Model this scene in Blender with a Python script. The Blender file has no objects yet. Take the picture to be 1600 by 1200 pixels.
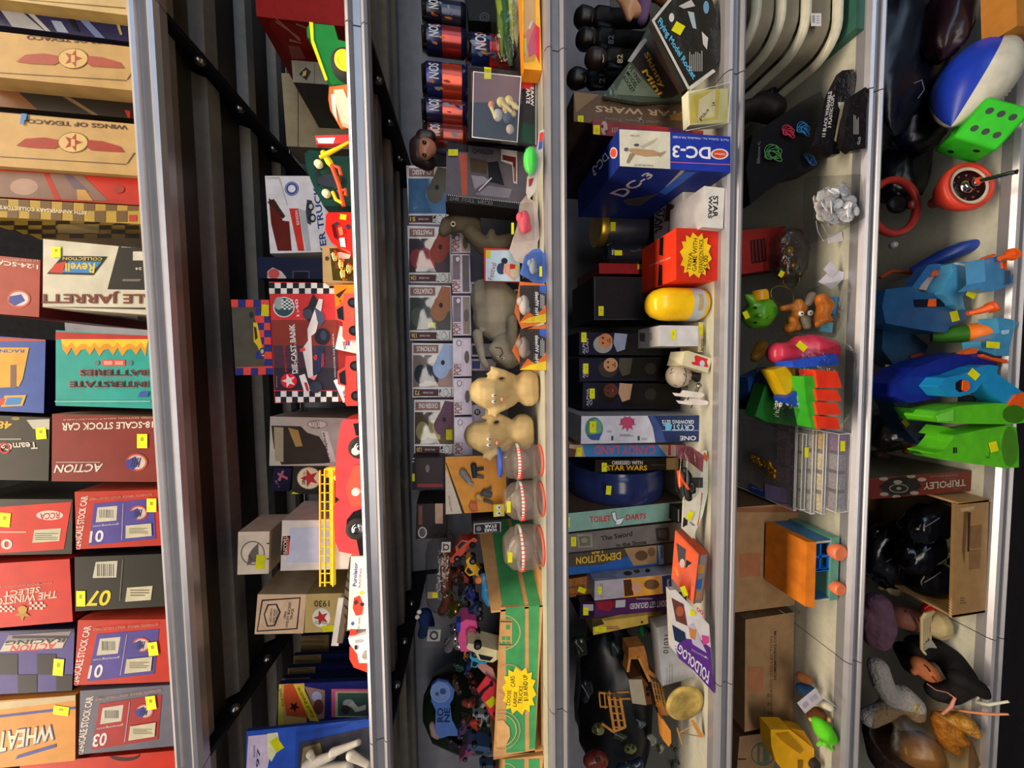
import bpy, bmesh, math, random
from mathutils import Vector as V, Matrix
random.seed(7)
SC = bpy.context.scene
COL = SC.collection
# ---------------------------------------------------------------- camera (phone held sideways: world up is picture left)
EYE = V((0, 0, 1.45)); FOC = 560.0
YAW, PIT, ROL = math.radians(2.937), math.radians(8.862), math.radians(1.185)
FW = V((-math.sin(YAW)*math.cos(PIT), math.cos(YAW)*math.cos(PIT), -math.sin(PIT)))
_R = V((math.cos(YAW), math.sin(YAW), 0)); _U = _R.cross(FW)
IX = -_U*math.cos(ROL) - _R*math.sin(ROL); IY = _U*math.sin(ROL) - _R*math.cos(ROL)
cd = bpy.data.cameras.new('camera'); cam = bpy.data.objects.new('camera', cd); COL.objects.link(cam)
cd.sensor_width = 36; cd.sensor_fit = 'HORIZONTAL'; cd.lens = FOC*36/1600; cd.clip_start = .02
cam.matrix_world = Matrix(((IX.x, -IY.x, -FW.x, EYE.x), (IX.y, -IY.y, -FW.y, EYE.y), (IX.z, -IY.z, -FW.z, EYE.z), (0, 0, 0, 1)))
SC.camera = cam
# ---------------------------------------------------------------- light and exposure
SC.view_settings.view_transform = 'Standard'; SC.view_settings.look = 'None'
SC.view_settings.gamma = 1; SC.view_settings.exposure = 0.0; SC.view_settings.use_curve_mapping = False
W = bpy.data.worlds.new('shop_air'); SC.world = W; W.use_nodes = True
W.node_tree.nodes['Background'].inputs[0].default_value = (.75, .80, 1, 1)
W.node_tree.nodes['Background'].inputs[1].default_value = .12
def area(name, loc, size, power, col, rot=(0, 0, 0)):
    l = bpy.data.lights.new(name, 'AREA'); l.shape = 'RECTANGLE'; l.size, l.size_y = size; l.energy = power; l.color = col
    o = bpy.data.objects.new(name, l); COL.objects.link(o); o.location = loc; o.rotation_euler = rot; return o
area('aisle_lamp_light', (-.1, .05, 3.05), (3.4, .35), 90, (1, .84, .64))
area('added_front_fill', (-.1, -3.0, 1.55), (3.8, .8), 66, (1, .92, .82), (math.radians(90), 0, 0))  # added fill lamp behind the camera, brightens the shelf fronts
area('shop_window_light', (2.6, -2.2, 1.2), (1.6, 1.2), 22, (.55, .75, 1), (math.radians(90), 0, math.radians(48)))
# ---------------------------------------------------------------- picture <-> place
def ray(x, y): return FW + IX*((x-800)/FOC) + IY*((y-600)/FOC)
def P(x, y, Y): d = ray(x, y); return EYE + d*(Y/d.y)
def S(x, y, z): d = ray(x, y); return EYE + d*((z-EYE.z)/d.z)
def sc(x, y, Y): return Y/ray(x, y).y/FOC            # metres per pixel there
S1, S2, S3, S4, S5, S6 = 1.918, 1.615, 1.284, .931, .612, .208
FR, BK = .63, 1.16                                    # front edge and back panel
# ---------------------------------------------------------------- materials
_m = {}
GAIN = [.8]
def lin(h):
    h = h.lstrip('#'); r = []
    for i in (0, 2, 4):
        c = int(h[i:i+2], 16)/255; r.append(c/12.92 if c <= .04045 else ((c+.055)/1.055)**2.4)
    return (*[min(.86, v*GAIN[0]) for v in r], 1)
def M(h, r=.5, metal=0, kind='', sc_=40, amt=.12):
    k = (h, r, metal, kind, sc_, amt, GAIN[0])
    if k in _m: return _m[k]
    m = bpy.data.materials.new('mat_'+h+kind); m.use_nodes = True; nt = m.node_tree; n = nt.nodes; L = nt.links.new
    if kind == 'clear':
        n.clear(); o = n.new('ShaderNodeOutputMaterial'); mx = n.new('ShaderNodeMixShader'); t = n.new('ShaderNodeBsdfTransparent'); g = n.new('ShaderNodeBsdfGlossy')
        t.inputs[0].default_value = lin0(h); g.inputs['Roughness'].default_value = r; fr = n.new('ShaderNodeLayerWeight'); pw = n.new('ShaderNodeMath'); pw.operation = 'POWER'; pw.inputs[1].default_value = 4; L(fr.outputs['Facing'], pw.inputs[0])
        ad = n.new('ShaderNodeMath'); ad.operation = 'MULTIPLY_ADD'; ad.inputs[1].default_value = .4; ad.inputs[2].default_value = amt*.5; L(pw.outputs[0], ad.inputs[0])
        ns = n.new('ShaderNodeTexNoise'); ns.inputs['Scale'].default_value = sc_; bp = n.new('ShaderNodeBump'); bp.inputs[0].default_value = .5; bp.inputs[1].default_value = .01
        tc = n.new('ShaderNodeTexCoord'); L(tc.outputs['Object'], ns.inputs['Vector']); L(ns.outputs[0], bp.inputs['Height']); L(bp.outputs[0], g.inputs['Normal']); L(bp.outputs[0], fr.inputs['Normal'])
        L(ad.outputs[0], mx.inputs[0]); L(t.outputs[0], mx.inputs[1]); L(g.outputs[0], mx.inputs[2]); L(mx.outputs[0], o.inputs[0])
    else:
        b = n['Principled BSDF']; b.inputs['Alpha'].default_value = amt*4 if kind == 'milky' else 1; b.inputs['Specular IOR Level'].default_value = .15 if r > .4 else .4; b.inputs['Roughness'].default_value = r; b.inputs['Metallic'].default_value = metal
        tc = n.new('ShaderNodeTexCoord'); ns = n.new('ShaderNodeTexNoise'); ns.inputs['Scale'].default_value = sc_; ns.inputs['Detail'].default_value = 4
        L(tc.outputs['Object'], ns.inputs['Vector'])
        cr = n.new('ShaderNodeValToRGB'); c = lin(h); e = cr.color_ramp.elements
        e[0].position = .3; e[1].position = .7; e[0].color = tuple(min(1, v*(1-amt)) for v in c[:3])+(1,); e[1].color = tuple(min(1, v*(1+amt)) for v in c[:3])+(1,)
        L(ns.outputs[0], cr.inputs[0]); L(cr.outputs[0], b.inputs['Base Color'])
        if kind in ('bump', 'crumple', 'fur'):
            bp = n.new('ShaderNodeBump'); bp.inputs[0].default_value = .6 if kind != 'crumple' else 1; bp.inputs[1].default_value = {'bump': .002, 'crumple': .012, 'fur': .01}[kind]
            L(ns.outputs[0], bp.inputs['Height']); L(bp.outputs[0], b.inputs['Normal'])
    _m[k] = m; return m
def lin0(h):
    a = GAIN[0]; GAIN[0] = 1; c = lin(h); GAIN[0] = a; return c
def mm(c):
    if not isinstance(c, str): return c
    return M(c, .42)
CLEAR = M('f4f6f8', .12, 0, 'clear', 12, .05)
FILM = M('eef2f4', .18, 0, 'clear', 60, .1)
MILKY = M('b4acb4', .25, 0, 'milky', 30, .08)
CHROME = M('d0d0d0', .12, 1); STEEL = M('a8a8a8', .3, 1)
# ---------------------------------------------------------------- mesh gatherer
class G:
    def __init__(s): s.v = []; s.f = []; s.mi = []; s.mats = []; s.sm = []
    def m(s, c):
        c = mm(c)
        if c not in s.mats: s.mats.append(c)
        return s.mats.index(c)
    def add(s, vs, fs, c, smooth=False):
        b = len(s.v); k = s.m(c); s.v += [V(v) for v in vs]
        for f in fs: s.f.append([b+i for i in f]); s.mi.append(k); s.sm.append(smooth)
    def hexa(s, a, c):   # a: 4 front (ccw) + 4 back
        s.add(a, [(0, 1, 2, 3), (7, 6, 5, 4), (0, 4, 5, 1), (1, 5, 6, 2), (2, 6, 7, 3), (3, 7, 4, 0)], c)
    def box(s, lo, hi, c):
        x0, y0, z0 = lo; x1, y1, z1 = hi
        s.hexa([(x0, y0, z0), (x1, y0, z0), (x1, y0, z1), (x0, y0, z1), (x0, y1, z0), (x1, y1, z0), (x1, y1, z1), (x0, y1, z1)], c)
    def prism(s, pts, d, c, c2=None):
        n = len(pts); pts = [V(p) for p in pts]; b = [p+V(d) for p in pts]
        s.add(pts, [list(range(n))], c); s.add(b, [list(range(n))[::-1]], c2 or c)
        s.add(pts+b, [(i, i+n, (i+1) % n+n, (i+1) % n) for i in range(n)], c2 or c)
    def ell(s, c0, r, c, rot=None, n=14):
        vs = []; fs = []; m_ = n//2
        for i in range(m_+1):
            a = math.pi*i/m_
            for j in range(n):
                t = 2*math.pi*j/n; p = V((r[0]*math.sin(a)*math.cos(t), r[1]*math.sin(a)*math.sin(t), r[2]*math.cos(a)))
                if rot: p = rot @ p
                vs.append(V(c0)+p)
        for i in range(m_):
            for j in range(n): fs.append((i*n+j, (i+1)*n+j, (i+1)*n+(j+1) % n, i*n+(j+1) % n))
        s.add(vs, fs, c, True)
    def lathe(s, o, ax, prof, c, n=24, cap=True, sm=True):   # prof: (radius, distance along axis)
        o = V(o); ax = V(ax).normalized(); u = ax.orthogonal().normalized(); w = ax.cross(u); vs = []
        for r, h in prof:
            for j in range(n):
                t = 2*math.pi*j/n; vs.append(o+ax*h+u*(r*math.cos(t))+w*(r*math.sin(t)))
        fs = [(i*n+j, (i+1)*n+j, (i+1)*n+(j+1) % n, i*n+(j+1) % n) for i in range(len(prof)-1) for j in range(n)]
        s.add(vs, fs, c, sm)
        if cap:
            s.add(vs[:n], [list(range(n))], c); s.add(vs[-n:], [list(range(n))[::-1]], c)
    def tube(s, pts, r, c, n=8, closed=False):
        pts = [V(p) for p in pts]; k = len(pts); rs = r if isinstance(r, (list, tuple)) else [r]*k; vs = []; u = None
        for i, p in enumerate(pts):
            a = pts[(i-1) % k] if (i or closed) else p; b = pts[(i+1) % k] if (i < k-1 or closed) else p
            t = (b-a).normalized(); u = t.orthogonal().normalized() if u is None else (u-t*u.dot(t)).normalized(); w = t.cross(u)
            for j in range(n): q = 2*math.pi*j/n; vs.append(p+(u*math.cos(q)+w*math.sin(q))*rs[i])
        m_ = k if closed else k-1
        s.add(vs, [(i*n+j, ((i+1) % k)*n+j, ((i+1) % k)*n+(j+1) % n, i*n+(j+1) % n) for i in range(m_) for j in range(n)], c, True)
        if not closed: s.add(vs[:n], [list(range(n))], c); s.add(vs[-n:], [list(range(n))[::-1]], c)
    def build(s, name, base=(0, 0, 0), parent=None):
        me = bpy.data.meshes.new(name); b = V(base); me.from_pydata([v-b for v in s.v], [], s.f)
        for m_ in s.mats: me.materials.append(m_)
        me.polygons.foreach_set('material_index', s.mi); me.polygons.foreach_set('use_smooth', s.sm); me.update()
        o = bpy.data.objects.new(name, me); COL.objects.link(o)
        if parent: o.parent = parent
        else: o.location = b
        return o
def tag(o, label, cat, group=None, kind=None):
    if label: o['label'] = label
    if cat: o['category'] = cat
    if group: o['group'] = group
    if kind: o['kind'] = kind
    return o
def struct(name, g, label=None): o = g.build(name); o['kind'] = 'structure'; return o
def thing(name, label, cat, base, group=None):
    o = bpy.data.objects.new(name, None); COL.objects.link(o); o.location = base; o.empty_display_size = .02
    o['base'] = list(base); return tag(o, label, cat, group)
def part(name, g, root, label=None):
    o = g.build(name, root['base'], root)
    if label: o['label'] = label
    return o
# ---------------------------------------------------------------- lettering
_t = {}
def text_mesh(t, bold):
    if (t, bold) in _t: return _t[(t, bold)]
    cu = bpy.data.curves.new('t', 'FONT'); cu.body = t; cu.resolution_u = 3 if len(t) < 5 else 2; cu.offset = .022 if bold else .004
    o = bpy.data.objects.new('t', cu); me = o.to_mesh()
    vs = [v.co.copy() for v in me.vertices]; fs = [tuple(p.vertices) for p in me.polygons]; o.to_mesh_clear()
    bpy.data.objects.remove(o); bpy.data.curves.remove(cu)
    if not vs: vs = [V((0, 0, 0))]
    x0 = min(v.x for v in vs); x1 = max(v.x for v in vs); y0 = min(v.y for v in vs); y1 = max(v.y for v in vs)
    r = ([((v.x-x0)/max(x1-x0, 1e-6), (v.y-y0)/max(y1-y0, 1e-6)) for v in vs], fs); _t[(t, bold)] = r; return r
def tquad(r, o):
    if len(r) == 4 and not hasattr(r[0], '__len__'):
        x0, y0, x1, y1 = r
        return {'U': [(x0, y0), (x1, y0), (x1, y1), (x0, y1)], 'D': [(x1, y1), (x0, y1), (x0, y0), (x1, y0)],
                'L': [(x0, y1), (x0, y0), (x1, y0), (x1, y1)], 'R': [(x1, y0), (x1, y1), (x0, y1), (x0, y0)]}[o]
    return r
class Face:
    """A plane of a real object; marks are laid on it where the picture shows them."""
    def __init__(s, g, o, u, v, n, w, h): s.g, s.o, s.u, s.v, s.n, s.w, s.h = g, V(o), V(u), V(v), V(n), w, h; s.k = 0; s.off = s.n*.0005
    def pt(s, x, y):
        d = ray(x, y); t = (s.o-EYE).dot(s.n)/d.dot(s.n); p = EYE+d*t-s.o
        a = min(max(p.dot(s.u), 0), s.w); b = min(max(p.dot(s.v), 0), s.h)
        return s.o+s.u*a+s.v*b+s.n*(.00025+.00007*s.k)
    def poly(s, pts, c): s.k += 1; s.g.add([s.pt(*p) for p in pts], [list(range(len(pts)))], c); return s
    def rect(s, x0, y0, x1, y1, c): return s.poly([(x0, y0), (x1, y0), (x1, y1), (x0, y1)], c)
    def disc(s, x, y, rx, ry, c, n=20, a0=0, a1=360):
        return s.poly([(x+rx*math.cos(math.radians(a0+(a1-a0)*i/n)), y+ry*math.sin(math.radians(a0+(a1-a0)*i/n))) for i in range(n+(a1-a0 < 360))], c)
    def ring(s, x, y, r0, r1, c, n=24, k=1):
        s.k += 1; vs = []
        for i in range(n):
            t = 2*math.pi*i/n
            for r in (r0, r1): vs.append(s.pt(x+r*math.cos(t), y+r*k*math.sin(t)))
        s.g.add(vs, [(2*i, 2*i+1, (2*i+3) % (2*n), (2*i+2) % (2*n)) for i in range(n)], c); return s
    def star(s, x, y, r, c, rot=0, n=5, k=.42):
        return s.poly([(x+(r if i % 2 == 0 else r*k)*math.cos(math.radians(rot)+math.pi*i/n), y+(r if i % 2 == 0 else r*k)*math.sin(math.radians(rot)+math.pi*i/n)) for i in range(2*n)], c)
    def check(s, x0, y0, x1, y1, nx, ny, c, ph=0):
        s.k += 1
        for i in range(nx):
            for j in range(ny):
                if (i+j+ph) % 2 == 0:
                    a, b = x0+(x1-x0)*i/nx, x0+(x1-x0)*(i+1)/nx; e, f = y0+(y1-y0)*j/ny, y0+(y1-y0)*(j+1)/ny
                    s.g.add([s.pt(a, e), s.pt(b, e), s.pt(b, f), s.pt(a, f)], [(0, 1, 2, 3)], c)
        return s
    def text(s, t, r, o='L', c='101010', b=True):
        q = tquad(r, o); vs, fs = text_mesh(t, b); s.k += 1; out = []
        for (a, h) in vs:
            x = (q[3][0]*(1-a)+q[2][0]*a)*(1-h)+(q[0][0]*(1-a)+q[1][0]*a)*h
            y = (q[3][1]*(1-a)+q[2][1]*a)*(1-h)+(q[0][1]*(1-a)+q[1][1]*a)*h
            out.append(s.pt(x, y))
        s.g.add(out, fs, c); return s
    def lines(s, x0, y0, x1, y1, n, c, vert=False):    # small print
        s.k += 1; rr = random.Random(int(x0*7+y0))
        for i in range(n):
            t = (i+.25)/n; t2 = (i+.65)/n; e = rr.uniform(.7, 1)
            if vert: q = [(x0+(x1-x0)*t, y1), (x0+(x1-x0)*t2, y1), (x0+(x1-x0)*t2, y1+(y0-y1)*e), (x0+(x1-x0)*t, y1+(y0-y1)*e)]
            else: q = [(x0, y0+(y1-y0)*t), (x0+(x1-x0)*e, y0+(y1-y0)*t), (x0+(x1-x0)*e, y0+(y1-y0)*t2), (x0, y0+(y1-y0)*t2)]
            s.g.add([s.pt(*p) for p in q], [(0, 1, 2, 3)], c)
        return s
    def bars(s, x0, y0, x1, y1, n=11, c='3a3a3a', vert=False):
        s.k += 1; rr = random.Random(int(x0+y0))
        for i in range(n):
            t = i/n; t2 = t+rr.uniform(.3, .7)/n
            q = [(x0+(x1-x0)*t, y0), (x0+(x1-x0)*t2, y0), (x0+(x1-x0)*t2, y1), (x0+(x1-x0)*t, y1)] if not vert else [(x0, y0+(y1-y0)*t), (x1, y0+(y1-y0)*t), (x1, y0+(y1-y0)*t2), (x0, y0+(y1-y0)*t2)]
            s.g.add([s.pt(*p) for p in q], [(0, 1, 2, 3)], c)
        return s
PEND = []
YEL = M('f2ee1e', .5)
class Box:
    """Rectangular carton fitted to its outline; stands at real depth Y (or where its lower edge meets the surface z)."""
    def __init__(s, name, label, cat, q, Y=None, z=None, d=.1, yaw=0, col='888888', side=None, group=None, flat=False, seat=None, rough=None, up=None):
        if not hasattr(q[0], '__len__'): x0, y0, x1, y1 = q; q = [(x0, y0), (x1, y0), (x1, y1), (x0, y1)]
        if Y is None: Y = S((q[1][0]+q[2][0])/2, (q[1][1]+q[2][1])/2, z).y
        a = math.radians(yaw); u0 = V((math.cos(a), math.sin(a), 0)); n = V((math.sin(a), -math.cos(a), 0))
        cx = sum(p[0] for p in q)/4; cy = sum(p[1] for p in q)/4; o = P(cx, cy, Y)
        def hit(x, y): r = ray(x, y); return EYE+r*((o-EYE).dot(n)/r.dot(n))
        TR, BR, BL, TL = [hit(*p) for p in q]
        lc = [(V(((p-o).dot(u0), (p-o).z))) for p in (TR, BR, BL, TL)]
        ud = ((lc[0]-lc[3])+(lc[1]-lc[2])); vd = ((lc[0]-lc[1])+(lc[3]-lc[2])); vr = V((vd.y, -vd.x)); ud = (ud.normalized()+vr.normalized()).normalized(); vv = V((-ud.y, ud.x))
        if abs(ud.y) < .006: ud, vv = V((1, 0)), V((0, 1))
        c2 = (lc[0]+lc[1]+lc[2]+lc[3])/4; w = sum(abs(x) for x in ((lc[0]-lc[3]).dot(ud), (lc[1]-lc[2]).dot(ud)))/2; h = sum(abs(x) for x in ((lc[0]-lc[1]).dot(vv), (lc[3]-lc[2]).dot(vv)))/2
        U3 = u0*ud.x+V((0, 0, ud.y)); V3 = u0*vv.x+V((0, 0, vv.y)); o = o+u0*c2.x+V((0, 0, c2.y)); w -= .003; bl = o-U3*w/2-V3*h/2
        if seat is None and z is not None: seat = z
        if seat == 'keep': seat = None
        if seat is not None:      # stand it on what carries it
            low = min(bl.z, (bl+U3*w).z); dz = (low-seat)/V3.z; bl = bl-V3*dz; h += dz
        s.g = G(); s.bl, s.U, s.V, s.w, s.h, s.n, s.d = bl, U3, V3, w, h, n, d
        D = -n*d; side = side or col
        F = [bl, bl+U3*w, bl+U3*w+V3*h, bl+V3*h]; B = [p+D for p in F]
        m0 = M(col, rough, 0) if rough else col
        s.g.add(F, [(0, 1, 2, 3)], m0); s.g.add(F+B, [(7, 6, 5, 4), (0, 4, 5, 1), (1, 5, 6, 2), (2, 6, 7, 3), (3, 7, 4, 0)], side)
        s.f = Face(s.g, bl, U3, V3, n, w, h)
        s.l = Face(s.g, bl+D, -D.normalized(), V3, -U3, d, h)
        s.r = Face(s.g, bl+U3*w, D.normalized(), V3, U3, d, h)
        s.t = Face(s.g, bl+V3*h, U3, D.normalized(), V3, w, d)
        s.b = Face(s.g, bl+D, U3, -D.normalized(), -V3, w, d)
        s.base = bl+U3*w/2+D/2; s.args = (name, label, cat, group); s.st = []; s.ch = []; PEND.append(s)
    def px(s, x, y): return s.f.pt(x, y)
    def sticker(s, x, y, a=7, b=11, rot=0, face=None, col=None):
        fc = face or s.f; g = G(); c, n = math.cos(math.radians(rot)), math.sin(math.radians(rot)); fc.k += 1
        q = [(x+i*a*c-j*b*n, y+i*a*n+j*b*c) for i, j in ((-1, -1), (1, -1), (1, 1), (-1, 1))]; f2 = Face(g, fc.o, fc.u, fc.v, fc.n, fc.w, fc.h); f2.k = fc.k
        f2.poly(q, col or YEL); q2 = [(x+i*a*c*.3-j*b*n*.55, y+i*a*n*.3+j*b*c*.55) for i, j in ((-1, -1), (1, -1), (1, 1), (-1, 1))]
        f2.poly([q2[0], q2[1], ((q2[1][0]+q2[2][0])/2, (q2[1][1]+q2[2][1])/2), ((q2[0][0]+q2[3][0])/2, (q2[0][1]+q2[3][1])/2)], 'b8b416')
        s.ch.append(('price_sticker', g, 'yellow price sticker' if not col else None)); return s
    def part(s, name, g, label=None): s.ch.append((name, g, label)); return s
    def done(s):
        o = s.g.build(s.args[0], s.base); tag(o, s.args[1], s.args[2], s.args[3])
        for nme, g, lb in s.ch:
            c = g.build(nme, s.base, o)
            if lb: c['label'] = lb
        s.o = o; return o
def flag(root, x, y, Y, a=6, b=10, rot=0):       # price sticker on a thing that is no box
    g = G(); c, n = math.cos(math.radians(rot)), math.sin(math.radians(rot))
    p = [P(x+i*a*c-j*b*n, y+i*a*n+j*b*c, Y) for i, j in ((-1, -1), (1, -1), (1, 1), (-1, 1))]
    g.prism(p, (0, .0006, 0), YEL)
    return part('price_sticker', g, root, 'yellow price sticker')
# ---------------------------------------------------------------- soft bodies, traced solids
def blob(name, root, chains, c, vox=.0035, label=None, keep=None):
    g = keep or G()
    for ch in chains:
        pr = None
        for (x, y, Y, r) in ch:
            p = P(x, y, Y); rr = r*sc(x, y, Y)
            if pr:
                k = max(1, int((p-pr[0]).length/(min(rr, pr[1])*.4)))
                for i in range(1, k+1): t = i/k; q = pr[0].lerp(p, t); e = pr[1]*(1-t)+rr*t; g.ell(q, (e, e, e), c, n=10)
            else: g.ell(p, (rr, rr, rr), c, n=10)
            pr = (p, rr)
    if keep: return None
    o = part(name, g, root, label); m = o.modifiers.new('skin', 'REMESH'); m.mode = 'VOXEL'; m.voxel_size = vox; m.use_smooth_shade = True
    s2 = o.modifiers.new('soft', 'SMOOTH'); s2.iterations = 4; s2.factor = .6
    return o
def trace(g, pts, Y, d, c, c2=None): g.prism([P(x, y, Y) for x, y in pts][::-1], (0, d, 0), c, c2)
def rnd(x, y, rx, ry, n=20, a=0): return [(x+rx*math.cos(2*math.pi*i/n)*math.cos(a)-ry*math.sin(2*math.pi*i/n)*math.sin(a), y+rx*math.cos(2*math.pi*i/n)*math.sin(a)+ry*math.sin(2*math.pi*i/n)*math.cos(a)) for i in range(n)]
def bag(name, root, x, y, Y, rx, ry, d, c, seed=0, amp=.25, rot=0, n=26, label=None):
    """crumpled sack: an ellipsoid folded by several waves"""
    g = G(); rr = random.Random(seed); o = P(x, y, Y); k = sc(x, y, Y); w = [(V((rr.uniform(-1, 1), rr.uniform(-1, 1), rr.uniform(-1, 1)))*rr.uniform(2, 7), rr.uniform(0, 6)) for _ in range(9)]
    vs = []; m_ = n//2; ca, sa = math.cos(math.radians(rot)), math.sin(math.radians(rot))
    for i in range(m_+1):
        a = math.pi*i/m_
        for j in range(n):
            t = 2*math.pi*j/n; p = V((math.sin(a)*math.cos(t), math.sin(a)*math.sin(t), math.cos(a)))
            e = 1+amp*sum(abs(math.sin(q.dot(p)+f))-.6 for q, f in w)/3
            ex = math.copysign(abs(p.x)**.75, p.x)*rx*e; ey = math.copysign(abs(p.z)**.75, p.z)*ry*e
            vs.append(o+(IX*(ex*ca-ey*sa)+IY*(ex*sa+ey*ca))*k+V((0, p.y*d*e, 0)))
    g.add(vs, [(i*n+j, (i+1)*n+j, (i+1)*n+(j+1) % n, i*n+(j+1) % n) for i in range(m_) for j in range(n)], c, True)
    return part(name, g, root, label)
def car(name, label, x, y, Y, ln, ht, c, ang=0, group=None, cat='toy car', dep=None, sit=None, win='1c2026', flipx=1, body=None):
    """toy car seen from its side: x, y is the middle of its underside, ln/ht in picture pixels, ang turns it in the picture"""
    k = sc(x, y, Y); o = P(x, y, Y); ln *= k; ht *= k; dep = dep or ln*.42; a = math.radians(ang)
    if sit is not None: o.z = sit+ht*.16
    ux = V((math.cos(a), 0, math.sin(a)))*flipx; uz = V((-math.sin(a), 0, math.cos(a))); t = thing(name, label, cat, o-uz*ht*.16+V((0, dep/2, 0)), group)
    q = body or [(-.5, .1), (-.5, .42), (-.46, .52), (-.2, .58), (-.1, .95), (.18, 1), (.3, .6), (.47, .5), (.5, .38), (.5, .1)]
    g = G(); g.prism([o+ux*(px_*ln)+uz*(pz*ht) for px_, pz in q], (0, dep, 0), M(c, .25)); part('body', g, t)
    g = G(); wq = [(-.08, .6), (-.04, .88), (.15, .92), (.23, .62)]
    for yy in (-.0006,): g.prism([o+ux*(px_*ln)+uz*(pz*ht)+V((0, yy, 0)) for px_, pz in wq], (0, .0008, 0), M(win, .15))
    part('window', g, t)
    for wx in (-.3, .3):
        for yy in (-.002, dep*.8):
            g = G(); r = ht*.26; oo = o+ux*(wx*ln)+uz*(ht*.12)+V((0, yy, 0)); g.lathe(oo, (0, 1, 0), [(r*.9, 0), (r, .001), (r, dep*.2), (r*.9, dep*.2+.001)], M('151515', .7), n=16); g.lathe(oo+V((0, -.0006, 0)), (0, 1, 0), [(r*.5, 0), (r*.5, .001)], CHROME, n=12)
            part('wheel', g, t)
    return t
# ================================================================ the place
GAIN[0] = 1
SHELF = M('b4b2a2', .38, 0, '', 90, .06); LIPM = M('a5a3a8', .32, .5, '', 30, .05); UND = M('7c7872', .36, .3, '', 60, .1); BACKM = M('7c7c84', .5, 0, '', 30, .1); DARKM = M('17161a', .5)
XJ = [-1.878, -.663, .552, 1.767]
g = G(); g.box((-4, -3.2, -.05), (4, 3, 0), M('2a211d', .5, 0, '', 12, .3)); struct('floor', g)
g = G(); g.box((-4, -3.2, 3.2), (4, 3, 3.25), M('6d675e', .8)); struct('ceiling', g)
g = G(); g.box((XJ[0], BK, .02), (XJ[3], BK+.03, 2.5), BACKM)
struct('wall_back', g)
for li, lx in enumerate((-1.2, 1.0)):
    t = thing('ceiling_light', ('long warm ceiling tube light over the aisle, its far end', 'long warm ceiling tube light over the aisle, its near end')[li], 'ceiling light', (lx, .05, 3.2))
    g = G(); g.box((lx-.6, -.12, 3.13), (lx+.6, .22, 3.2), 'd8d8d8'); part('housing', g, t)
def lip_profile(z):   # (Y, Z) round the nose of a shelf
    return [(FR+.03, z), (FR+.012, z+.001), (FR+.003, z-.002), (FR, z-.007), (FR+.002, z-.011), (FR+.008, z-.013), (FR+.009, z-.024), (FR+.003, z-.027), (FR, z-.031), (FR+.002, z-.036), (FR+.012, z-.038), (FR+.03, z-.036)]
names = ['top', 'second', 'third', 'fourth', 'fifth', 'bottom']
for si, z in enumerate((S1, S2, S3, S4, S5, S6)):
    for ji in range(3):
        x0, x1 = XJ[ji]+.0012, XJ[ji+1]-.0012
        t = thing('gondola_shelf', 'pale steel shelf bay, %s level, %s' % (names[si], ('bay nearest the bottom of the photo', 'wide middle bay', 'bay nearest the top of the photo')[ji]), 'shelf', ((x0+x1)/2, .9, z-.03), 'steel shelf bays')
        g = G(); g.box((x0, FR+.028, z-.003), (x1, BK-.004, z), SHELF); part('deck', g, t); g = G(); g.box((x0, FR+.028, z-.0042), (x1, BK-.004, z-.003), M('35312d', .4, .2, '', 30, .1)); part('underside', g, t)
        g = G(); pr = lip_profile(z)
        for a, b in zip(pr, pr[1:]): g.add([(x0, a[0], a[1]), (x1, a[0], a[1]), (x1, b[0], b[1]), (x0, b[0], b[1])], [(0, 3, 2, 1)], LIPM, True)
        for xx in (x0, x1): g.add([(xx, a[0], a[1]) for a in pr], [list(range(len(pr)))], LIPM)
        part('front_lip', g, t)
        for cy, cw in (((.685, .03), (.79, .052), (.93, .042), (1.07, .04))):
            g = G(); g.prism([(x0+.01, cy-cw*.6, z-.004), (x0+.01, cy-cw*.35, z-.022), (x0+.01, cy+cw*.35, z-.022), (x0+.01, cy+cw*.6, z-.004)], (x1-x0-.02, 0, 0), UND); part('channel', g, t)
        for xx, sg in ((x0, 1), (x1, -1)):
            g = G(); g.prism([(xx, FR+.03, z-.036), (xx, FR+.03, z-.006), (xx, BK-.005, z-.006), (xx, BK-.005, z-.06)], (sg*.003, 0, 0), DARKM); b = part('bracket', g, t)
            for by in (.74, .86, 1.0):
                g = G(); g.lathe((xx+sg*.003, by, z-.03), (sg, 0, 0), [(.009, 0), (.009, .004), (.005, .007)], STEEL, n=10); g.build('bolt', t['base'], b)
    for xj in XJ[1:3]:
        t = None
for xj in XJ:
    t = thing('upright_post', 'dark steel upright behind the shelves, %s' % {XJ[0]: 'past the bottom of the photo', XJ[1]: 'by the lower shelf joints', XJ[2]: 'by the upper shelf joints', XJ[3]: 'past the top of the photo'}[xj], 'upright', (xj, BK-.01, 0))
    g = G(); g.box((xj-.006, BK-.006, .02), (xj+.006, BK, 2.5), DARKM); part('post', g, t)
g = G(); g.box((XJ[0], FR+.03, .0), (XJ[3], FR+.05, S6-.038), M('1c1a1c', .6)); struct('trim_1', g)

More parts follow.
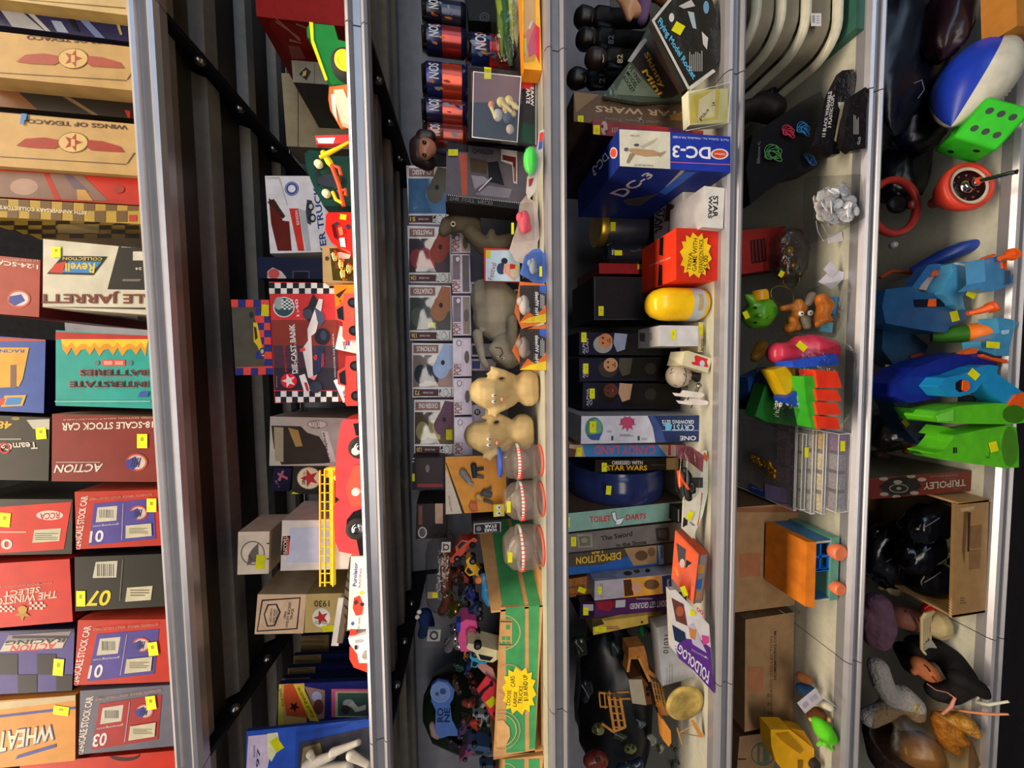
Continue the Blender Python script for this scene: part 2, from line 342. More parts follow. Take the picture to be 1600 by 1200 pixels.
# ================================================================ top shelf: die-cast cartons
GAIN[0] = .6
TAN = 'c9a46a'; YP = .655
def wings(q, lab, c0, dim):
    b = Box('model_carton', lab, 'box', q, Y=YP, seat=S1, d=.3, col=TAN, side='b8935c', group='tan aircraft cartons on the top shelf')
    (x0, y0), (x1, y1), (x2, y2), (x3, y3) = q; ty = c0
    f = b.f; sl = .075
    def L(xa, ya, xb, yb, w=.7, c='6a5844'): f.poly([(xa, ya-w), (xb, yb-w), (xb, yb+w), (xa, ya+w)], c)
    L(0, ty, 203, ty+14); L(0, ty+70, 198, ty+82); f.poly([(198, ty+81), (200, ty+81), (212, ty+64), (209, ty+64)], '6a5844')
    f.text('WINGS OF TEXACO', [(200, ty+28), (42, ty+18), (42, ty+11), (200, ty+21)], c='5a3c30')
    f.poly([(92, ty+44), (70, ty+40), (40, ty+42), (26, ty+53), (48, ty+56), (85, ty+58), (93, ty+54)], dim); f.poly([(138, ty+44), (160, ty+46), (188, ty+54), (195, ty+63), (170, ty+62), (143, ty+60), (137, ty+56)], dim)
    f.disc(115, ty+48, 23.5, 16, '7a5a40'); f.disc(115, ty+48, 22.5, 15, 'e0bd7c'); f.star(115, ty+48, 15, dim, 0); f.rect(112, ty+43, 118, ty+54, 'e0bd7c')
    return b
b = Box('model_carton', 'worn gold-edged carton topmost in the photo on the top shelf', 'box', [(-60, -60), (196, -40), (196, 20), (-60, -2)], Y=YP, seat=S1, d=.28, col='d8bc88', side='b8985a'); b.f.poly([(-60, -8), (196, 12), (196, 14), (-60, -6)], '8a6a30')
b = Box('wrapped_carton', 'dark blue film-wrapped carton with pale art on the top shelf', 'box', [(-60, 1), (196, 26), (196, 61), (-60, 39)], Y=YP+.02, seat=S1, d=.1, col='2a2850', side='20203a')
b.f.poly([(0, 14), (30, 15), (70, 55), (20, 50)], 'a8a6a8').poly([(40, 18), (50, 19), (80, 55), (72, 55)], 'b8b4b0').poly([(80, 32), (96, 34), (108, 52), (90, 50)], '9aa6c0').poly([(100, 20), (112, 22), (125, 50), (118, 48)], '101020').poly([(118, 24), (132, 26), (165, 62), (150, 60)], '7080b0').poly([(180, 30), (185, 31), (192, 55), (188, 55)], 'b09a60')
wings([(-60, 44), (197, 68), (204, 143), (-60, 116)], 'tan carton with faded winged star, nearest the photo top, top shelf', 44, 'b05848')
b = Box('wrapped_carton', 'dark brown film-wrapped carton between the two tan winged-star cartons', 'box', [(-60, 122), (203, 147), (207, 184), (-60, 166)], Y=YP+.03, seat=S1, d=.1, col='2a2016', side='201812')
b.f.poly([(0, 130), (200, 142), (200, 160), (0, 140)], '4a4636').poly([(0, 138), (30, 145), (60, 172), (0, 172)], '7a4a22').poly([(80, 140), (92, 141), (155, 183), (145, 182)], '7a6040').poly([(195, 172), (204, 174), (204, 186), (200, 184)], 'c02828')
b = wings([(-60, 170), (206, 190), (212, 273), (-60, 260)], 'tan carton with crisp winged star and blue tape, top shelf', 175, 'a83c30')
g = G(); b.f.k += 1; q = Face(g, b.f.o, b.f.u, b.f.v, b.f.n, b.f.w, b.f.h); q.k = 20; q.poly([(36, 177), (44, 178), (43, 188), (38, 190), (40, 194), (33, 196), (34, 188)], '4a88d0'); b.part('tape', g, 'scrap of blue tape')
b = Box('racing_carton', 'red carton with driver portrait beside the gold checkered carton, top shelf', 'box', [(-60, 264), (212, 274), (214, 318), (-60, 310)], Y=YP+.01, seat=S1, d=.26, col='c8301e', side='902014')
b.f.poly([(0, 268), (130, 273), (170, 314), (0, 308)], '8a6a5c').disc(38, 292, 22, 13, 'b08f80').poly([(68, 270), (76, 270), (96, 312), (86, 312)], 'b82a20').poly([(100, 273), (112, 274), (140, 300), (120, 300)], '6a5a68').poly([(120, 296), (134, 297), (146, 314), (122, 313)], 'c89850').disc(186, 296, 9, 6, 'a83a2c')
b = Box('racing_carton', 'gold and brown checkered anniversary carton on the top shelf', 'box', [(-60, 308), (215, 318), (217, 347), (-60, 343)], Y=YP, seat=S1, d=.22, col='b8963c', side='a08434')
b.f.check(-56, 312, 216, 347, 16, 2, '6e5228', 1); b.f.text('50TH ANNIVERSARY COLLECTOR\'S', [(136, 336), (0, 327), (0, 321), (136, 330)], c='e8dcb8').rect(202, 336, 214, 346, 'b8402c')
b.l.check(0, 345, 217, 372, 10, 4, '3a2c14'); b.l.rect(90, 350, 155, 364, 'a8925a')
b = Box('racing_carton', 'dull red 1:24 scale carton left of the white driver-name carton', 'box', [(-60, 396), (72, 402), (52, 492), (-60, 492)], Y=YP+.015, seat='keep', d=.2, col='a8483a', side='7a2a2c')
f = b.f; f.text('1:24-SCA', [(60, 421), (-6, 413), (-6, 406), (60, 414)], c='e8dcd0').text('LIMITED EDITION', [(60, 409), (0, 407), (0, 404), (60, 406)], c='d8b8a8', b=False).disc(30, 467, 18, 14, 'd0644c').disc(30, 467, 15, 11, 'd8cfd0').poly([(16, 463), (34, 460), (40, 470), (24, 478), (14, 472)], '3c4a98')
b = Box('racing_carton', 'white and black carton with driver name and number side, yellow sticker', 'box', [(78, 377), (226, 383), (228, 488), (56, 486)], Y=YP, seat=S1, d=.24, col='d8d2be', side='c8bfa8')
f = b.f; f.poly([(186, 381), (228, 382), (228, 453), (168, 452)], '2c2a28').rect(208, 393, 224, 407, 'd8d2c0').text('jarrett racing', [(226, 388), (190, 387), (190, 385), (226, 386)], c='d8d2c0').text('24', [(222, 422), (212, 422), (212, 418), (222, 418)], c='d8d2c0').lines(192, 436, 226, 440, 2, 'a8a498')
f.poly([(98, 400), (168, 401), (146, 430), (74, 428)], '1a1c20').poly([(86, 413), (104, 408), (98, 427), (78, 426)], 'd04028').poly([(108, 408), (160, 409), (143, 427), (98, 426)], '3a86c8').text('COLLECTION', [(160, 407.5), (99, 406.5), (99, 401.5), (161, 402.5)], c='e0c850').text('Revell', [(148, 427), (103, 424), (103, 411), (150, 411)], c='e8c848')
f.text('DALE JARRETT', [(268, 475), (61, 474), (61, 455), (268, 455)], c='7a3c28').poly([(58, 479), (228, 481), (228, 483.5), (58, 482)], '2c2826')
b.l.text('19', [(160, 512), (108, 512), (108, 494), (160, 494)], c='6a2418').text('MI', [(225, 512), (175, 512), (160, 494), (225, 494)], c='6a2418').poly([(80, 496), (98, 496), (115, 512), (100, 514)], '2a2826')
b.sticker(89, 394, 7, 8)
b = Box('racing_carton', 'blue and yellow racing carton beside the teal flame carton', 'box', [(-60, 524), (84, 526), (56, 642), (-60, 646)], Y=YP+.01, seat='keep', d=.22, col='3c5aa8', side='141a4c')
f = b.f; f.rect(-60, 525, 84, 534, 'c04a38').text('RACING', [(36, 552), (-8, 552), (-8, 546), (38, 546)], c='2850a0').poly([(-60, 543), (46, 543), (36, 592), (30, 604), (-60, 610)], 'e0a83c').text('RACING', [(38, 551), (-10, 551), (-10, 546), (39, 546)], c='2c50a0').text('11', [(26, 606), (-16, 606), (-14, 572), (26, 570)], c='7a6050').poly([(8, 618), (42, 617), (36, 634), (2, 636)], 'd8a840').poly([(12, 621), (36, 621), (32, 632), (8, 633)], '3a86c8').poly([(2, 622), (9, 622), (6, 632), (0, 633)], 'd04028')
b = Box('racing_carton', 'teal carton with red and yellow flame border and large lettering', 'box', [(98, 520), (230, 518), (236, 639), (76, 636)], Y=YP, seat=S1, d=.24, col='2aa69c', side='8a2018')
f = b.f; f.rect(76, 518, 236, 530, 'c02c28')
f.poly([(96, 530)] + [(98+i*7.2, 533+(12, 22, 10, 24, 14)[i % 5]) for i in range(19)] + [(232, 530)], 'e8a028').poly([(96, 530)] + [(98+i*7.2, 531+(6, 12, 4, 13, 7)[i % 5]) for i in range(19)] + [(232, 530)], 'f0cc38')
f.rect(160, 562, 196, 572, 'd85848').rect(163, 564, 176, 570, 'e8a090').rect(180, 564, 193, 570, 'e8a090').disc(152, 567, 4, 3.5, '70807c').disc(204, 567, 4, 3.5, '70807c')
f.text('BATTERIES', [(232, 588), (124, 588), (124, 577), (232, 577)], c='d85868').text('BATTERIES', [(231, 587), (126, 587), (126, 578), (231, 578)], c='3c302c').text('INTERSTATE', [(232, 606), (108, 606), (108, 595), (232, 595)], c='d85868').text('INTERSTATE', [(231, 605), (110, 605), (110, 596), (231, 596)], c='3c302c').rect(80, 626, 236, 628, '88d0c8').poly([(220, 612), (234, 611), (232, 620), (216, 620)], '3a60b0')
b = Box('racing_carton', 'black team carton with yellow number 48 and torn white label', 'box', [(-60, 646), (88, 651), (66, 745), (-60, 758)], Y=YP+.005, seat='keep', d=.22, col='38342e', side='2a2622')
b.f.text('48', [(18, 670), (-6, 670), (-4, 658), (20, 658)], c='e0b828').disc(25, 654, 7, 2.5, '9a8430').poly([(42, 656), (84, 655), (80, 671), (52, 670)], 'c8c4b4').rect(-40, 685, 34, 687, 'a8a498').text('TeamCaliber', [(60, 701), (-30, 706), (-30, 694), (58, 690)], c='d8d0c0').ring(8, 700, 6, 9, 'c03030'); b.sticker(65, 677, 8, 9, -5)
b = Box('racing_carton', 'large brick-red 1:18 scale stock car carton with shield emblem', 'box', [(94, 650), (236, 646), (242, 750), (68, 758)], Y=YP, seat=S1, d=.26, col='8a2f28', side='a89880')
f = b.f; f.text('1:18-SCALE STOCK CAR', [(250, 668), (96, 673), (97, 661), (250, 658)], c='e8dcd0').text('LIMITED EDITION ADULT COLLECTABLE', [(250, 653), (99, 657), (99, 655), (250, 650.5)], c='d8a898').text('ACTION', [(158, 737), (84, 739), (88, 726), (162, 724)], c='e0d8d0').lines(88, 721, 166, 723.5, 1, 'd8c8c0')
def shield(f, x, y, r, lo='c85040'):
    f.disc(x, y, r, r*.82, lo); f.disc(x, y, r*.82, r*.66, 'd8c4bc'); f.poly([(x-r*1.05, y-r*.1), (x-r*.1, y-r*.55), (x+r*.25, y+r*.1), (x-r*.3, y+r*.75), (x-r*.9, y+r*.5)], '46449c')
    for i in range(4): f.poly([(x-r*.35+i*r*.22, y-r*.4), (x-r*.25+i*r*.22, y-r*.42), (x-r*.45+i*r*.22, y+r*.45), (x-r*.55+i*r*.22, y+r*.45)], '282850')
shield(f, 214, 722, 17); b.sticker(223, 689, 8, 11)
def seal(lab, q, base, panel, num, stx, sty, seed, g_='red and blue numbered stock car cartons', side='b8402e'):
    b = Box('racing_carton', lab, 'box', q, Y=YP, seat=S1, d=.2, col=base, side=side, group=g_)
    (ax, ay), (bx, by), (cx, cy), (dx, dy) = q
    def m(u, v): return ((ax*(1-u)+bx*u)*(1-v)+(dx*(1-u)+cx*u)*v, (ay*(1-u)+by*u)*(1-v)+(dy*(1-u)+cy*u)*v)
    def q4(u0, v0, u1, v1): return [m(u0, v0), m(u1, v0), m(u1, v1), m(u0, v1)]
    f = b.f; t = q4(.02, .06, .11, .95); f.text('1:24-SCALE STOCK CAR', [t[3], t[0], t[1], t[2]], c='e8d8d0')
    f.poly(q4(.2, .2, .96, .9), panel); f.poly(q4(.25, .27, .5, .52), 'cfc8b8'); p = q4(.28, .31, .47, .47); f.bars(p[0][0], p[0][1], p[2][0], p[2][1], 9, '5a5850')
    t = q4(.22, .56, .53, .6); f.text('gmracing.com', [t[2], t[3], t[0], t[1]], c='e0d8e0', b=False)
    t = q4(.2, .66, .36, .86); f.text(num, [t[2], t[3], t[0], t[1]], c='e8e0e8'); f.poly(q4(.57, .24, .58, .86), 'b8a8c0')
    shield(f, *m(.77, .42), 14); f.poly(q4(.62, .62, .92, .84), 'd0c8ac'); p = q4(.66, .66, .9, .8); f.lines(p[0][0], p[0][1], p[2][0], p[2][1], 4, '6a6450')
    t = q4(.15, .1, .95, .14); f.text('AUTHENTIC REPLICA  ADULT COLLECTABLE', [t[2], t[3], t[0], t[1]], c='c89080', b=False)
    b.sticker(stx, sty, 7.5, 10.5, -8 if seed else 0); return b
seal('red carton with blue panel numbered 01, just below the brick-red carton in the photo', [(126, 770), (244, 761), (250, 850), (110, 864)], 'c0301f', '50449a', '01', 238, 789, 0)
b = Box('racing_carton', 'black-edged red carton with white oval badge and number 03', 'box', [(-60, 786), (122, 771), (104, 864), (-60, 873)], Y=YP+.01, seat='keep', d=.2, col='34302c', side='28241f')
b.f.poly([(-60, 796), (112, 784), (100, 858), (-60, 868)], 'd02c20').disc(78, 805, 21, 7.5, 'd8ccc0').text('RCCA', [(93, 810), (62, 812), (63, 802), (94, 800)], c='c03028').poly([(54, 828), (96, 825), (93, 845), (51, 848)], 'c8c4a8').lines(55, 832, 92, 844, 4, '6a6858').text('03', [(20, 858), (-14, 858), (-14, 842), (20, 842)], c='e0d0c8').rect(-50, 830, 42, 832, 'e0b0a0'); b.sticker(8, 812, 9, 11, 5)
b = Box('racing_carton', 'bright red carton with checkered flags and select lettering', 'box', [(-60, 886), (114, 868), (108, 967), (-60, 994)], Y=YP+.005, seat='keep', d=.2, col='cc2a20', side='8a1a14')
f = b.f; f.text('THE WINSTON', [(89, 934), (-20, 948), (-20, 936), (91, 922)], c='e0c8b8').text('SELECT', [(62, 925), (6, 933), (6, 924), (64, 916)], c='e0c8b8').text('CHAMPION SHOOTOUT', [(82, 912), (0, 918), (0, 915), (82, 909)], c='d89888', b=False).check(0, 946, 24, 956, 6, 3, 'd8ccc0').check(46, 940, 72, 952, 6, 3, 'd8ccc0').star(36, 958, 13, 'b0862c', 20).disc(36, 952, 7, 6, 'c89c38')
b = Box('racing_carton', 'black carton with yellow number 07 and barcode', 'box', [(124, 871), (249, 862), (254, 946), (110, 960)], Y=YP, seat=S1, d=.2, col='26241f', side='15151c')
f = b.f; f.poly([(150, 878), (184, 876), (182, 902), (145, 903)], 'c8c4b4'); f.bars(152, 881, 180, 900, 9, '5a5850'); f.text('07', [(170, 946), (134, 947), (140, 923), (176, 921)], c='e8d028').poly([(199, 918), (239, 915), (236, 937), (196, 940)], 'd0c8ac').lines(204, 920, 234, 932, 3, '6a6450').poly([(192, 874), (193, 874), (188, 938), (187, 938)], '8a8478'); b.sticker(127, 935, 7, 12)
b = Box('racing_carton', 'purple and black checkered carton with red racing lettering', 'box', [(-60, 990), (124, 977), (106, 1078), (-60, 1092)], Y=YP+.008, seat='keep', d=.2, col='4a4088', side='201c38')
b.f.rect(-60, 975, 124, 988, '2a2430').check(-62, 1022, 118, 1086, 6, 2, '201a24').poly([(14, 992), (112, 986), (98, 1012), (0, 1018)], '8a8084').poly([(8, 1004), (102, 998), (98, 1012), (0, 1018)], 'c8bfb0').text('ACTION', [(86, 1014), (15, 1019), (20, 1008), (90, 1003)], c='d02828').text('RACING', [(100, 1003), (8, 1008), (10, 1001), (104, 996)], c='28242c').rect(20, 993, 106, 997, '2c2830'); b.sticker(92, 1042, 8, 13, 5)
seal('red carton with blue panel numbered 01, one carton below the black 07 carton', [(131, 972), (256, 962), (246, 1062), (106, 1078)], 'c4301f', '50449a', '01', 240, 1013, 1)
b = Box('cereal_carton', 'orange cereal-branded model carton with white lettering', 'box', [(-60, 1102), (126, 1080), (110, 1186), (-60, 1212)], Y=YP+.005, seat='keep', d=.2, col='d8923c', side='b8763a')
f = b.f; f.poly([(-60, 1102), (126, 1080), (124, 1094), (-60, 1116)], 'c8b48c').poly([(-60, 1124), (118, 1104), (117, 1107.5), (-60, 1128)], '3048a0').text('WHEATIES', [(86, 1156), (-36, 1186), (-30, 1146), (88, 1130)], c='3a4490').text('WHEATIES', [(84, 1155), (-36, 1184), (-31, 1147), (86, 1132)], c='e8dcc0').poly([(28, 1180), (88, 1162), (88, 1167), (24, 1186)], '3048a0'); b.sticker(96, 1110, 12, 7, 8)
seal('faded slate carton with red panel numbered 03, lowest numbered carton in the photo', [(134, 1083), (260, 1064), (252, 1164), (114, 1186)], '6a6878', 'a82c30', '03', 237, 1097, 1, side='504858')
b = Box('racing_carton', 'plain bright red carton at the bottom edge of the photo, top shelf', 'box', [(30, 1196), (266, 1168), (272, 1290), (30, 1290)], Y=YP+.01, seat=S1, d=.2, col='c83020', side='a02418'); b.f.disc(195, 1180, 24, 9, '3a1410').disc(197, 1176, 22, 7, 'c83020')
# ================================================================ second shelf: toy trucks and boxes
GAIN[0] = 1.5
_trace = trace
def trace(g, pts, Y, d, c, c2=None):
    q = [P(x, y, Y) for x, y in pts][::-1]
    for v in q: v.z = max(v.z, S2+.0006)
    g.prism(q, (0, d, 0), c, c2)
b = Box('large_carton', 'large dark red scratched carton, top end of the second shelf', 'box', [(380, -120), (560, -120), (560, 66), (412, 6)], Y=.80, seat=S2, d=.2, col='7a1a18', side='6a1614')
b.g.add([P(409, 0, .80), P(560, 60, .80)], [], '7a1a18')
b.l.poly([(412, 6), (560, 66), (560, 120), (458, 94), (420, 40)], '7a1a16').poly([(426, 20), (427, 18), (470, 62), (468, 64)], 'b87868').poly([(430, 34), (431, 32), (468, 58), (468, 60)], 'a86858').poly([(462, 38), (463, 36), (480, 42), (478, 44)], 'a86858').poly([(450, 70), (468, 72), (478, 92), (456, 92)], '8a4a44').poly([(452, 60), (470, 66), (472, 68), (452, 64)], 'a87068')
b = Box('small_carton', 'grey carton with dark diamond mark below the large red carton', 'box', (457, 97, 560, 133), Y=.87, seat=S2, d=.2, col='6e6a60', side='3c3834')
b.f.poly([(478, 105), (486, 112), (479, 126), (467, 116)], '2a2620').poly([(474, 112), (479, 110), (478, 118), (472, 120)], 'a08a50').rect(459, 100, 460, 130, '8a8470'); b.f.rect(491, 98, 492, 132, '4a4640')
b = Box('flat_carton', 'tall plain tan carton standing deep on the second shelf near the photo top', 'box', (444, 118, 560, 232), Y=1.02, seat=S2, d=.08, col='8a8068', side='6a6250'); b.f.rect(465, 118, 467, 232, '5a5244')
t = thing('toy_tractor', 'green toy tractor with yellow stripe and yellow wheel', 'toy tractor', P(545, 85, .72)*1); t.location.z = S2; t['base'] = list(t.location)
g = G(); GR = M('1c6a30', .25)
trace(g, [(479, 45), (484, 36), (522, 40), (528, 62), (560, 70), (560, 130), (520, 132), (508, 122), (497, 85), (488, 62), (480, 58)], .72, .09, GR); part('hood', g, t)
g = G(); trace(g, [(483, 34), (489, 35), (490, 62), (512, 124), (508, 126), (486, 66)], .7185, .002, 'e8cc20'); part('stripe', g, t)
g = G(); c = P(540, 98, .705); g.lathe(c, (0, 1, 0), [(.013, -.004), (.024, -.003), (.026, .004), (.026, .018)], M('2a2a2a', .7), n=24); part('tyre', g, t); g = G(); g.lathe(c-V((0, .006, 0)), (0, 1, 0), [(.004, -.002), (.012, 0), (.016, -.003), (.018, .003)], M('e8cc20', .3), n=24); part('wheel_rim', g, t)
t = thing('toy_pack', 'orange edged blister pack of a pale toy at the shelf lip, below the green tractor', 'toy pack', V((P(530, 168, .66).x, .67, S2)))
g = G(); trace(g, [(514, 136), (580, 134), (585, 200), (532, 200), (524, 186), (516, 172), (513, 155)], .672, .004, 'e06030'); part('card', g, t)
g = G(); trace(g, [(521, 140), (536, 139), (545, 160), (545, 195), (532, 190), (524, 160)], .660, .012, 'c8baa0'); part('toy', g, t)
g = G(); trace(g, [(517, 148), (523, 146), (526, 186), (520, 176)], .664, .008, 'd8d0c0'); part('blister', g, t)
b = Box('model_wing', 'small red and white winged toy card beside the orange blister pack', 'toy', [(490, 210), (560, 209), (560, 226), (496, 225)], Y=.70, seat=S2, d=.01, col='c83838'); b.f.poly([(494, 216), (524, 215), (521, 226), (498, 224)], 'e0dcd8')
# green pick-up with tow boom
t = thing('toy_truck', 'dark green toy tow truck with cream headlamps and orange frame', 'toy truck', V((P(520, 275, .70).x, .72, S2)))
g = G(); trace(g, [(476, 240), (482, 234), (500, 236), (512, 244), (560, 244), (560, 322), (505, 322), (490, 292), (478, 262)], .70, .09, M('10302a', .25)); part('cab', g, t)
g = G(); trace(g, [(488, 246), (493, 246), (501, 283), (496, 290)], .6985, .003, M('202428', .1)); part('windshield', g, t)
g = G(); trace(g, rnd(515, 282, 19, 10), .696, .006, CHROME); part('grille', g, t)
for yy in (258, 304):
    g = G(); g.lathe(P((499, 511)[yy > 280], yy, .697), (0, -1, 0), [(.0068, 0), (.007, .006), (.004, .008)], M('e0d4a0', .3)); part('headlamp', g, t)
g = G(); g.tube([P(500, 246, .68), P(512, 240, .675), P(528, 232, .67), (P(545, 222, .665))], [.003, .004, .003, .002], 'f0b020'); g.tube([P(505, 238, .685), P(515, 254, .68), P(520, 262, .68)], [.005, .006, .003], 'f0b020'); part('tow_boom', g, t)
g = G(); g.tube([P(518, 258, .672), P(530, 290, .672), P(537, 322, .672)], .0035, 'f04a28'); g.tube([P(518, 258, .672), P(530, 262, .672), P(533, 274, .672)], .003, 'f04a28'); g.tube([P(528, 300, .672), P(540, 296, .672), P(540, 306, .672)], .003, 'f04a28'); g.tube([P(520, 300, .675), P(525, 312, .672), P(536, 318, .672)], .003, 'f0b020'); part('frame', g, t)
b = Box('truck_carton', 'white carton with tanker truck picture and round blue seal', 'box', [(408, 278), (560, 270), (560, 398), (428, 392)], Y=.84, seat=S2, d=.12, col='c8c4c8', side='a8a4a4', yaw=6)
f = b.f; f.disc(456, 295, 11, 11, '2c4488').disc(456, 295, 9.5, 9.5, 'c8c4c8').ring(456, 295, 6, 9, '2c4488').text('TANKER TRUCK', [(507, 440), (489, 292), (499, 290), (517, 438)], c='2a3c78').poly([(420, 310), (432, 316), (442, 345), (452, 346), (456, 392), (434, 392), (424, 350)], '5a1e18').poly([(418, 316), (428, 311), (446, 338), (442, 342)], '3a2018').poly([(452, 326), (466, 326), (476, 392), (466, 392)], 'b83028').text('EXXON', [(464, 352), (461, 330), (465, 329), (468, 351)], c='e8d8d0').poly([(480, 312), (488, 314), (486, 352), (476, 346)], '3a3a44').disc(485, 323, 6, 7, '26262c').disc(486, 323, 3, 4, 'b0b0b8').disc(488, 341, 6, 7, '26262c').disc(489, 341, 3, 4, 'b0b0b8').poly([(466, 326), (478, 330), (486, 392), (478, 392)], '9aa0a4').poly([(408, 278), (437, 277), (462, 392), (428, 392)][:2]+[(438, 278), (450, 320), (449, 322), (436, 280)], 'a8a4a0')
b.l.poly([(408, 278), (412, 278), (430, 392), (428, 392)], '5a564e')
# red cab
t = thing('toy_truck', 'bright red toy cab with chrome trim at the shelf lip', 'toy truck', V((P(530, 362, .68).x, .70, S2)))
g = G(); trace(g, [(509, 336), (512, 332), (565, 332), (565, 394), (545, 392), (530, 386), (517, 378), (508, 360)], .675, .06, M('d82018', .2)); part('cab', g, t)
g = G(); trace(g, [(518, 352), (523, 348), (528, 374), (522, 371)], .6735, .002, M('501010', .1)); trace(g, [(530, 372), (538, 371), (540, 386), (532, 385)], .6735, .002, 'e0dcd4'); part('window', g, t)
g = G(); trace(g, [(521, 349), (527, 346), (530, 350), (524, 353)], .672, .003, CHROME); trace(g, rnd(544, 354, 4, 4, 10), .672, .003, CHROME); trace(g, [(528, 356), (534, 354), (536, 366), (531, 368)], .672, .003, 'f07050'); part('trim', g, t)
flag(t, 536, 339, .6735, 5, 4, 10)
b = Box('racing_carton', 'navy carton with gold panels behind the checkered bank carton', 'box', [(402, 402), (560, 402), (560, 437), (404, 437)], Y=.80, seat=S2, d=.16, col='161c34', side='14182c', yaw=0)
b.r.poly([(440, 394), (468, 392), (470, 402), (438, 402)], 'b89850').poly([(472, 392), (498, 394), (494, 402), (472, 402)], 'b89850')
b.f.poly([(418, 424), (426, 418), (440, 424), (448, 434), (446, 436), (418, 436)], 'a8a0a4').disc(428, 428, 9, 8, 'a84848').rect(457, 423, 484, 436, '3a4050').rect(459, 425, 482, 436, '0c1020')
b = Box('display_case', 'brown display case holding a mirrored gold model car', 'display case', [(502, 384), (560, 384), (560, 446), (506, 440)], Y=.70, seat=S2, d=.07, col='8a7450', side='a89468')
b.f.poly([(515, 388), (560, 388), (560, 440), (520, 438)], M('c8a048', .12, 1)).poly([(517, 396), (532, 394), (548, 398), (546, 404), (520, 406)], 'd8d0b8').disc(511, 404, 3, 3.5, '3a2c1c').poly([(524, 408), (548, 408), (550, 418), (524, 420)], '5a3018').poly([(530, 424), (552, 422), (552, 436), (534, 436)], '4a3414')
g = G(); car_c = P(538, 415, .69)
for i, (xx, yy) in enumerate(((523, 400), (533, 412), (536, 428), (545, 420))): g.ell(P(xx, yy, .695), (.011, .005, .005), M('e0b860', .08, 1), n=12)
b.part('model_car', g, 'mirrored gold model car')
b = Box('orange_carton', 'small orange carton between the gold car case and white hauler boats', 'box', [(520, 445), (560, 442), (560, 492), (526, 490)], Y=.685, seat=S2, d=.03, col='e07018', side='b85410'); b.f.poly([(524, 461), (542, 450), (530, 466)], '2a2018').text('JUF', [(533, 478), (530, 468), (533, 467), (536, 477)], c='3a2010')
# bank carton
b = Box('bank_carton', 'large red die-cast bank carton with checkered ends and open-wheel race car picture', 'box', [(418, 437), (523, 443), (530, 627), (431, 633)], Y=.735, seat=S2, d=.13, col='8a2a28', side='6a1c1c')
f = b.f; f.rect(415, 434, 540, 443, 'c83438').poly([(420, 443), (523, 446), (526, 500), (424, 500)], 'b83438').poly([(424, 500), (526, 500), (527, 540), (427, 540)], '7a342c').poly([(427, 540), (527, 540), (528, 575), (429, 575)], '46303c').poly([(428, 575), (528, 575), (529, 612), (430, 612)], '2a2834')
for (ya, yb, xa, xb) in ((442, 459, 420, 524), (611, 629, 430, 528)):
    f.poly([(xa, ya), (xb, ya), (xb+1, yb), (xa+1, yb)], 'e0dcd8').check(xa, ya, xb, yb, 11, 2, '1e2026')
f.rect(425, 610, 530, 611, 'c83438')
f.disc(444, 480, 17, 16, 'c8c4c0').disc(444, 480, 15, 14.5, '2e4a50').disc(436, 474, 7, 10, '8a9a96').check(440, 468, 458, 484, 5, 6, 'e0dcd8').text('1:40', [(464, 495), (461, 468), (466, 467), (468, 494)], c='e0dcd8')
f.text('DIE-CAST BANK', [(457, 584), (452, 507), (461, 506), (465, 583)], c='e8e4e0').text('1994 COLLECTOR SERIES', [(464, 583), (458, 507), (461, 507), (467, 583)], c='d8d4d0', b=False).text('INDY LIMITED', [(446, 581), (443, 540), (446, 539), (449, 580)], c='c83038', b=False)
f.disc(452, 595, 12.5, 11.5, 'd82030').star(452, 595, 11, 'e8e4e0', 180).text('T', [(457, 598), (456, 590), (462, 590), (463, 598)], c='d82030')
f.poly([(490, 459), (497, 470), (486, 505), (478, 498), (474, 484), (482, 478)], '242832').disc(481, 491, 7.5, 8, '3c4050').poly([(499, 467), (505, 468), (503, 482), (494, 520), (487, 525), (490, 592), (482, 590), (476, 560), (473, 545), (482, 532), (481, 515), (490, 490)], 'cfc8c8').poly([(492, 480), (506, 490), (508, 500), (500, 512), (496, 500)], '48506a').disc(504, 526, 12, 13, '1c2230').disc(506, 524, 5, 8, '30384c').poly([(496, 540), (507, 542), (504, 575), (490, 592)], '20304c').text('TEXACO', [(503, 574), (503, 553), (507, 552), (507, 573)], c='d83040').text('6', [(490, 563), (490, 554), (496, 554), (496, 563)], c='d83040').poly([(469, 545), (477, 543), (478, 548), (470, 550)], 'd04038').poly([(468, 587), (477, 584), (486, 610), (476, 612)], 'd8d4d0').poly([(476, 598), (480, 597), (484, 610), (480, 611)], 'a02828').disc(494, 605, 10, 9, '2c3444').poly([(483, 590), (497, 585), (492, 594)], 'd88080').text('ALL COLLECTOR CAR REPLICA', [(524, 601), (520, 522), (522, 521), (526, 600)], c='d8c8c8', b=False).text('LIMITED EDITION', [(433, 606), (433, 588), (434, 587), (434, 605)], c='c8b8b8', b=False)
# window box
b = Box('window_carton', 'open checkered red and blue window carton with a yellow model car', 'box', [(360, 467), (420, 467), (427, 587), (369, 587)], Y=.735, seat='keep', d=.10, col='48453c', side='b83c38')
f = b.f; ck = 'c84438'; f.rect(355, 466, 425, 480, ck).check(360, 467, 420, 480, 5, 1, '2a3070', 1).poly([(369, 574), (426, 572), (428, 588), (369, 588)], ck).check(369, 575, 427, 588, 5, 1, '2a3070')
f.poly([(410, 480), (422, 480), (426, 574), (414, 574), (412, 560), (405, 520), (398, 496), (402, 488)], ck).check(400, 482, 426, 572, 2, 8, '2a3070'); f.poly([(396, 504), (402, 504), (412, 550), (413, 557), (409, 556), (402, 540), (397, 534)], 'c8a828').disc(410, 549, 4.5, 6, '3a3c40').disc(410, 549, 2.5, 3.5, 'a0a0a0').poly([(397, 510), (401, 512), (403, 528), (399, 532)], '3a2c18').disc(393, 492, 3, 5, '2a2a2a')
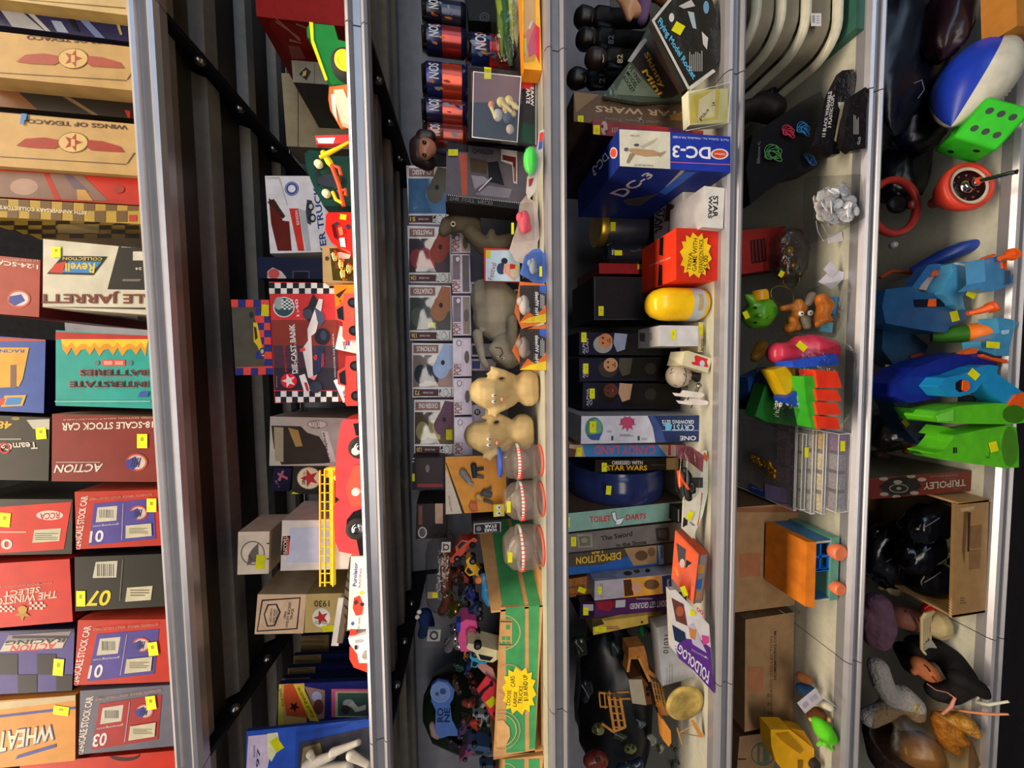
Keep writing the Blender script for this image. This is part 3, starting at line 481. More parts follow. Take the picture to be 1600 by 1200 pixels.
b.sticker(415, 485, 6, 9, 5)
# narrow white boats and fire engines along the lip
for i, (q, lb, tx) in enumerate((([(528, 500), (560, 522), (560, 554), (528, 548)], 'white pointed model carton beside the bank carton, upper of two', 'RACING'), ([(527, 610), (560, 560), (560, 628), (535, 624)], 'white pointed model carton beside the bank carton, lower of two', 'MOBIL'))):
    b = Box('slim_carton', lb, 'box', q, Y=.70, seat=S2, d=.02, col='dcd6c8', side='c8c0b0'); b.f.text(tx, [(537, q[3][1]-2), (535, q[3][1]-14), (539, q[3][1]-15), (541, q[3][1]-3)], c='2a2828').rect(540, q[3][1]-30, 543, q[3][1]-8, 'c03030').rect(544, q[3][1]-30, 546, q[3][1]-8, '30409a')
FE = [(-.5, .08), (-.5, .62), (-.42, .7), (-.1, .66), (-.06, 1), (.2, 1), (.28, .62), (.5, .55), (.5, .08)]
car('toy_fire_engine', 'small red fire engine with cream wheels beside the orange carton', 561, 495, .665, 72, 30, 'e04a3c', 0, 'red fire engines along the lip', body=FE, sit=S2)
car('toy_fire_engine', 'small red fire engine with cream wheels, next along from the upper one', 562, 595, .665, 78, 30, 'd83a34', 0, 'red fire engines along the lip', body=FE, sit=S2)
b = Box('gray_window_carton', 'grey window carton with oval badge and open dark interior', 'box', [(419, 640), (560, 662), (565, 730), (424, 728)], Y=.80, seat=S2, d=.17, col='9a948e', side='a09a92')
b.f.poly([(424, 665), (470, 666), (480, 676), (499, 682), (523, 722), (505, 724), (440, 726), (428, 700)], '2c2622').poly([(428, 667), (443, 668), (443, 722), (430, 720)], '847e66').poly([(450, 668), (466, 672), (473, 697), (462, 698)], '8a7040').disc(496, 663, 16, 6.5, '6a645c').disc(496, 663, 14.5, 5.5, 'b4aeac').text('TRUCK', [(500, 669), (486, 669), (486, 657), (500, 657)], c='4a4440', b=False).poly([(502, 673), (512, 674), (526, 722), (516, 722)], 'b8b2ae').text('Ertl Replicas', [(512, 720), (503, 676), (508, 675), (518, 719)], c='2a2828')
b.r.poly([(440, 634), (488, 634), (484, 645), (438, 647)], 'b0a894').text('TEXAS', [(482, 643), (446, 645), (446, 637), (482, 636)], c='2a2420').check(432, 632, 440, 640, 3, 2, '2a2826')
g = G(); trace(g, [(452, 690), (480, 668), (500, 690), (505, 716), (470, 722), (456, 712)], .84, .05, '4a4238'); 
b = Box('oil_carton', 'black carton with red star on white disc behind the yellow ladder', 'box', [(460, 725), (560, 724), (560, 777), (454, 770)], Y=.83, seat=S2, d=.12, col='26241f', side='14120f')
b.f.disc(483, 747, 19, 17.5, '8a8070').disc(483, 747, 18, 16.5, 'c8b89c').star(484, 747, 15, 'a02828', 35).text('TE', [(477, 758), (477, 750), (472, 750), (472, 758)], c='2a2420').text('TEXACO', [(472, 757), (474, 737), (478, 737), (476, 757)], c='2a2420'); b.sticker(462, 774, 6, 4, 20)
b = Box('navy_carton', 'navy carton with pink crossed mark behind the black star carton', 'box', [(432, 730), (456, 730), (452, 768), (420, 768)], Y=.90, seat='keep', d=.1, col='1c1a34', side='14122a'); b.f.poly([(434, 738), (450, 746), (449, 750), (434, 742)], 'a05868').poly([(444, 736), (438, 752), (434, 750), (441, 735)], 'a05868').text('UJ', [(436, 762), (430, 752), (432, 750), (437, 760)], c='8a6888')
b = Box('small_shipping_carton', 'pale carton with round dotted emblem on top of the white labelled carton', 'box', [(375, 831), (423, 828), (418, 896), (368, 901)], Y=.725, seat='keep', d=.08, col='b8aa98', side='9a8c78')
b.f.ring(395, 864, 17, 19, '6a6058').poly([(404, 848), (404, 880), (396, 878), (386, 884), (389, 866), (394, 858), (398, 854)], '5a544c').text('GAS', [(392, 876), (387, 868), (392, 867), (396, 875)], c='3a342c'); b.sticker(407, 878, 7, 11, 5)
b.f.rect(417, 848, 423, 850, '4a4034').rect(417, 872, 422, 874, '4a4034')
b = Box('white_labelled_carton', 'white carton with pale blue panel and black side label', 'box', [(445, 815), (560, 808), (560, 890), (434, 893)], Y=.725, seat=S2, d=.1, col='b8b0aa', side='a09488')
b.f.poly([(453, 825), (515, 822), (515, 878), (446, 879)], 'a4a6ba').poly([(442, 838), (454, 837), (451, 867), (439, 867)], '241c18').text('SPECCAST', [(449, 866), (449, 838), (443, 838), (443, 866)], c='c8a090').rect(449, 840, 452, 866, 'a8483a')
b = Box('utility_truck_carton', 'tan carton with black line border and hexagon, stacked on the gold star carton', 'box', [(406, 929), (479, 926), (474, 989), (394, 994)], Y=.77, seat='keep', d=.12, col='bfa184', side='9a8468')
f = b.f; f.poly([(409, 937), (470, 933), (465, 983), (401, 987)], '2a2420').poly([(411, 939), (468, 935), (463, 981), (403, 985)], 'bfa184').poly([(418, 944), (433, 943), (439, 956), (430, 978), (417, 979), (412, 960)], '2a2a34').poly([(420, 946), (431, 945), (436, 956), (428, 976), (419, 977), (414, 960)], 'bfa184').text('SAN DIEGO', [(421, 972), (423, 950), (426, 950), (424, 972)], c='2a2a34').text('GAS AND', [(426, 973), (428, 951), (431, 951), (429, 973)], c='2a2a34').text('ELECTRIC', [(430, 971), (432, 951), (435, 951), (433, 971)], c='2a2a34').text('1993', [(443, 966), (445, 955), (449, 955), (447, 966)], c='2a2a34').text('UTILITY BUCKET', [(446, 980), (452, 940), (456, 940), (450, 980)], c='3a3034').text('TRUCK', [(453, 968), (456, 950), (460, 950), (457, 968)], c='3a3034')
b = Box('oil_carton', 'gold carton dated 1930 with red star on white disc', 'box', [(480, 928), (528, 925), (522, 987), (474, 991)], Y=.77, seat=S2, d=.12, col='a8905c', side='8a744a'); b.w += 0
b.f.text('1930', [(515, 948), (491, 948), (491, 938), (515, 938)], c='4a3820').disc(502, 965, 14, 15, 'd8ccb8').star(502, 965, 12.5, 'a82c2c', 180).text('TEXACO', [(512, 975), (492, 975), (492, 970), (512, 970)], c='5a3828'); b.sticker(513, 982, 9, 5, -5)
b = Box('white_card', 'narrow white card standing beside the gold 1930 carton', 'card', [(525, 933), (535, 933), (533, 1012), (521, 1009)], Y=.74, seat='keep', d=.004, col='c8c0b4')
# ladder truck
LT = thing('toy_ladder_truck', 'long red toy fire truck with yellow extension ladder lying on top', 'toy truck', V((P(548, 760, .68).x, .70, S2)))
g = G(); RD = M('c03c40', .3)
trace(g, [(533, 660), (538, 655), (580, 655), (590, 720), (590, 862), (562, 868), (530, 862), (523, 845), (521, 790), (533, 782), (524, 776), (524, 745), (526, 700)], .672, .075, RD); part('body', g, LT)
g = G(); trace(g, [(552, 728), (575, 726), (580, 790), (548, 792), (540, 765)], .667, .02, M('e04a38', .3)); part('cab', g, LT)
g = G(); trace(g, [(552, 662), (575, 660), (575, 682), (556, 680)], .6705, .002, M('181818', .2)); part('window', g, LT); g = G(); trace(g, [(542, 812), (552, 800), (580, 792), (585, 866), (562, 868), (556, 838), (540, 832)], .671, .003, '14100f'); part('wheel_well', g, LT)
for x_, y_ in ((558, 827), (562, 700)):
    g = G(); g.lathe(P(x_, y_, .668), (0, 1, 0), [(.014, -.002), (.0195, 0), (.02, .012)], M('2c2a28', .7), n=22); w_ = part('wheel', g, LT)
    g = G(); g.lathe(P(x_, y_, .665), (0, 1, 0), [(.004, -.003), (.006, 0), (.009, -.001), (.010, .003)], CHROME, n=16); g.build('hubcap', LT['base'], w_)
for y_ in (705, 769): g = G(); g.lathe(P(556, y_, .664), (0, 1, 0), [(.006, -.002), (.0075, 0), (.0075, .006)], M('ece0b8', .3), n=16); part('lamp', g, LT)
g = G(); Y1 = M('e8a820', .35)
for x_ in (500, 507.5, 520): g.tube([P(x_, 735, .700), P(x_+.5, 916, .694)], .0017, Y1, n=6)
g.prism([P(514, 735, .70), P(522, 735, .70), P(524, 914, .694), P(516, 914, .694)][::-1], (0, .004, 0), Y1)
for i in range(13): y_ = 742+i*14; g.tube([P(500, y_, .700-.006*i/12), P(520, y_, .700-.006*i/12)], .0012, Y1, n=6)
g.prism([P(506, 733, .702), P(513, 731, .70), P(524, 731, .70), P(523, 742, .70), P(506, 748, .70)][::-1], (0, .012, 0), Y1); part('ladder', g, LT)
g = G(); g.tube([P(516, 742, .71), P(530, 748, .70)], .006, Y1); part('ladder_mount', g, LT)
b = Box('trestle_bridge', 'dark grey openwork toy trestle beside the filter-brand car carton', 'toy', [(537, 870), (546, 870), (544, 1008), (536, 1005)], Y=.715, seat='keep', d=.02, col='4a443c', side='38342e')
for i in range(9): b.f.poly([(538, 874+i*14), (545, 880+i*14), (545, 883+i*14), (538, 877+i*14)], '1a1714')
b = Box('car_carton', 'white carton with blue lettering and red race car picture at the lip', 'box', [(547, 868), (562, 868), (570, 985), (544, 984)], Y=.68, seat=S2, d=.03, col='dcd2be', side='b8ac98')
b.f.text('Purolator', [(557, 916), (557, 879), (549, 879), (549, 916)][::1] and [(558, 916), (559, 879), (551, 878), (550, 916)][0:0] or [(551, 916), (553, 879), (559, 879), (557, 916)], c='2a3078').text('RACING', [(560, 918), (562, 888), (565, 888), (563, 918)], c='c84848').poly([(553, 934), (562, 930), (568, 945), (566, 960), (556, 962), (551, 950)], 'd84030').disc(566, 944, 3, 3, '28282c').poly([(553, 940), (558, 936), (560, 942), (555, 946)], '403030').disc(551, 974, 2.5, 3, '4050a0').text('Cale', [(559, 982), (560, 964), (563, 964), (562, 982)], c='3a3838', b=False); b.sticker(565, 926, 2.5, 3)
t = thing('toy_truck', 'white toy tow truck with red undercarriage near the photo bottom', 'toy truck', V((P(565, 1020, .68).x, .69, S2)))
g = G(); trace(g, [(544, 997), (556, 995), (590, 990), (590, 1035), (561, 1036), (558, 1022), (553, 1015), (546, 1006)], .675, .05, 'dcdad8'); part('cab', g, t)
g = G(); trace(g, [(547, 983), (557, 983), (556, 996), (562, 1036), (590, 1036), (590, 1053), (572, 1050), (553, 1043), (546, 1030), (546, 1012), (552, 1010), (546, 996)], .68, .04, 'c83c2c'); part('undercarriage', g, t)
g = G(); g.lathe(P(572, 1024, .672), (0, 1, 0), [(.006, -.002), (.008, 0), (.008, .01)], M('888480', .5)); part('wheel', g, t)
g = G(); trace(g, [(554, 1009), (558, 1009), (558, 1015), (554, 1015)], .6735, .001, '2a2a2c'); trace(g, [(555, 1001), (566, 1000), (566, 1004), (555, 1005)], .6735, .001, '9a989c'); part('marking', g, t)
# sports card packs, one behind another
for i, (x0_, x1_, y0_, y1_, yy) in enumerate(((470, 600, 990, 1030, .95), (458, 600, 1020, 1060, .91), (449, 600, 1039, 1080, .87), (440, 600, 1055, 1100, .835))):
    b = Box('figure_pack', 'sports figure blister pack seen edge-on in the row, %s' % ('farthest back', 'second from the back', 'third from the back', 'fourth from the back')[i], 'toy pack', (x0_, y0_, x1_, y1_), Y=yy, seat=S2, d=.01, col='14183a', side='0f1230', group='sports figure packs in a row')
    b.f.rect(x0_, y0_, x0_+44, y1_, '6a5838'); b.f.lines(x0_+2, y0_+2, x0_+40, y1_-2, 5, '5a4a30')
b = Box('figure_pack', 'front sports figure pack with orange star banner and card pictures', 'toy pack', [(432, 1057), (600, 1072), (604, 1142), (436, 1136)], Y=.80, seat=S2, d=.01, col='1e2460', side='14183a', group='sports figure packs in a row')
f = b.f; f.poly([(432, 1057), (476, 1061), (480, 1137), (436, 1136)], 'b8985c').poly([(432, 1057), (440, 1058), (444, 1136), (434, 1136)], 'd8b838').poly([(444, 1070), (458, 1066), (484, 1122), (448, 1118), (443, 1090)], 'b84c28').star(460, 1104, 9, '2a1c18', 10).poly([(459, 1069), (472, 1070), (499, 1127), (484, 1126)], 'd8b030').text('Card INSIDE', [(487, 1121), (464, 1074), (468, 1072), (492, 1120)], c='5a3c18').poly([(476, 1072), (508, 1078), (507, 1122), (498, 1124)], '8a6a60').disc(495, 1088, 8, 8, '9aa0c0').disc(498, 1104, 8, 12, '5a3028').rect(518, 1076, 575, 1120, 'c8587a').rect(524, 1080, 575, 1120, 'b8a890').rect(528, 1082, 575, 1118, '3c5a50').disc(545, 1098, 9, 6, 'a8a8a8').poly([(545, 1100), (556, 1112), (572, 1108), (572, 1100), (560, 1104), (552, 1096)], 'c8c4b8').disc(540, 1108, 7, 7, '3a2c28').text('STARTING', [(441, 1104), (436, 1076), (440, 1075), (445, 1103)], c='8a6820')
b = Box('figure_pack', 'blue sports figure blister pack dated 1997 at the photo bottom', 'toy pack', [(388, 1152), (600, 1110), (600, 1260), (380, 1270)], Y=.73, seat=S2, d=.006, col='2848a0', side='1c2c60')
f = b.f; f.poly([(388, 1150), (430, 1146), (418, 1200), (380, 1230)], 'b8a8bc').poly([(418, 1146), (434, 1144), (438, 1165), (424, 1190), (418, 1180)], 'c8c498').text('1997', [(398, 1224), (402, 1168), (407, 1168), (404, 1224)], c='2a3068').lines(396, 1152, 400, 1200, 1, '8a7a98').poly([(468, 1160), (580, 1135), (580, 1260), (462, 1260)], '3a3a44').poly([(474, 1168), (500, 1160), (510, 1200), (470, 1200)], '8a7a50')
b.sticker(433, 1163, 7, 10, -35)
o_ = b.bl; g = G(); q = [P(466, 1150, .69), P(590, 1125, .69), P(590, 1270, .69), P(462, 1270, .69)]; q2 = [P(462, 1144, .726), P(592, 1118, .726), P(592, 1275, .726), P(458, 1275, .726)]
g.add(q[::-1], [(0, 1, 2, 3)], CLEAR); g.add(q+q2, [(0, 1, 5, 4), (1, 2, 6, 5), (2, 3, 7, 6), (3, 0, 4, 7)], CLEAR); b.part('blister', g, 'clear plastic blister')
g = G()
for (x1_, y1_, x2_, y2_, r_) in ((480, 1196, 520, 1180, 11), (520, 1176, 560, 1160, 8), (500, 1205, 545, 1198, 14), (548, 1180, 575, 1195, 9), (484, 1178, 492, 1190, 7)):
    a_, c_ = P(x1_, y1_, .71), P(x2_, y2_, .71); k_ = sc(x1_, y1_, .71)*r_; g.tube([a_, a_.lerp(c_, .5), c_], [k_*.8, k_*.62, k_*.5], M('b8b0a4', .4), n=10); g.ell(a_, (k_*.8,)*3, M('b8b0a4', .4)); g.ell(c_, (k_*.55,)*3, M('8a8480', .4))
b.part('player_figure', g, 'pale crouching player figure')
# ================================================================ third shelf: drink cans, figures, window boxes
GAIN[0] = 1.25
trace = _trace  # from here on many things are scaled about the camera onto their shelf
def can(x0, x1, ya, yb, Y, lab, col, col2, z0, word='NOS'):
    c0 = P((x0+x1)/2, (ya+yb)/2, Y); r = abs(P(x0, ya, Y).x-P(x0, yb, Y).x)/2; h = P(x0, (ya+yb)/2, Y).z-z0
    t = thing('drink_can', lab, 'can', V((c0.x, Y+r, z0)), 'stacked drink cans'); g = G(); o = V((c0.x, Y+r, z0))
    g.lathe(o, (0, 0, 1), [(r*.8, 0), (r, .006), (r, h-.012)], M(col, .25, .5), n=28, cap=False); part('body', g, t)
    g = G(); g.lathe(o, (0, 0, 1), [(r*1.004, h*.12), (r*1.004, h*.55)], M(col2, .25, .4), n=28, cap=False); f = 0
    rr = random.Random(int(ya))
    for k in range(9):
        a0 = math.radians(-90+rr.uniform(-60, 55)); z0_ = h*rr.uniform(.1, .8); da = rr.uniform(.1, .4); dz = h*rr.uniform(.04, .16); g.add([o+V((r*1.008*math.cos(a0+da*u), r*1.008*math.sin(a0+da*u), z0_+dz*v)) for u, v in ((0, 0), (.5, -.4), (1, .2), (.8, 1), (.3, .7))], [(0, 1, 2, 3, 4)], ('8a8c98', 'c87830', '202c58', '5a6a90', 'a83028')[k % 5])
    part('printed_band', g, t)
    g = G(); g.lathe(o, (0, 0, 1), [(r, h-.012), (r*.86, h-.003), (r*.86, h), (r*.8, h), (r*.8, h-.003), (.001, h-.003)], CHROME, n=28); part('rim', g, t); g = G(); g.lathe(o, (0, 0, 1), [(r*.8, 0), (r*.86, .003), (r*.8, .004)], CHROME, n=24); part('rim', g, t)
    g = G(); a = []
    vs, fs = text_mesh(word, True)
    for (u, v) in vs:
        an = math.radians(-90+(-26+52*u)); a.append(o+V((r*1.012*math.cos(an), r*1.012*math.sin(an), h*(.62+.22*v))))
    g.add(a, fs, 'd8d4d8'); part('lettering', g, t)
Z3b = P(728, 60, .95).z
cans = [(658, 728, -12, 24, '1a1c28', '2a2c3c'), (658, 728, 27, 69, '202444', '8a2a24'), (658, 728, 83, 138, '2c3060', 'b04028'), (658, 728, 144, 184, '2a2848', '9a3a2c'), (660, 728, 184, 222, '6a2820', '7a3024')]
zz = P(729, 60, .93).z
for i, (x0, x1, ya, yb, c1, c2) in enumerate(cans):
    can(x0, x1, ya, yb, .93, 'glossy drink can in the upper tier, %s' % ('cut by the top edge of the photo', 'dark navy with rust band', 'largest, blue over orange', 'navy over rust, next to the brown one', 'dark rust red, lowest in the row')[i], c1, c2, zz)
for i, (ya, yb, c1, c2) in enumerate(((36, 92, '1c2450', 'b02c28'), (94, 140, '28306a', 'b83a28'))):
    can(729, 790, ya, yb, .90, 'glossy drink can in the lower tier, %s' % ('red shoulder, above the clear figure case', 'half hidden behind the clear figure case')[i], c1, c2, S3)
b = Box('can_riser', 'dark carton carrying the upper tier of drink cans', 'box', (730, -40, 800, 35), Y=.93, seat=S3, d=.12, col='1c1c1a'); b.f.ring(757, 27, 6, 7.5, '4a4a48').ring(757, 27, 3, 4, '4a4a48')
b = Box('can_riser', 'black carton under the rust red drink cans', 'box', (730, 142, 800, 222), Y=.95, seat=S3, d=.12, col='1a1a1c')
def pack3(name, lab, cat, pts, Y, d, col, base_z, film=None):
    c = [sum(p[i] for p in pts)/len(pts) for i in (0, 1)]; t = thing(name, lab, cat, V((P(c[0], c[1], Y).x, Y+d/2, base_z)))
    g = G(); trace(g, pts, Y, d, col); part('card', g, t); return t
t = thing('toy_bag', 'clear bag with green leafy toy, top edge of the third shelf', 'toy bag', V((P(795, 30, .72).x, .73, S3)))
g = G()
for i, (a_, b_, r_) in enumerate((((776, -20), (790, 60), 6), ((785, -20), (792, 80), 8), ((796, -20), (800, 70), 6), ((790, 50), (798, 104), 7), ((780, -10), (785, 90), 5))): g.tube([P(a_[0], a_[1], .74), P((a_[0]+b_[0])/2, (a_[1]+b_[1])/2, .73), P(b_[0], b_[1], .74)], [r_*.0013, r_*.0014, r_*.0006], M(('8aa030', '2c5a28', 'a8b04c', '305028', '6a8a34')[i], .4), n=8)
part('leafy_toy', g, t); g = G(); trace(g, [(803, -20), (810, 0), (812, 40), (808, 76), (804, 60)], .73, .012, 'b8b498'); part('white_leaf', g, t, 'pale leaf'); bag('bag', t, 793, 40, .74, 26, 68, .03, FILM, 3, .1)
b = Box('orange_pack', 'yellow and orange blister pack with red dart clip, top end of the third shelf', 'toy pack', [(815, -60), (845, -60), (843, 112), (817, 108)], Y=.6595, seat='keep', d=.03, col='e8a030', side='c87818')
b.f.poly([(822, 60), (832, 34), (843, 44), (843, 100), (836, 84), (826, 90)], 'c8283c').poly([(818, 58), (832, 34), (836, 40), (822, 78), (817, 90)], 'f0683c').poly([(830, 34), (833, 33), (828, 46), (825, 44)], 'f8f0e0'); b.sticker(820, 72, 2.5, 12)
g = G(); trace(g, [(820, -60), (836, -60), (838, 85), (820, 88)], .6449, .014, CLEAR); b.part('blister', g, 'clear blister')
# clear collector case
b = Box('figure_case', 'clear collector case with small robed figure and red and black footer card', 'collector case', [(732, 103), (846, 113), (842, 228), (730, 218)], Y=.70, seat=S3, d=.005, col='2a2628')
b.f.poly([(815, 112), (836, 114), (834, 140), (812, 138)], 'b83838').poly([(736, 112), (812, 118), (812, 160), (736, 160)], '6a4a48').rect(836, 112, 844, 228, '8a868a').text('STAR', [(828, 162), (828, 138), (822, 138), (822, 162)], c='e0dcdc').text('WARS', [(834, 166), (834, 136), (829, 136), (829, 166)], c='e0dcdc').text('LEGACY COLLECTION', [(842, 168), (842, 128), (840, 128), (840, 168)], c='3a3a3a', b=False).poly([(815, 192), (836, 196), (834, 226), (812, 222)], '1c3a28')
g = G(); q = [P(740, 112, .655), P(814, 120, .655), P(808, 222, .655), P(738, 214, .655)]; q2 = [P(731, 104, .699), P(820, 112, .699), P(816, 228, .699), P(729, 220, .699)]
g.add(q[::-1], [(0, 1, 2, 3)], CLEAR); g.add(q+q2, [(0, 1, 5, 4), (1, 2, 6, 5), (2, 3, 7, 6), (3, 0, 4, 7)], CLEAR)
g.tube(q, .0009, M('e8e8e8', .2), closed=True, n=6); b.part('blister', g, 'clear plastic shell'); b.sticker(762, 114, 5.5, 10)
g = G()
for (x1, y1, r1, c_) in ((768, 164, 6, 'b07850'), (783, 160, 8, 'b8a868'), (795, 158, 8, 'c8b878'), (804, 166, 6, 'b8a868'), (778, 180, 9, 'a8a4a0'), (792, 184, 8, '44485c'), (790, 172, 6, 'b89858'), (802, 178, 5, 'b8a060'), (797, 202, 7, 'a89488')): k = sc(x1, y1, .68)*r1; g.ell(P(x1, y1, .682), (k, k*.7, k*.9), c_)
for a_, b_, r_ in (((783, 160), (800, 176), 4), ((795, 158), (810, 170), 4), ((768, 168), (775, 186), 3), ((790, 176), (794, 188), 3)): g.tube([P(*a_, .68), P(*b_, .68)], [r_*.0012, r_*.0009], 'b8a870')
b.part('figure', g, 'small robed figure')
# small big-head figure
t = thing('vinyl_figure', 'small big-headed vinyl figure with brown hair standing beside the cans', 'figure', V((P(680, 234, .8005).x, .8005, S3)))
blob('head', t, [[(668, 232, .8005, 15)], [(664, 226, .7961, 11), (664, 240, .7961, 11)]], M('a87058', .4)); blob('hair', t, [[(653, 228, .8228, 14), (655, 246, .8228, 15), (668, 254, .8228, 13)], [(672, 214, .8183, 10), (660, 212, .8183, 10)]], M('2c201c', .4)); blob('body', t, [[(684, 236, .805, 5), (694, 237, .805, 7), (730, 237, .805, 7), (815, 237, .805, 8)]], M('24202c', .5))
for yy in (222, 242): g = G(); p = P(663, yy, .7792); g.ell(p, (.0035, .002, .0045), M('0c0a0a', .1)); part('eye', g, t)
# black framed clamshell with long card
b = Box('chess_pack', 'wide clear-fronted pack with black speckled edge, orange band and hidden figure', 'toy pack', [(696, 222), (822, 236), (816, 330), (698, 315)], Y=.75, seat=S3, d=.06, col='58525a', side='242224')
f = b.f; f.poly([(696, 222), (732, 224), (732, 238), (696, 236)], '1c1a1c').poly([(717, 240), (730, 240), (730, 304), (722, 306)], 'a84c38').poly([(734, 246), (762, 252), (760, 272), (736, 268)], '4a3c2c').poly([(762, 254), (778, 252), (788, 290), (764, 284)], '17161a').poly([(736, 274), (756, 276), (764, 282), (742, 296)], '8c8890').poly([(762, 290), (800, 296), (795, 310), (742, 304)], '7a7480').text('CHAPTER', [(738, 240), (772, 242), (772, 234), (738, 232)], c='2c282c').poly([(783, 232), (808, 234), (808, 288), (802, 286), (800, 258), (783, 252)], 'b8b0b0').poly([(785, 242), (806, 246), (806, 284), (803, 284), (801, 254), (785, 250)], '5a2024').text('ACTION', [(804, 284), (804, 262), (802, 262), (802, 284)], c='d8b0a0')
f.poly([(698, 304), (816, 318), (816, 330), (698, 316)], '1a181a'); 
for i in range(36): f.rect(700+i*3.2, 304.5+i*.38, 701.4+i*3.2, 306+i*.38, 'b8b4b4')
f.text('THE  LOST  PIECES', [(702, 314), (770, 322), (770, 316), (702, 308)], c='6a6464'); b.sticker(708, 240, 7.5, 5); b.l.rect(690, 318, 830, 350, '2a2422')
g = G(); g.tube([P(748, 298, .745), P(768, 278, .742)], .0013, M('d8d4d8', .2)); b.part('tie_strap', g, 'pale strap')
# blisters hung along the lip
def blister(lab, card, Y, bub, bub_d, ccol, toycol, stick=None, marks=None, group=None):
    xs = [p[0] for p in card]; ys = [p[1] for p in card]; t = thing('blister_pack', lab, 'toy pack', V((P(sum(xs)/len(xs), sum(ys)/len(ys), Y).x, Y, S3)), group)
    g = G(); trace(g, card, Y, .0012, ccol); f = Face(g, P(0, 600, Y)+V((-5, 0, -5)), (1, 0, 0), (0, 0, 1), (0, -1, 0), 10, 10)
    if marks: marks(f)
    part('card', g, t); g = G(); pb = [P(x, y, Y-bub_d) for x, y in bub]; c = sum((P(x, y, Y-.0005) for x, y in bub), V())/len(bub); pb2 = [c+(P(x, y, Y-.0005)-c)*1.12 for x, y in bub]; n = len(bub)
    g.add(pb[::-1], [list(range(n))], CLEAR); g.add(pb+pb2, [(i, (i+1) % n, (i+1) % n+n, i+n) for i in range(n)], CLEAR); part('blister', g, t, 'clear blister')
    g = G(); q = [P(x, y, Y-bub_d*.5) for x, y in bub]; c = sum(q, V())/n; r = max((p-c).length for p in q)
    if toycol: g.ell(c, (r*.55, bub_d*.38, r*.28), toycol); g.ell(c+V((r*.2, 0, r*.2)), (r*.25, bub_d*.3, r*.2), toycol); g.ell(c-V((r*.25, 0, r*.1)), (r*.22, bub_d*.3, r*.25), toycol); part('toy', g, t)
    if stick: flag(t, *stick)
    return t
blister('blister pack with bright green egg-shaped toy and red and blue card', [(850, 202), (847, 250), (836, 300), (826, 312), (822, 300), (824, 276), (838, 240), (843, 205)], .6479, rnd(829, 251, 12.5, 23, 18), .03, 'b8b0ac', None, marks=lambda f: (f.poly([(843, 208), (849, 206), (848, 220), (842, 222)], 'c83838'), f.poly([(842, 222), (848, 220), (847, 232), (841, 234)], '3850a0'), f.poly([(826, 280), (834, 278), (830, 290), (826, 292)], '8a3030')))
g = G(); g.ell(P(829, 251, .6382), (.024, .012, .013), M('48d83c', .25)); o = PEND and None; 
_eg = [x for x in COL.objects if x.name.startswith('blister_pack')][-1]; part('egg_toy', g, _eg, 'bright green egg')
blister('blister pack with pink toy figures, above the wide comic-art disc box', [(822, 305), (838, 318), (842, 350), (843, 372), (834, 392), (818, 412), (806, 408), (796, 390), (808, 352), (812, 318)], .6896, [(808, 322), (832, 318), (834, 372), (804, 376)], .03, 'a89c98', 'e05868', (801, 357, .6551, 2, 9))
blister('curled blister pack with blue edge beside the disc box', [(843, 388), (852, 398), (853, 440), (845, 446), (832, 440), (812, 428), (820, 400), (832, 390)], .6427, [(822, 398), (845, 396), (847, 436), (818, 434)], .02, '4868b0', '8a98a8', (845, 424, .6208, 2, 8))
def flame(f, x0, y0, x1, y1):
    f.poly([(x0, y0), (x1, y0), (x1, y1), (x0, y1)], '3a3434'); f.poly([(x0, y1), (x0+(x1-x0)*.3, y1-18), (x0+(x1-x0)*.6, y1-9), (x1, y1-28), (x1, y1)], 'e06a28'); f.poly([(x0, y1), (x0+(x1-x0)*.4, y1-8), (x1, y1-14), (x1, y1)], 'f0c030')
    f.text('Hot Wheels', [(842, y1-12), (842, y0+10), (836, y0+10), (836, y1-12)], c='e0e0e4').lines(844, y0+12, 851, y1-22, 3, 'c8c8cc', True); f.poly([(x1-10, y0), (x1, y0), (x1, y0+14), (x1-10, y0+10)], '3c5cb0')
blister('flame-printed car blister pack, upper of the two beside the grey rubber figure', [(812, 440), (852, 444), (854, 502), (836, 508), (815, 514), (804, 488)], .6403, [(805, 455), (833, 452), (834, 500), (803, 500)], .035, 'c86830', 'b0a8a4', marks=lambda f: flame(f, 812, 446, 853, 504), group='flame-printed car packs')
blister('flame-printed car blister pack, lower of the two, above the cream figures', [(814, 516), (853, 506), (854, 578), (836, 580), (816, 574), (800, 548)], .6432, [(806, 520), (833, 518), (834, 566), (800, 568)], .035, 'c86830', '8a7a74', marks=lambda f: flame(f, 812, 514, 853, 578), group='flame-printed car packs')
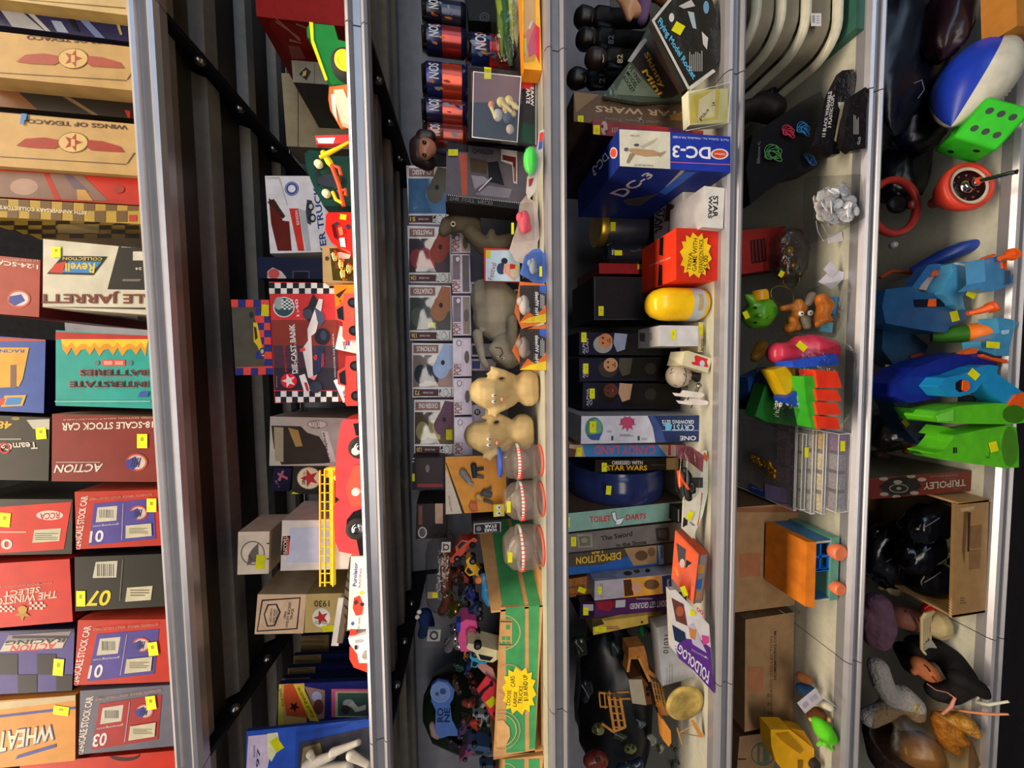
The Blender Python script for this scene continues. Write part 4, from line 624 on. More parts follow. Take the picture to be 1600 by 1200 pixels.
# window boxes
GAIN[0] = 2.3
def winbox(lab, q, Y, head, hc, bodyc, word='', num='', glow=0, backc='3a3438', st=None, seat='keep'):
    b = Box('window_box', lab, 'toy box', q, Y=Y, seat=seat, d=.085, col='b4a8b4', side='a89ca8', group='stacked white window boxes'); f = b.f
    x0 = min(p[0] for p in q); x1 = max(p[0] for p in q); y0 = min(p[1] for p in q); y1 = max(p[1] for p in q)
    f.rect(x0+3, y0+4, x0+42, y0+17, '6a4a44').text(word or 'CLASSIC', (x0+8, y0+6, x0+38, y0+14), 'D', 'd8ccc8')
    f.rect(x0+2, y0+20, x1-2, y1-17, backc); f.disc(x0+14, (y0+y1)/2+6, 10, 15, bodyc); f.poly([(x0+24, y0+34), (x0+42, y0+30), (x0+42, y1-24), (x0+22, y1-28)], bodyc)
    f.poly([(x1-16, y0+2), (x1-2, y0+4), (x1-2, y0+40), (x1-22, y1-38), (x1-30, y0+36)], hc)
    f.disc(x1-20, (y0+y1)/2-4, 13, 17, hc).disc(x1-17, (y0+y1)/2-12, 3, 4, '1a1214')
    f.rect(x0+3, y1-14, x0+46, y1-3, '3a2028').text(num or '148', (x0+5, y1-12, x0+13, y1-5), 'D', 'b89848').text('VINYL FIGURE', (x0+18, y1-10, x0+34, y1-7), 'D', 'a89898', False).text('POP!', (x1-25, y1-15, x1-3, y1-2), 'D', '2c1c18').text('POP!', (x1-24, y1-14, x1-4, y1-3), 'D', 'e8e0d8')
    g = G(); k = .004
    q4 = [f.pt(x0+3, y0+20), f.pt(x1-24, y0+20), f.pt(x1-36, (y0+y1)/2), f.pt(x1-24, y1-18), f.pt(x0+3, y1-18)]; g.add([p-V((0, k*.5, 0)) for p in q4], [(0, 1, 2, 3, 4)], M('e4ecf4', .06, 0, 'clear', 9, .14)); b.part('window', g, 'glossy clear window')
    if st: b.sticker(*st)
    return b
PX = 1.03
winbox('white window box with blue reflections painted on its back panel, topmost of the window boxes', [(636, 259), (699, 259), (700, 351), (638, 351)], PX, 0, '4a443c', '3a5a78', 'CLASSIC', '51', backc='3a5878')  # blue reflection is put into the back panel colour
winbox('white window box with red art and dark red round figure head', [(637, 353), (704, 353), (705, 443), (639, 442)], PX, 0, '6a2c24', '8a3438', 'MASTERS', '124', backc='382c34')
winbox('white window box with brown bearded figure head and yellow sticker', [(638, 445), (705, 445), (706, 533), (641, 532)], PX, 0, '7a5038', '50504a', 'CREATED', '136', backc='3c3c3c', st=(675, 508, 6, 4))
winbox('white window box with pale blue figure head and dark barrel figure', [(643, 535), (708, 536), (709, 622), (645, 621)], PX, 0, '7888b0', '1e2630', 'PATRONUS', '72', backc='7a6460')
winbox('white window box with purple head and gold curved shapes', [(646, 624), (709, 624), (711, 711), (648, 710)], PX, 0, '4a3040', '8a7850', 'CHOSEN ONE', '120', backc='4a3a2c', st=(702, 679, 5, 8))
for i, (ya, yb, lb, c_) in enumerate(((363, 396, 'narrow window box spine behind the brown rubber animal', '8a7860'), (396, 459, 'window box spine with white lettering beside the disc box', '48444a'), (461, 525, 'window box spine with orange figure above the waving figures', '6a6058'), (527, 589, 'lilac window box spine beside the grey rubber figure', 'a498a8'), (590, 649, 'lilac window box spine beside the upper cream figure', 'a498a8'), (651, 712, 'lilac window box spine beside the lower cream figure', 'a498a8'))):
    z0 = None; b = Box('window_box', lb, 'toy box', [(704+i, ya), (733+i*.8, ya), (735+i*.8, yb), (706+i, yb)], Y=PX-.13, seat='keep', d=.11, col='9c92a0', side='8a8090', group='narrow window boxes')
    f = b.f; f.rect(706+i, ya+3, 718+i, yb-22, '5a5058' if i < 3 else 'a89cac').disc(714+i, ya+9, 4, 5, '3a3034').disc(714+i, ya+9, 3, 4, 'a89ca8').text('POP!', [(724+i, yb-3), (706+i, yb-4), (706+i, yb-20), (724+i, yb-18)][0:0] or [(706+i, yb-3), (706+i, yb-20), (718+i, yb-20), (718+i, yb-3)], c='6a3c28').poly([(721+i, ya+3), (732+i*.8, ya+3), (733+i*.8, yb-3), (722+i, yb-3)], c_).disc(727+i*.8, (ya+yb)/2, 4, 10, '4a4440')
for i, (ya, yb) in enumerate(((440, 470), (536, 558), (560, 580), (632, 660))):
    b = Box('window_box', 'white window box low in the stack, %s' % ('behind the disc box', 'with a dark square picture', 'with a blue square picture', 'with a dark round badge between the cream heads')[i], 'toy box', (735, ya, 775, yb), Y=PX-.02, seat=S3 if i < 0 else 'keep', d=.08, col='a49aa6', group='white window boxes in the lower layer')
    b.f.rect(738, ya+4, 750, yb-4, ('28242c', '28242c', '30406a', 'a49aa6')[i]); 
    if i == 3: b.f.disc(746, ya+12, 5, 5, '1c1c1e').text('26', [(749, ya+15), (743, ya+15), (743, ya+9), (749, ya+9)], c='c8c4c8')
# rubber animals and figures
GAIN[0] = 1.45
t = thing('rubber_animal', 'brown-grey long-snouted rubber animal leaning over the window boxes', 'rubber toy', V((P(800, 380, .82).x, .84, S3))); RB = M('5c5242', .6)
blob('body', t, [[(700, 350, .85, 12), (706, 352, .84, 15), (722, 345, .84, 17), (738, 350, .84, 14), (742, 372, .84, 13), (756, 388, .84, 12)], [(693, 362, .83, 9), (700, 352, .83, 12)], [(735, 362, .83, 13), (752, 380, .83, 12), (775, 384, .83, 15), (800, 376, .84, 12), (806, 374, .86, 8)], [(722, 336, .85, 15), (740, 342, .85, 12)], [(765, 376, .82, 8), (768, 362, .82, 6)]], RB, .004)
for xx, yy in ((694, 338), (690, 342), (700, 336)): pass
g = G(); p = P(708, 350, .806); g.ell(p, (.0065, .003, .0055), 'c8c0b0'); part('eye', g, t, 'white of the eye'); g = G(); g.ell(P(708, 350, .8035), (.003, .002, .0035), '17130f'); part('pupil', g, t)
b = Box('disc_box', 'flat red-edged pale blue disc box with cartoon-style dancer drawing', 'disc box', [(756, 386), (812, 389), (812, 441), (757, 440)], Y=.735, seat='keep', d=.012, col='a8bcd0', side='a83030')
f = b.f; f.rect(756, 386, 813, 391, 'c03428').rect(756, 386, 759, 441, 'c03428').text('Festival', [(762, 436), (768, 410), (776, 412), (770, 438)], c='8a4c40', b=False).disc(783, 420, 7, 9, '26365c').disc(788, 408, 5, 5, '1c1c2c').poly([(788, 412), (798, 414), (796, 430), (786, 426)], 'c89078').poly([(797, 412), (806, 414), (806, 422), (796, 420)], 'b83030').poly([(805, 414), (810, 416), (809, 422), (805, 421)], 'd8b838').disc(804, 427, 7, 7, 'b8ac9c').poly([(790, 428), (794, 428), (806, 437), (802, 438)], 'c89078'); b.sticker(763, 397, 3.5, 6)
t = thing('rubber_figure', 'large grey round-bellied rubber figure lying head down', 'rubber figure', V((P(800, 500, .80).x, .82, S3))); GY = M('8a8272', .55)
blob('body', t, [[(752, 450, .83, 14), (770, 470, .83, 36), (772, 496, .83, 34), (785, 516, .83, 26)], [(778, 470, .83, 30), (800, 478, .83, 22)], [(790, 540, .80, 22), (786, 552, .80, 20)], [(746, 522, .80, 9), (750, 545, .79, 7), (754, 562, .78, 6), (760, 572, .78, 6)], [(800, 500, .78, 9), (800, 530, .77, 9), (806, 548, .77, 7)], [(796, 562, .79, 16), (800, 560, .79, 15)], [(774, 545, .785, 12), (783, 560, .78, 9)]], GY, .004)
g = G(); g.tube([P(774, 543, .755), P(783, 544, .750), P(786, 552, .752), P(780, 558, .756)], .0012, '3c362c', n=6); part('brow_line', g, t)
for xx, yy in ((786, 560), (778, 559)):
    g = G(); g.ell(P(xx, yy, .765), (.004, .003, .003), 'd8d4c4'); e_ = part('eye', g, t, 'small white eye'); g = G(); g.ell(P(xx, yy, .7615), (.0015, .001, .0015), '1c2c24'); g.build('pupil', t['base'], e_)
CR = M('a48c60', .5)
for i, (dy, Y, lb, dx) in enumerate(((0, .70, 'cream rubber figure with raised hands beside the flame-printed packs', 0), (68, .725, 'cream rubber figure with raised hands, next to the capped clear ball cup', -8))):
    t = thing('rubber_figure', lb, 'rubber figure', V((P(838, 607+dy, Y).x, Y+.02, S3)), 'cream rubber figures')
    blob('body', t, [[(824+dx, 596+dy, Y+.012, 19), (826+dx, 618+dy, Y+.012, 18)], [(822+dx, 607+dy, Y+.012, 22), (802+dx, 607+dy, Y+.012, 14)], [(798+dx, 608+dy, Y+.01, 11), (780+dx, 612+dy, Y, 20), (764+dx, 614+dy, Y, 26), (756+dx, 612+dy, Y, 24)], [(800+dx, 592+dy, Y+.005, 9), (790+dx, 584+dy, Y-.01, 6), (778+dx, 582+dy, Y-.01, 8)], [(800+dx, 626+dy, Y+.005, 9), (788+dx, 636+dy, Y-.01, 6), (775+dx, 640+dy, Y-.01, 7)],
        [(777+dx, 580+dy, Y-.01, 5), (768+dx, 574+dy, Y-.01, 3.6)], [(774+dx, 584+dy, Y-.01, 5), (762+dx, 584+dy, Y-.01, 3.6)], [(779+dx, 586+dy, Y-.01, 4), (774+dx, 592+dy, Y-.012, 3.2)], [(773+dx, 642+dy, Y-.01, 5), (762+dx, 637+dy, Y-.01, 3.4)], [(773+dx, 644+dy, Y-.01, 5), (764+dx, 647+dy, Y-.01, 3.4)], [(778+dx, 643+dy, Y-.01, 4), (774+dx, 651+dy, Y-.012, 3)]], CR, .0035)
    hx, hy = 773+dx, 613+dy; YY = Y-26*sc(hx, hy, Y)
    for ey in (618+dy, 628+dy-.5):
        g = G(); g.ell(P(772+dx, ey, YY+.0035), (.0028, .002, .0042), M('e4e0d4', .3)); e_ = part('eye', g, t, 'painted blue eye'); g = G(); g.ell(P(773+dx, ey, YY+.0015), (.0018, .0012, .003), M('38506c', .3)); g.build('iris', t['base'], e_)
    g = G(); g.ell(P(785+dx, 624+dy, YY+.004), (.0045, .0025, .003), M('b87058', .4)); part('mouth', g, t)
# keychain card, dark boxes
b = Box('keychain_card', 'orange hang card with two small character keychains and red tag', 'card', [(694, 713), (794, 710), (788, 798), (698, 806)], Y=.80, seat='keep', d=.004, col='c08030', side='b0a890')
f = b.f; f.poly([(694, 736), (698, 736), (724, 803), (697, 806)], 'b4a898').poly([(694, 722), (698, 724), (726, 802), (722, 803)], '241c14').text('CHARACTER KEY CHAINS', [(704, 800), (700, 775), (703, 774), (707, 799)], c='4a4238', b=False)
for nm, seg in (('silver_figure', ((723, 738, 733, 752, 6, '7a7478'), (740, 728, 742, 746, 5, '28323a'), (730, 752, 740, 758, 3, '8a8688'), (745, 734, 756, 732, 3, '28323a'), (746, 744, 756, 746, 3, '5a5248'))), ('gold_figure', ((747, 776, 752, 780, 5, 'b09050'), (758, 770, 768, 774, 6, '4a4c50'), (752, 772, 768, 762, 2.5, '4a4c50'), (758, 782, 770, 786, 3, '4a4c50')))):
    g = G()
    for (xa, ya, xb, yb, r_, c_) in seg: k = sc(xa, ya, .79)*r_; g.tube([P(xa, ya, .792), P(xb, yb, .792)], [k, k*.8], c_); g.ell(P(xa, ya, .792), (k, k, k), c_)
    b.part(nm, g)
g = G(); g.tube([P(736, 784, .795), P(744, 784, .795), P(746, 798, .795), (P(738, 800, .795)), P(733, 792, .795)], .0016, 'b85840', closed=True); g.prism([P(736, 786, .795), P(743, 786, .795), P(744, 797, .795), P(737, 797, .795)][::-1], (0, .001, 0), 'a05a38'); b.part('red_tag', g)
b = Box('dark_box', 'black window box with red edge left of the orange keychain card', 'toy box', (644, 714, 694, 766), Y=.98, seat='keep', d=.1, col='1e1a1c'); b.f.rect(650, 716, 692, 760, '302428').rect(652, 756, 692, 761, '7a2c34').lines(643, 714, 648, 724, 2, 'a8a4a8').disc(668, 732, 3, 6, '6a6468'); b.sticker(645, 746, 3, 6)
b = Box('dark_box', 'black window box with round seal and pale toy inside, by the toy pile', 'toy box', (650, 786, 700, 842), Y=.98, seat='keep', d=.1, col='241e1e'); b.f.rect(654, 790, 660, 820, '6a3c3c').disc(660, 832, 7, 9, 'a49c9c').disc(660, 832, 5, 7, '4a4848').rect(680, 784, 692, 818, 'a88878')
b = Box('flat_window_box', 'black and white science-fiction window box lying under the yellow doll card', 'toy box', [(738, 812), (784, 812), (784, 832), (740, 835)], Y=.775, seat='keep', d=.09, col='1c1a1c', side='18161a'); b.f.poly([(740, 818), (783, 815), (783, 833), (740, 835)], '8a868c').poly([(742, 820), (781, 817), (781, 831), (742, 833)], '1a181a').text('STAR', [(776, 824), (757, 825), (757, 820), (776, 819)], c='c8c4c8').text('WARS', [(777, 830), (757, 831), (757, 826), (777, 825)], c='c8c4c8').disc(748, 826, 4, 4, '6a666a')
b = Box('yellow_doll_card', 'yellow card with two round cartoon eyes beside the clear ball cups', 'card', [(772, 788), (786, 786), (790, 808), (770, 808)], Y=.77, seat='keep', d=.003, col='d8b838'); b.f.disc(779, 793, 4, 4, 'e8e4d8').disc(779, 802, 4, 4, 'e8e4d8').disc(780, 793, 1.5, 1.5, '1a1a1a').disc(780, 802, 1.5, 1.5, '1a1a1a')
# souvenir cups with balls
def cup(lb, x0, x1, y0, y1, Y, stx=None, cap=None):
    zc = P((x0+x1)/2, (y0+y1)/2, Y); r = abs(P(x1, y0, Y).x-P(x1, y1, Y).x)/2; zt = P(x0, (y0+y1)/2, Y).z; h = zt-S3; o = V((zc.x, Y+r, S3)); t = thing('display_cup', lb, 'display cup', o, 'clear ball display cups')
    g = G(); g.lathe(o, (0, 0, 1), [(r*.72, .001), (r*.86, h*.03), (r*.98, h*.25), (r, h*.55), (r*.9, h*.8), (r*.55, h)], M('8a7c74', .12, 0, 'milky', 20, .07), n=32); part('cup', g, t, 'clear cup')
    g = G(); rb = r*.6; g.ell(o+V((0, 0, h*.52)), (rb, rb, rb), M('6a625a', .4), n=20); bl_ = part('ball', g, t, 'grey ball')
    g = G()
    for i in range(13): a = math.radians(-150+i*10); p = o+V((r*1.0*math.cos(a), r*1.0*math.sin(a), h*.5)); g.tube([p, p+V((0, 0, h*.13))], .0009, 'c03030', n=5)
    g.lathe(o, (0, 0, 1), [(r*.995, h*.55), (r*1.0, h*.62)], M('d8c8c0', .4), n=32, cap=False); part('printed_band', g, t)
    g = G(); g.lathe(o, (0, 0, 1), [(r*.85, .0005), (r*.9, h*.04), (r*.8, h*.06)], M('c8503c', .3), n=28, cap=False); part('red_rim', g, t)
    if cap:
        g = G(); g.lathe(o+V((0, 0, h*.96)), (0, 0, 1), [(r*.78, 0), (r*.85, h*.03), (r*.8, h*.08)], M('2c4c9c', .3), n=28); part('lid', g, t, 'blue lid')
    if stx: flag(t, *stx)
cup('clear ball display cup with blue lid, topmost of the three', 784, 840, 700, 757, .665, None, 1)
cup('clear ball display cup with yellow sticker, middle of the three', 792, 852, 762, 824, .655, (795, 792, .654, 3, 9))
cup('clear ball display cup standing before the green striped carton', 792, 846, 838, 908, .66, (797, 871, .659, 3.5, 8))
# green box of loose toys
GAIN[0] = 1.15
b = Box('produce_carton', 'large green and brown striped open carton full of loose toy cars', 'carton', [(775, 948), (850, 945), (848, 1178), (779, 1180)], z=S3, d=.006, col='b88c5a', side='a87c4c')
f = b.f; f.poly([(790, 946), (820, 945), (820, 1174), (791, 1176)], '3f8a54').poly([(826, 945), (843, 945), (842, 1168), (827, 1171)], '3f8a54').ring(786, 988, 26, 27.5, 'b8a070').rect(774, 968, 800, 1010, 'b88c5a')
for i in range(3):
    for j in range(3):
        if i+j >= 2 or j == 2: f.rect(776+i*7.2, 978+(2-j)*9.5-2 if 0 else 976+(2-i)*9+j*0, 782+i*7.2, 983+(2-i)*9, '3f8a54') if j == 0 else f.rect(777+i*7, 986+j*8, 782.5+i*7, 992+j*8, '3f8a54')
f.rect(774, 970, 799, 972, '5a4830').rect(774, 1006, 799, 1008, '5a4830').ring(782, 1140, 24, 25.5, 'b8a070').ring(782, 1140, 30, 31, 'b8a070').poly([(776, 1125), (786, 1124), (796, 1136), (797, 1150), (790, 1164), (776, 1166)], 'c89c68').ring(795, 1062, 24, 25, 'b8a070')
bz = S3; FY = b.bl.y; x_l, x_r = b.bl.x, b.bl.x+b.w; top = b.bl.z+b.h
g = G(); g.hexa([(x_r, FY, bz), (x_r+.004, FY, bz), (x_r+.004, FY, top), (x_r, FY, top), (x_r+.09, 1.10, bz), (x_r+.094, 1.10, bz), (x_r+.094, 1.10, top+.01), (x_r+.09, 1.10, top+.01)][0:8], 'b88c5a')
sd = Face(g, (x_r+.0045, FY, bz), V((.09, 1.10-FY, 0)).normalized(), (0, 0, 1), V((1.10-FY, -.09, 0)).normalized(), .5, b.h)
b.part('right_side', g)
g = G(); p0 = V((x_r, FY, bz)); p1 = V((P(778, 812, .93).x, .93, bz))
def quadwall(g, p0, p1, z0, z1, c, off=0): n_ = (p1-p0).cross(V((0, 0, 1))).normalized()*off; g.add([V((p0.x, p0.y, z0))+n_, V((p1.x, p1.y, z0))+n_, V((p1.x, p1.y, z1))+n_, V((p0.x, p0.y, z1))+n_], [(0, 1, 2, 3)], c)
b.ch.pop()
g = G(); h_ = top-bz
g.prism([V((x_r, FY, bz)), V((x_r, FY, top)), V((p1.x, p1.y, top+.012)), V((p1.x, p1.y, bz))], (-.004, 0, 0), 'b88c5a')
for a_, c_ in ((.04, .27), (.36, .78)): quadwall(g, V((x_r, FY, 0)), p1, bz+h_*a_, bz+h_*c_, '3f8a54', .001)
b.part('side_wall', g)
g = G(); g.prism([V((x_l, FY, bz)), V((x_l, FY, top)), V((x_l+.02, 1.0, top)), V((x_l+.02, 1.0, bz))], (.004, 0, 0), 'a87c4c'); b.part('left_wall', g)
g = G(); g.box((x_l, FY+.006, bz), (p1.x-.01, FY+.22, bz+.004), 'a87c4c'); b.part('bottom', g)
def starburst(b, cx, cy, rx, ry, lines, rot=0, name='handwritten_sign', n=14):
    g = G(); fc = b.f; f2 = Face(g, fc.o-fc.n*(-.0012), fc.u, fc.v, fc.n, fc.w, fc.h); f2.k = 2
    pts = []
    for i in range(2*n):
        a = math.pi*i/n+.1; k = 1 if i % 2 == 0 else .8; pts.append((cx+rx*k*math.copysign(abs(math.cos(a))**.8, math.cos(a)), cy+ry*k*math.copysign(abs(math.sin(a))**.8, math.sin(a))))
    f2.poly(pts, 'f0c020')
    for (t_, q) in lines: f2.text(t_, q, c='241c20', b=False)
    b.part(name, g, 'yellow starburst sign with handwriting')
starburst(b, 811, 1079, 27, 38, (('LOOSE', [(791, 1101), (793, 1078), (799, 1078), (797, 1102)]), ('CARS', [(798, 1073), (797, 1056), (804, 1056), (805, 1073)]), ('LARGE', [(801, 1103), (803, 1080), (808, 1081), (807, 1104)]), ('TRUCKS', [(809, 1099), (811, 1071), (817, 1072), (816, 1100)]), ('$1.00 AND UP', [(818, 1095), (817, 1054), (825, 1054), (826, 1095)])))
b = Box('produce_carton', 'second green and brown striped carton, only its corner in the photo', 'carton', [(780, 1184), (850, 1181), (850, 1300), (782, 1300)], z=S3, d=.1, col='b88c5a', side='a87c4c')
b.f.poly([(789, 1186), (819, 1186), (819, 1300), (790, 1300)], '3f8a54').poly([(826, 1186), (843, 1185), (843, 1300), (827, 1300)], '3f8a54').ring(790, 1210, 17, 18, 'b8a070')
# loose toys heaped in the carton
pile = [('toy_car', 'orange-red car with yellow panel on top of the toy heap', 728, 864, .86, 52, 20, 'b83c20', -50), ('toy_van', 'yellow rounded toy bus in the toy heap', 748, 884, .82, 40, 22, 'e0a820', 35), ('toy_truck', 'navy boxy toy truck beside the blue one in the heap', 752, 958, .78, 26, 20, '2c3c5c', 0), ('toy_car', 'navy blue toy car above the pale blue one in the heap', 744, 928, .81, 26, 16, '1c3078', 20),
 ('toy_car', 'cream coupe leaning over the edge of the green carton', 770, 1012, .72, 80, 24, 'dcd0a0', 68), ('toy_car', 'teal plastic car below the pink car in the heap', 752, 1022, .74, 30, 24, '3a9ac0', 60), ('toy_car', 'small dark blue car wedged beside the red card in the heap', 738, 1044, .76, 30, 10, '202c58', -42), ('toy_car', 'dark silver blue car low in the heap near the photo bottom', 756, 1165, .78, 50, 16, '3a5070', 70), ('toy_car', 'mauve toy car near the bottom of the heap', 738, 1180, .80, 40, 14, '7a4058', -60)]
for (nm, lb, x, y, Y, ln, ht, c, an) in pile: car(nm, lb, x, y, Y, ln, ht, c, an)
for (nm, lb, x, y, Y, ln, ht, c, an) in (('toy_car', 'rust red toy car with its nose up beside the gold toys', 730, 900, .84, 34, 14, '7a3020', 40), ('toy_car', 'black toy car half buried between the yellow bus and navy car', 728, 920, .85, 30, 13, '1c1c20', -30), ('toy_truck', 'grey toy truck below the yellow bus in the heap', 732, 942, .83, 28, 15, '55585c', 10), ('toy_car', 'orange toy car peeking under the pink car', 735, 1026, .80, 24, 10, 'd08028', 30), ('toy_car', 'dark green toy car next to the teal plastic car', 722, 1040, .83, 26, 11, '204030', 60), ('toy_car', 'dark maroon toy car behind the red card', 748, 1075, .80, 30, 12, '50201c', 60), ('toy_car', 'small silver toy car below the red card', 752, 1115, .79, 26, 11, '8a8c90', 75), ('toy_truck', 'brown toy truck beside the rust coloured toy', 718, 1072, .85, 26, 14, '4a3020', 20), ('toy_car', 'purple toy car low between the red block and navy blue car', 728, 1145, .82, 28, 12, '4a3058', -40), ('toy_car', 'black toy car by the green dome near the photo bottom', 712, 1160, .85, 28, 12, '18181c', 50), ('toy_car', 'blue grey toy car at the bottom edge of the heap', 765, 1195, .77, 30, 12, '3c4c60', 80), ('toy_car', 'dark red toy car leaning on the brown bagged toy', 716, 878, .87, 30, 12, '60201c', -60)):
    car(nm, lb, x, y, Y, ln, ht, c, an)
t = thing('toy_car', 'bright pink toy car with round turret in the toy heap', 'toy car', P(738, 990, .78))
g = G(); trace(g, [(718, 974), (728, 968), (744, 970), (748, 990), (738, 1004), (736, 1018), (720, 1018), (716, 1000)], .76, .04, M('d8508c', .3)); part('body', g, t)
g = G(); g.lathe(P(736, 988, .757), (0, -1, 0), [(.012, 0), (.011, .005), (.007, .006), (.006, 0)], M('b8406c', .3)); part('turret', g, t); g = G(); trace(g, [(713, 973), (720, 973), (719, 988), (713, 988)], .758, .02, '2c3c9c'); part('spoiler', g, t)
t = thing('toy_figure', 'pale blue robot-like toy with orange lamp in the toy heap', 'toy figure', P(760, 925, .78))
blob('body', t, [[(756, 902, .79, 7), (758, 914, .79, 6), (758, 930, .79, 7), (764, 942, .78, 6)], [(764, 924, .785, 5), (768, 938, .78, 4)]], M('3c90c4', .35), .0025); g = G(); g.lathe(P(748, 907, .778), (0, -1, 0), [(.008, -.004), (.0085, 0), (.006, .002)], M('e07830', .3)); part('lamp', g, t, 'orange lamp')
t = thing('plastic_bag_toy', 'long brown toy in a clear bag at the back of the toy heap', 'toy bag', P(690, 900, .90))
blob('toy', t, [[(695, 868, .92, 9), (697, 900, .92, 10), (700, 940, .92, 9), (690, 955, .92, 7)], [(708, 900, .91, 8), (716, 895, .91, 7)]], M('6a3420', .4)); bag('bag', t, 693, 895, .92, 28, 62, .05, FILM, 5, .12)
b2 = Box('label_card', 'small white square card with black print pinned on the brown bagged toy', 'card', (690, 846, 704, 864), Y=.87, seat='keep', d=.001, col='c0b8ac'); b2.f.ring(697, 855, 3, 5, '3a3034').rect(692, 849, 694, 861, '7a3830')
for i, (x, y, r, c, lb) in enumerate(((702, 925, 9, '9a8c5c', 'tarnished gold plastic toy in the heap beside the brown bagged toy'), (712, 955, 10, '8a7c34', 'olive gold metallic toy in the heap'), (712, 985, 12, 'a8a0a4', 'silver chromed toy in the heap below the gold one'), (708, 1010, 14, 'b8b0b4', 'large silver chromed toy in the heap beside the pink car'), (718, 912, 8, '3a2c24', 'dark brown toy in the heap above the gold toys'), (735, 1060, 9, '6a3028', 'dark maroon toy beside the red card'), (735, 1095, 9, '8a3c2c', 'rust coloured toy low in the heap'), (746, 1130, 10, 'a03828', 'small red toy block low in the heap'), (730, 1120, 9, '4a3428', 'dark brown toy low in the heap beside the red block'), (760, 1190, 8, 'c8a020', 'yellow toy at the bottom edge of the heap'))):
    t = thing('loose_toy', lb, 'toy', P(x, y, .83))
    rr = random.Random(i); blob('body', t, [[(x+rr.uniform(-r, r), y+rr.uniform(-r, r), .83+rr.uniform(-.02, .02), r*rr.uniform(.4, .7)) for _ in range(4)]], M(c, .2, .8 if c in ('a8a0a4', 'b8b0b4', '8a7c34', '9a8c5c') else 0), .0025)
    g = G()
    for k in range(3): g.ell(P(x+rr.uniform(-r, r)*.7, y+rr.uniform(-r, r)*.7, .80), (.003, .002, .003), '18181a'); 
    part('detail', g, t)
t = thing('toy_figure', 'dark blue furry puppet head with two white eyes by the toy heap', 'toy figure', P(670, 965, .92)); blob('head', t, [[(664, 962, .92, 12), (668, 976, .92, 12), (660, 990, .92, 8)]], M('16284c', .8, 0, 'fur', 200), .004)
for xx, yy in ((655, 956), (652, 964)): g = G(); g.ell(P(xx, yy, .895), (.006, .004, .006), 'c8c4c0'); part('eye', g, t); 
b = Box('clear_pack', 'crinkled clear pack with white print at the foot of the puppet', 'toy pack', [(668, 982), (688, 984), (688, 1004), (668, 1002)], Y=.86, seat='keep', d=.01, col='a09c98'); b.f.ring(678, 993, 4, 7, '3a3838').lines(670, 985, 687, 989, 2, '3a3838')
b = Box('yellow_badge', 'small yellow shield badge above the puppet', 'badge', (668, 924, 684, 936), Y=.86, seat='keep', d=.002, col='a08850'); b.f.rect(669, 925, 672, 935, '8a8070'); b.sticker(680, 930, 4, 4); 
t = thing('red_card', 'red card with black dragster picture sticking out of the green carton', 'card', P(770, 1100, .73))
g = G(); q_ = [(745, 1077), (760, 1056), (778, 1070), (780, 1137), (765, 1115)]; trace(g, q_, .735, .002, 'd83840'); fz = Face(g, P(0, 600, .735)+V((-5, 0, -5)), (1, 0, 0), (0, 0, 1), (0, -1, 0), 10, 10)
fz.poly([(748, 1084), (753, 1078), (768, 1066), (770, 1069), (757, 1081), (751, 1090)], '2a1820').disc(751, 1085, 3, 4, '2a1820').disc(768, 1068, 3, 5, '2a1820').poly([(770, 1114), (777, 1110), (778, 1124), (773, 1122)], '401820'); part('card', g, t); flag(t, 768, 1097, .7335, 8, 6, -40)
t = thing('pink_card', 'pale pink torn card between the cream coupe and the red card', 'card', P(755, 1050, .745)); g = G(); trace(g, [(742, 1038), (752, 1033), (770, 1045), (778, 1068), (775, 1066), (762, 1058)], .748, .002, 'c88c80'); part('card', g, t)
t = thing('helmet_dome', 'dark green glass-like dome bowl behind the toy heap near the photo bottom', 'dome', P(760, 1100, .99)); t.location.z = S3; t['base'] = [t.location.x, t.location.y, S3]
g = G(); o_ = P(705, 1100, 1.02); o_.z = S3; zt = P(657, 1100, .95).z-S3; rw = (P(700, 1036, .95)-P(700, 1166, .95)).length/2
g.lathe(o_, (0, 0, 1), [(rw*.9, 0), (rw, zt*.35), (rw*.92, zt*.65), (rw*.65, zt*.9), (rw*.25, zt)], M('1a2418', .15), n=32); part('bowl', g, t)
t = thing('blue_cutout', 'translucent blue cut-out with a round face disc and lettering', 'cut-out', V((P(720, 1110, .84).x, .85, S3)))
g = G(); trace(g, [(674, 1072), (684, 1063), (700, 1066), (710, 1078), (708, 1092), (703, 1100), (706, 1125), (714, 1140), (720, 1150), (700, 1150), (688, 1154), (680, 1140), (681, 1110), (674, 1096)], .84, .006, M('4868a8', .3)); fz = Face(g, P(0, 600, .84)+V((-5, 0, -5)), (1, 0, 0), (0, 0, 1), (0, -1, 0), 10, 10)
fz.ring(688, 1082, 14, 15.5, '8098c8').disc(688, 1082, 13.5, 13.5, '6a80b4').disc(692, 1080, 5, 5, '34487c').disc(683, 1084, 3, 3, '34487c').text('RO', [(683, 1128), (683, 1106), (693, 1106), (693, 1128)], c='1c2850').text('NE', [(694, 1128), (694, 1106), (703, 1106), (703, 1128)], c='1c2850'); part('cutout', g, t)
t = thing('pink_slipper', 'small mauve shoe-shaped toy behind the blue cut-out', 'toy', P(680, 1140, .88)); blob('body', t, [[(675, 1132, .88, 5), (678, 1145, .88, 6), (684, 1150, .88, 5)]], M('8a7478', .5))
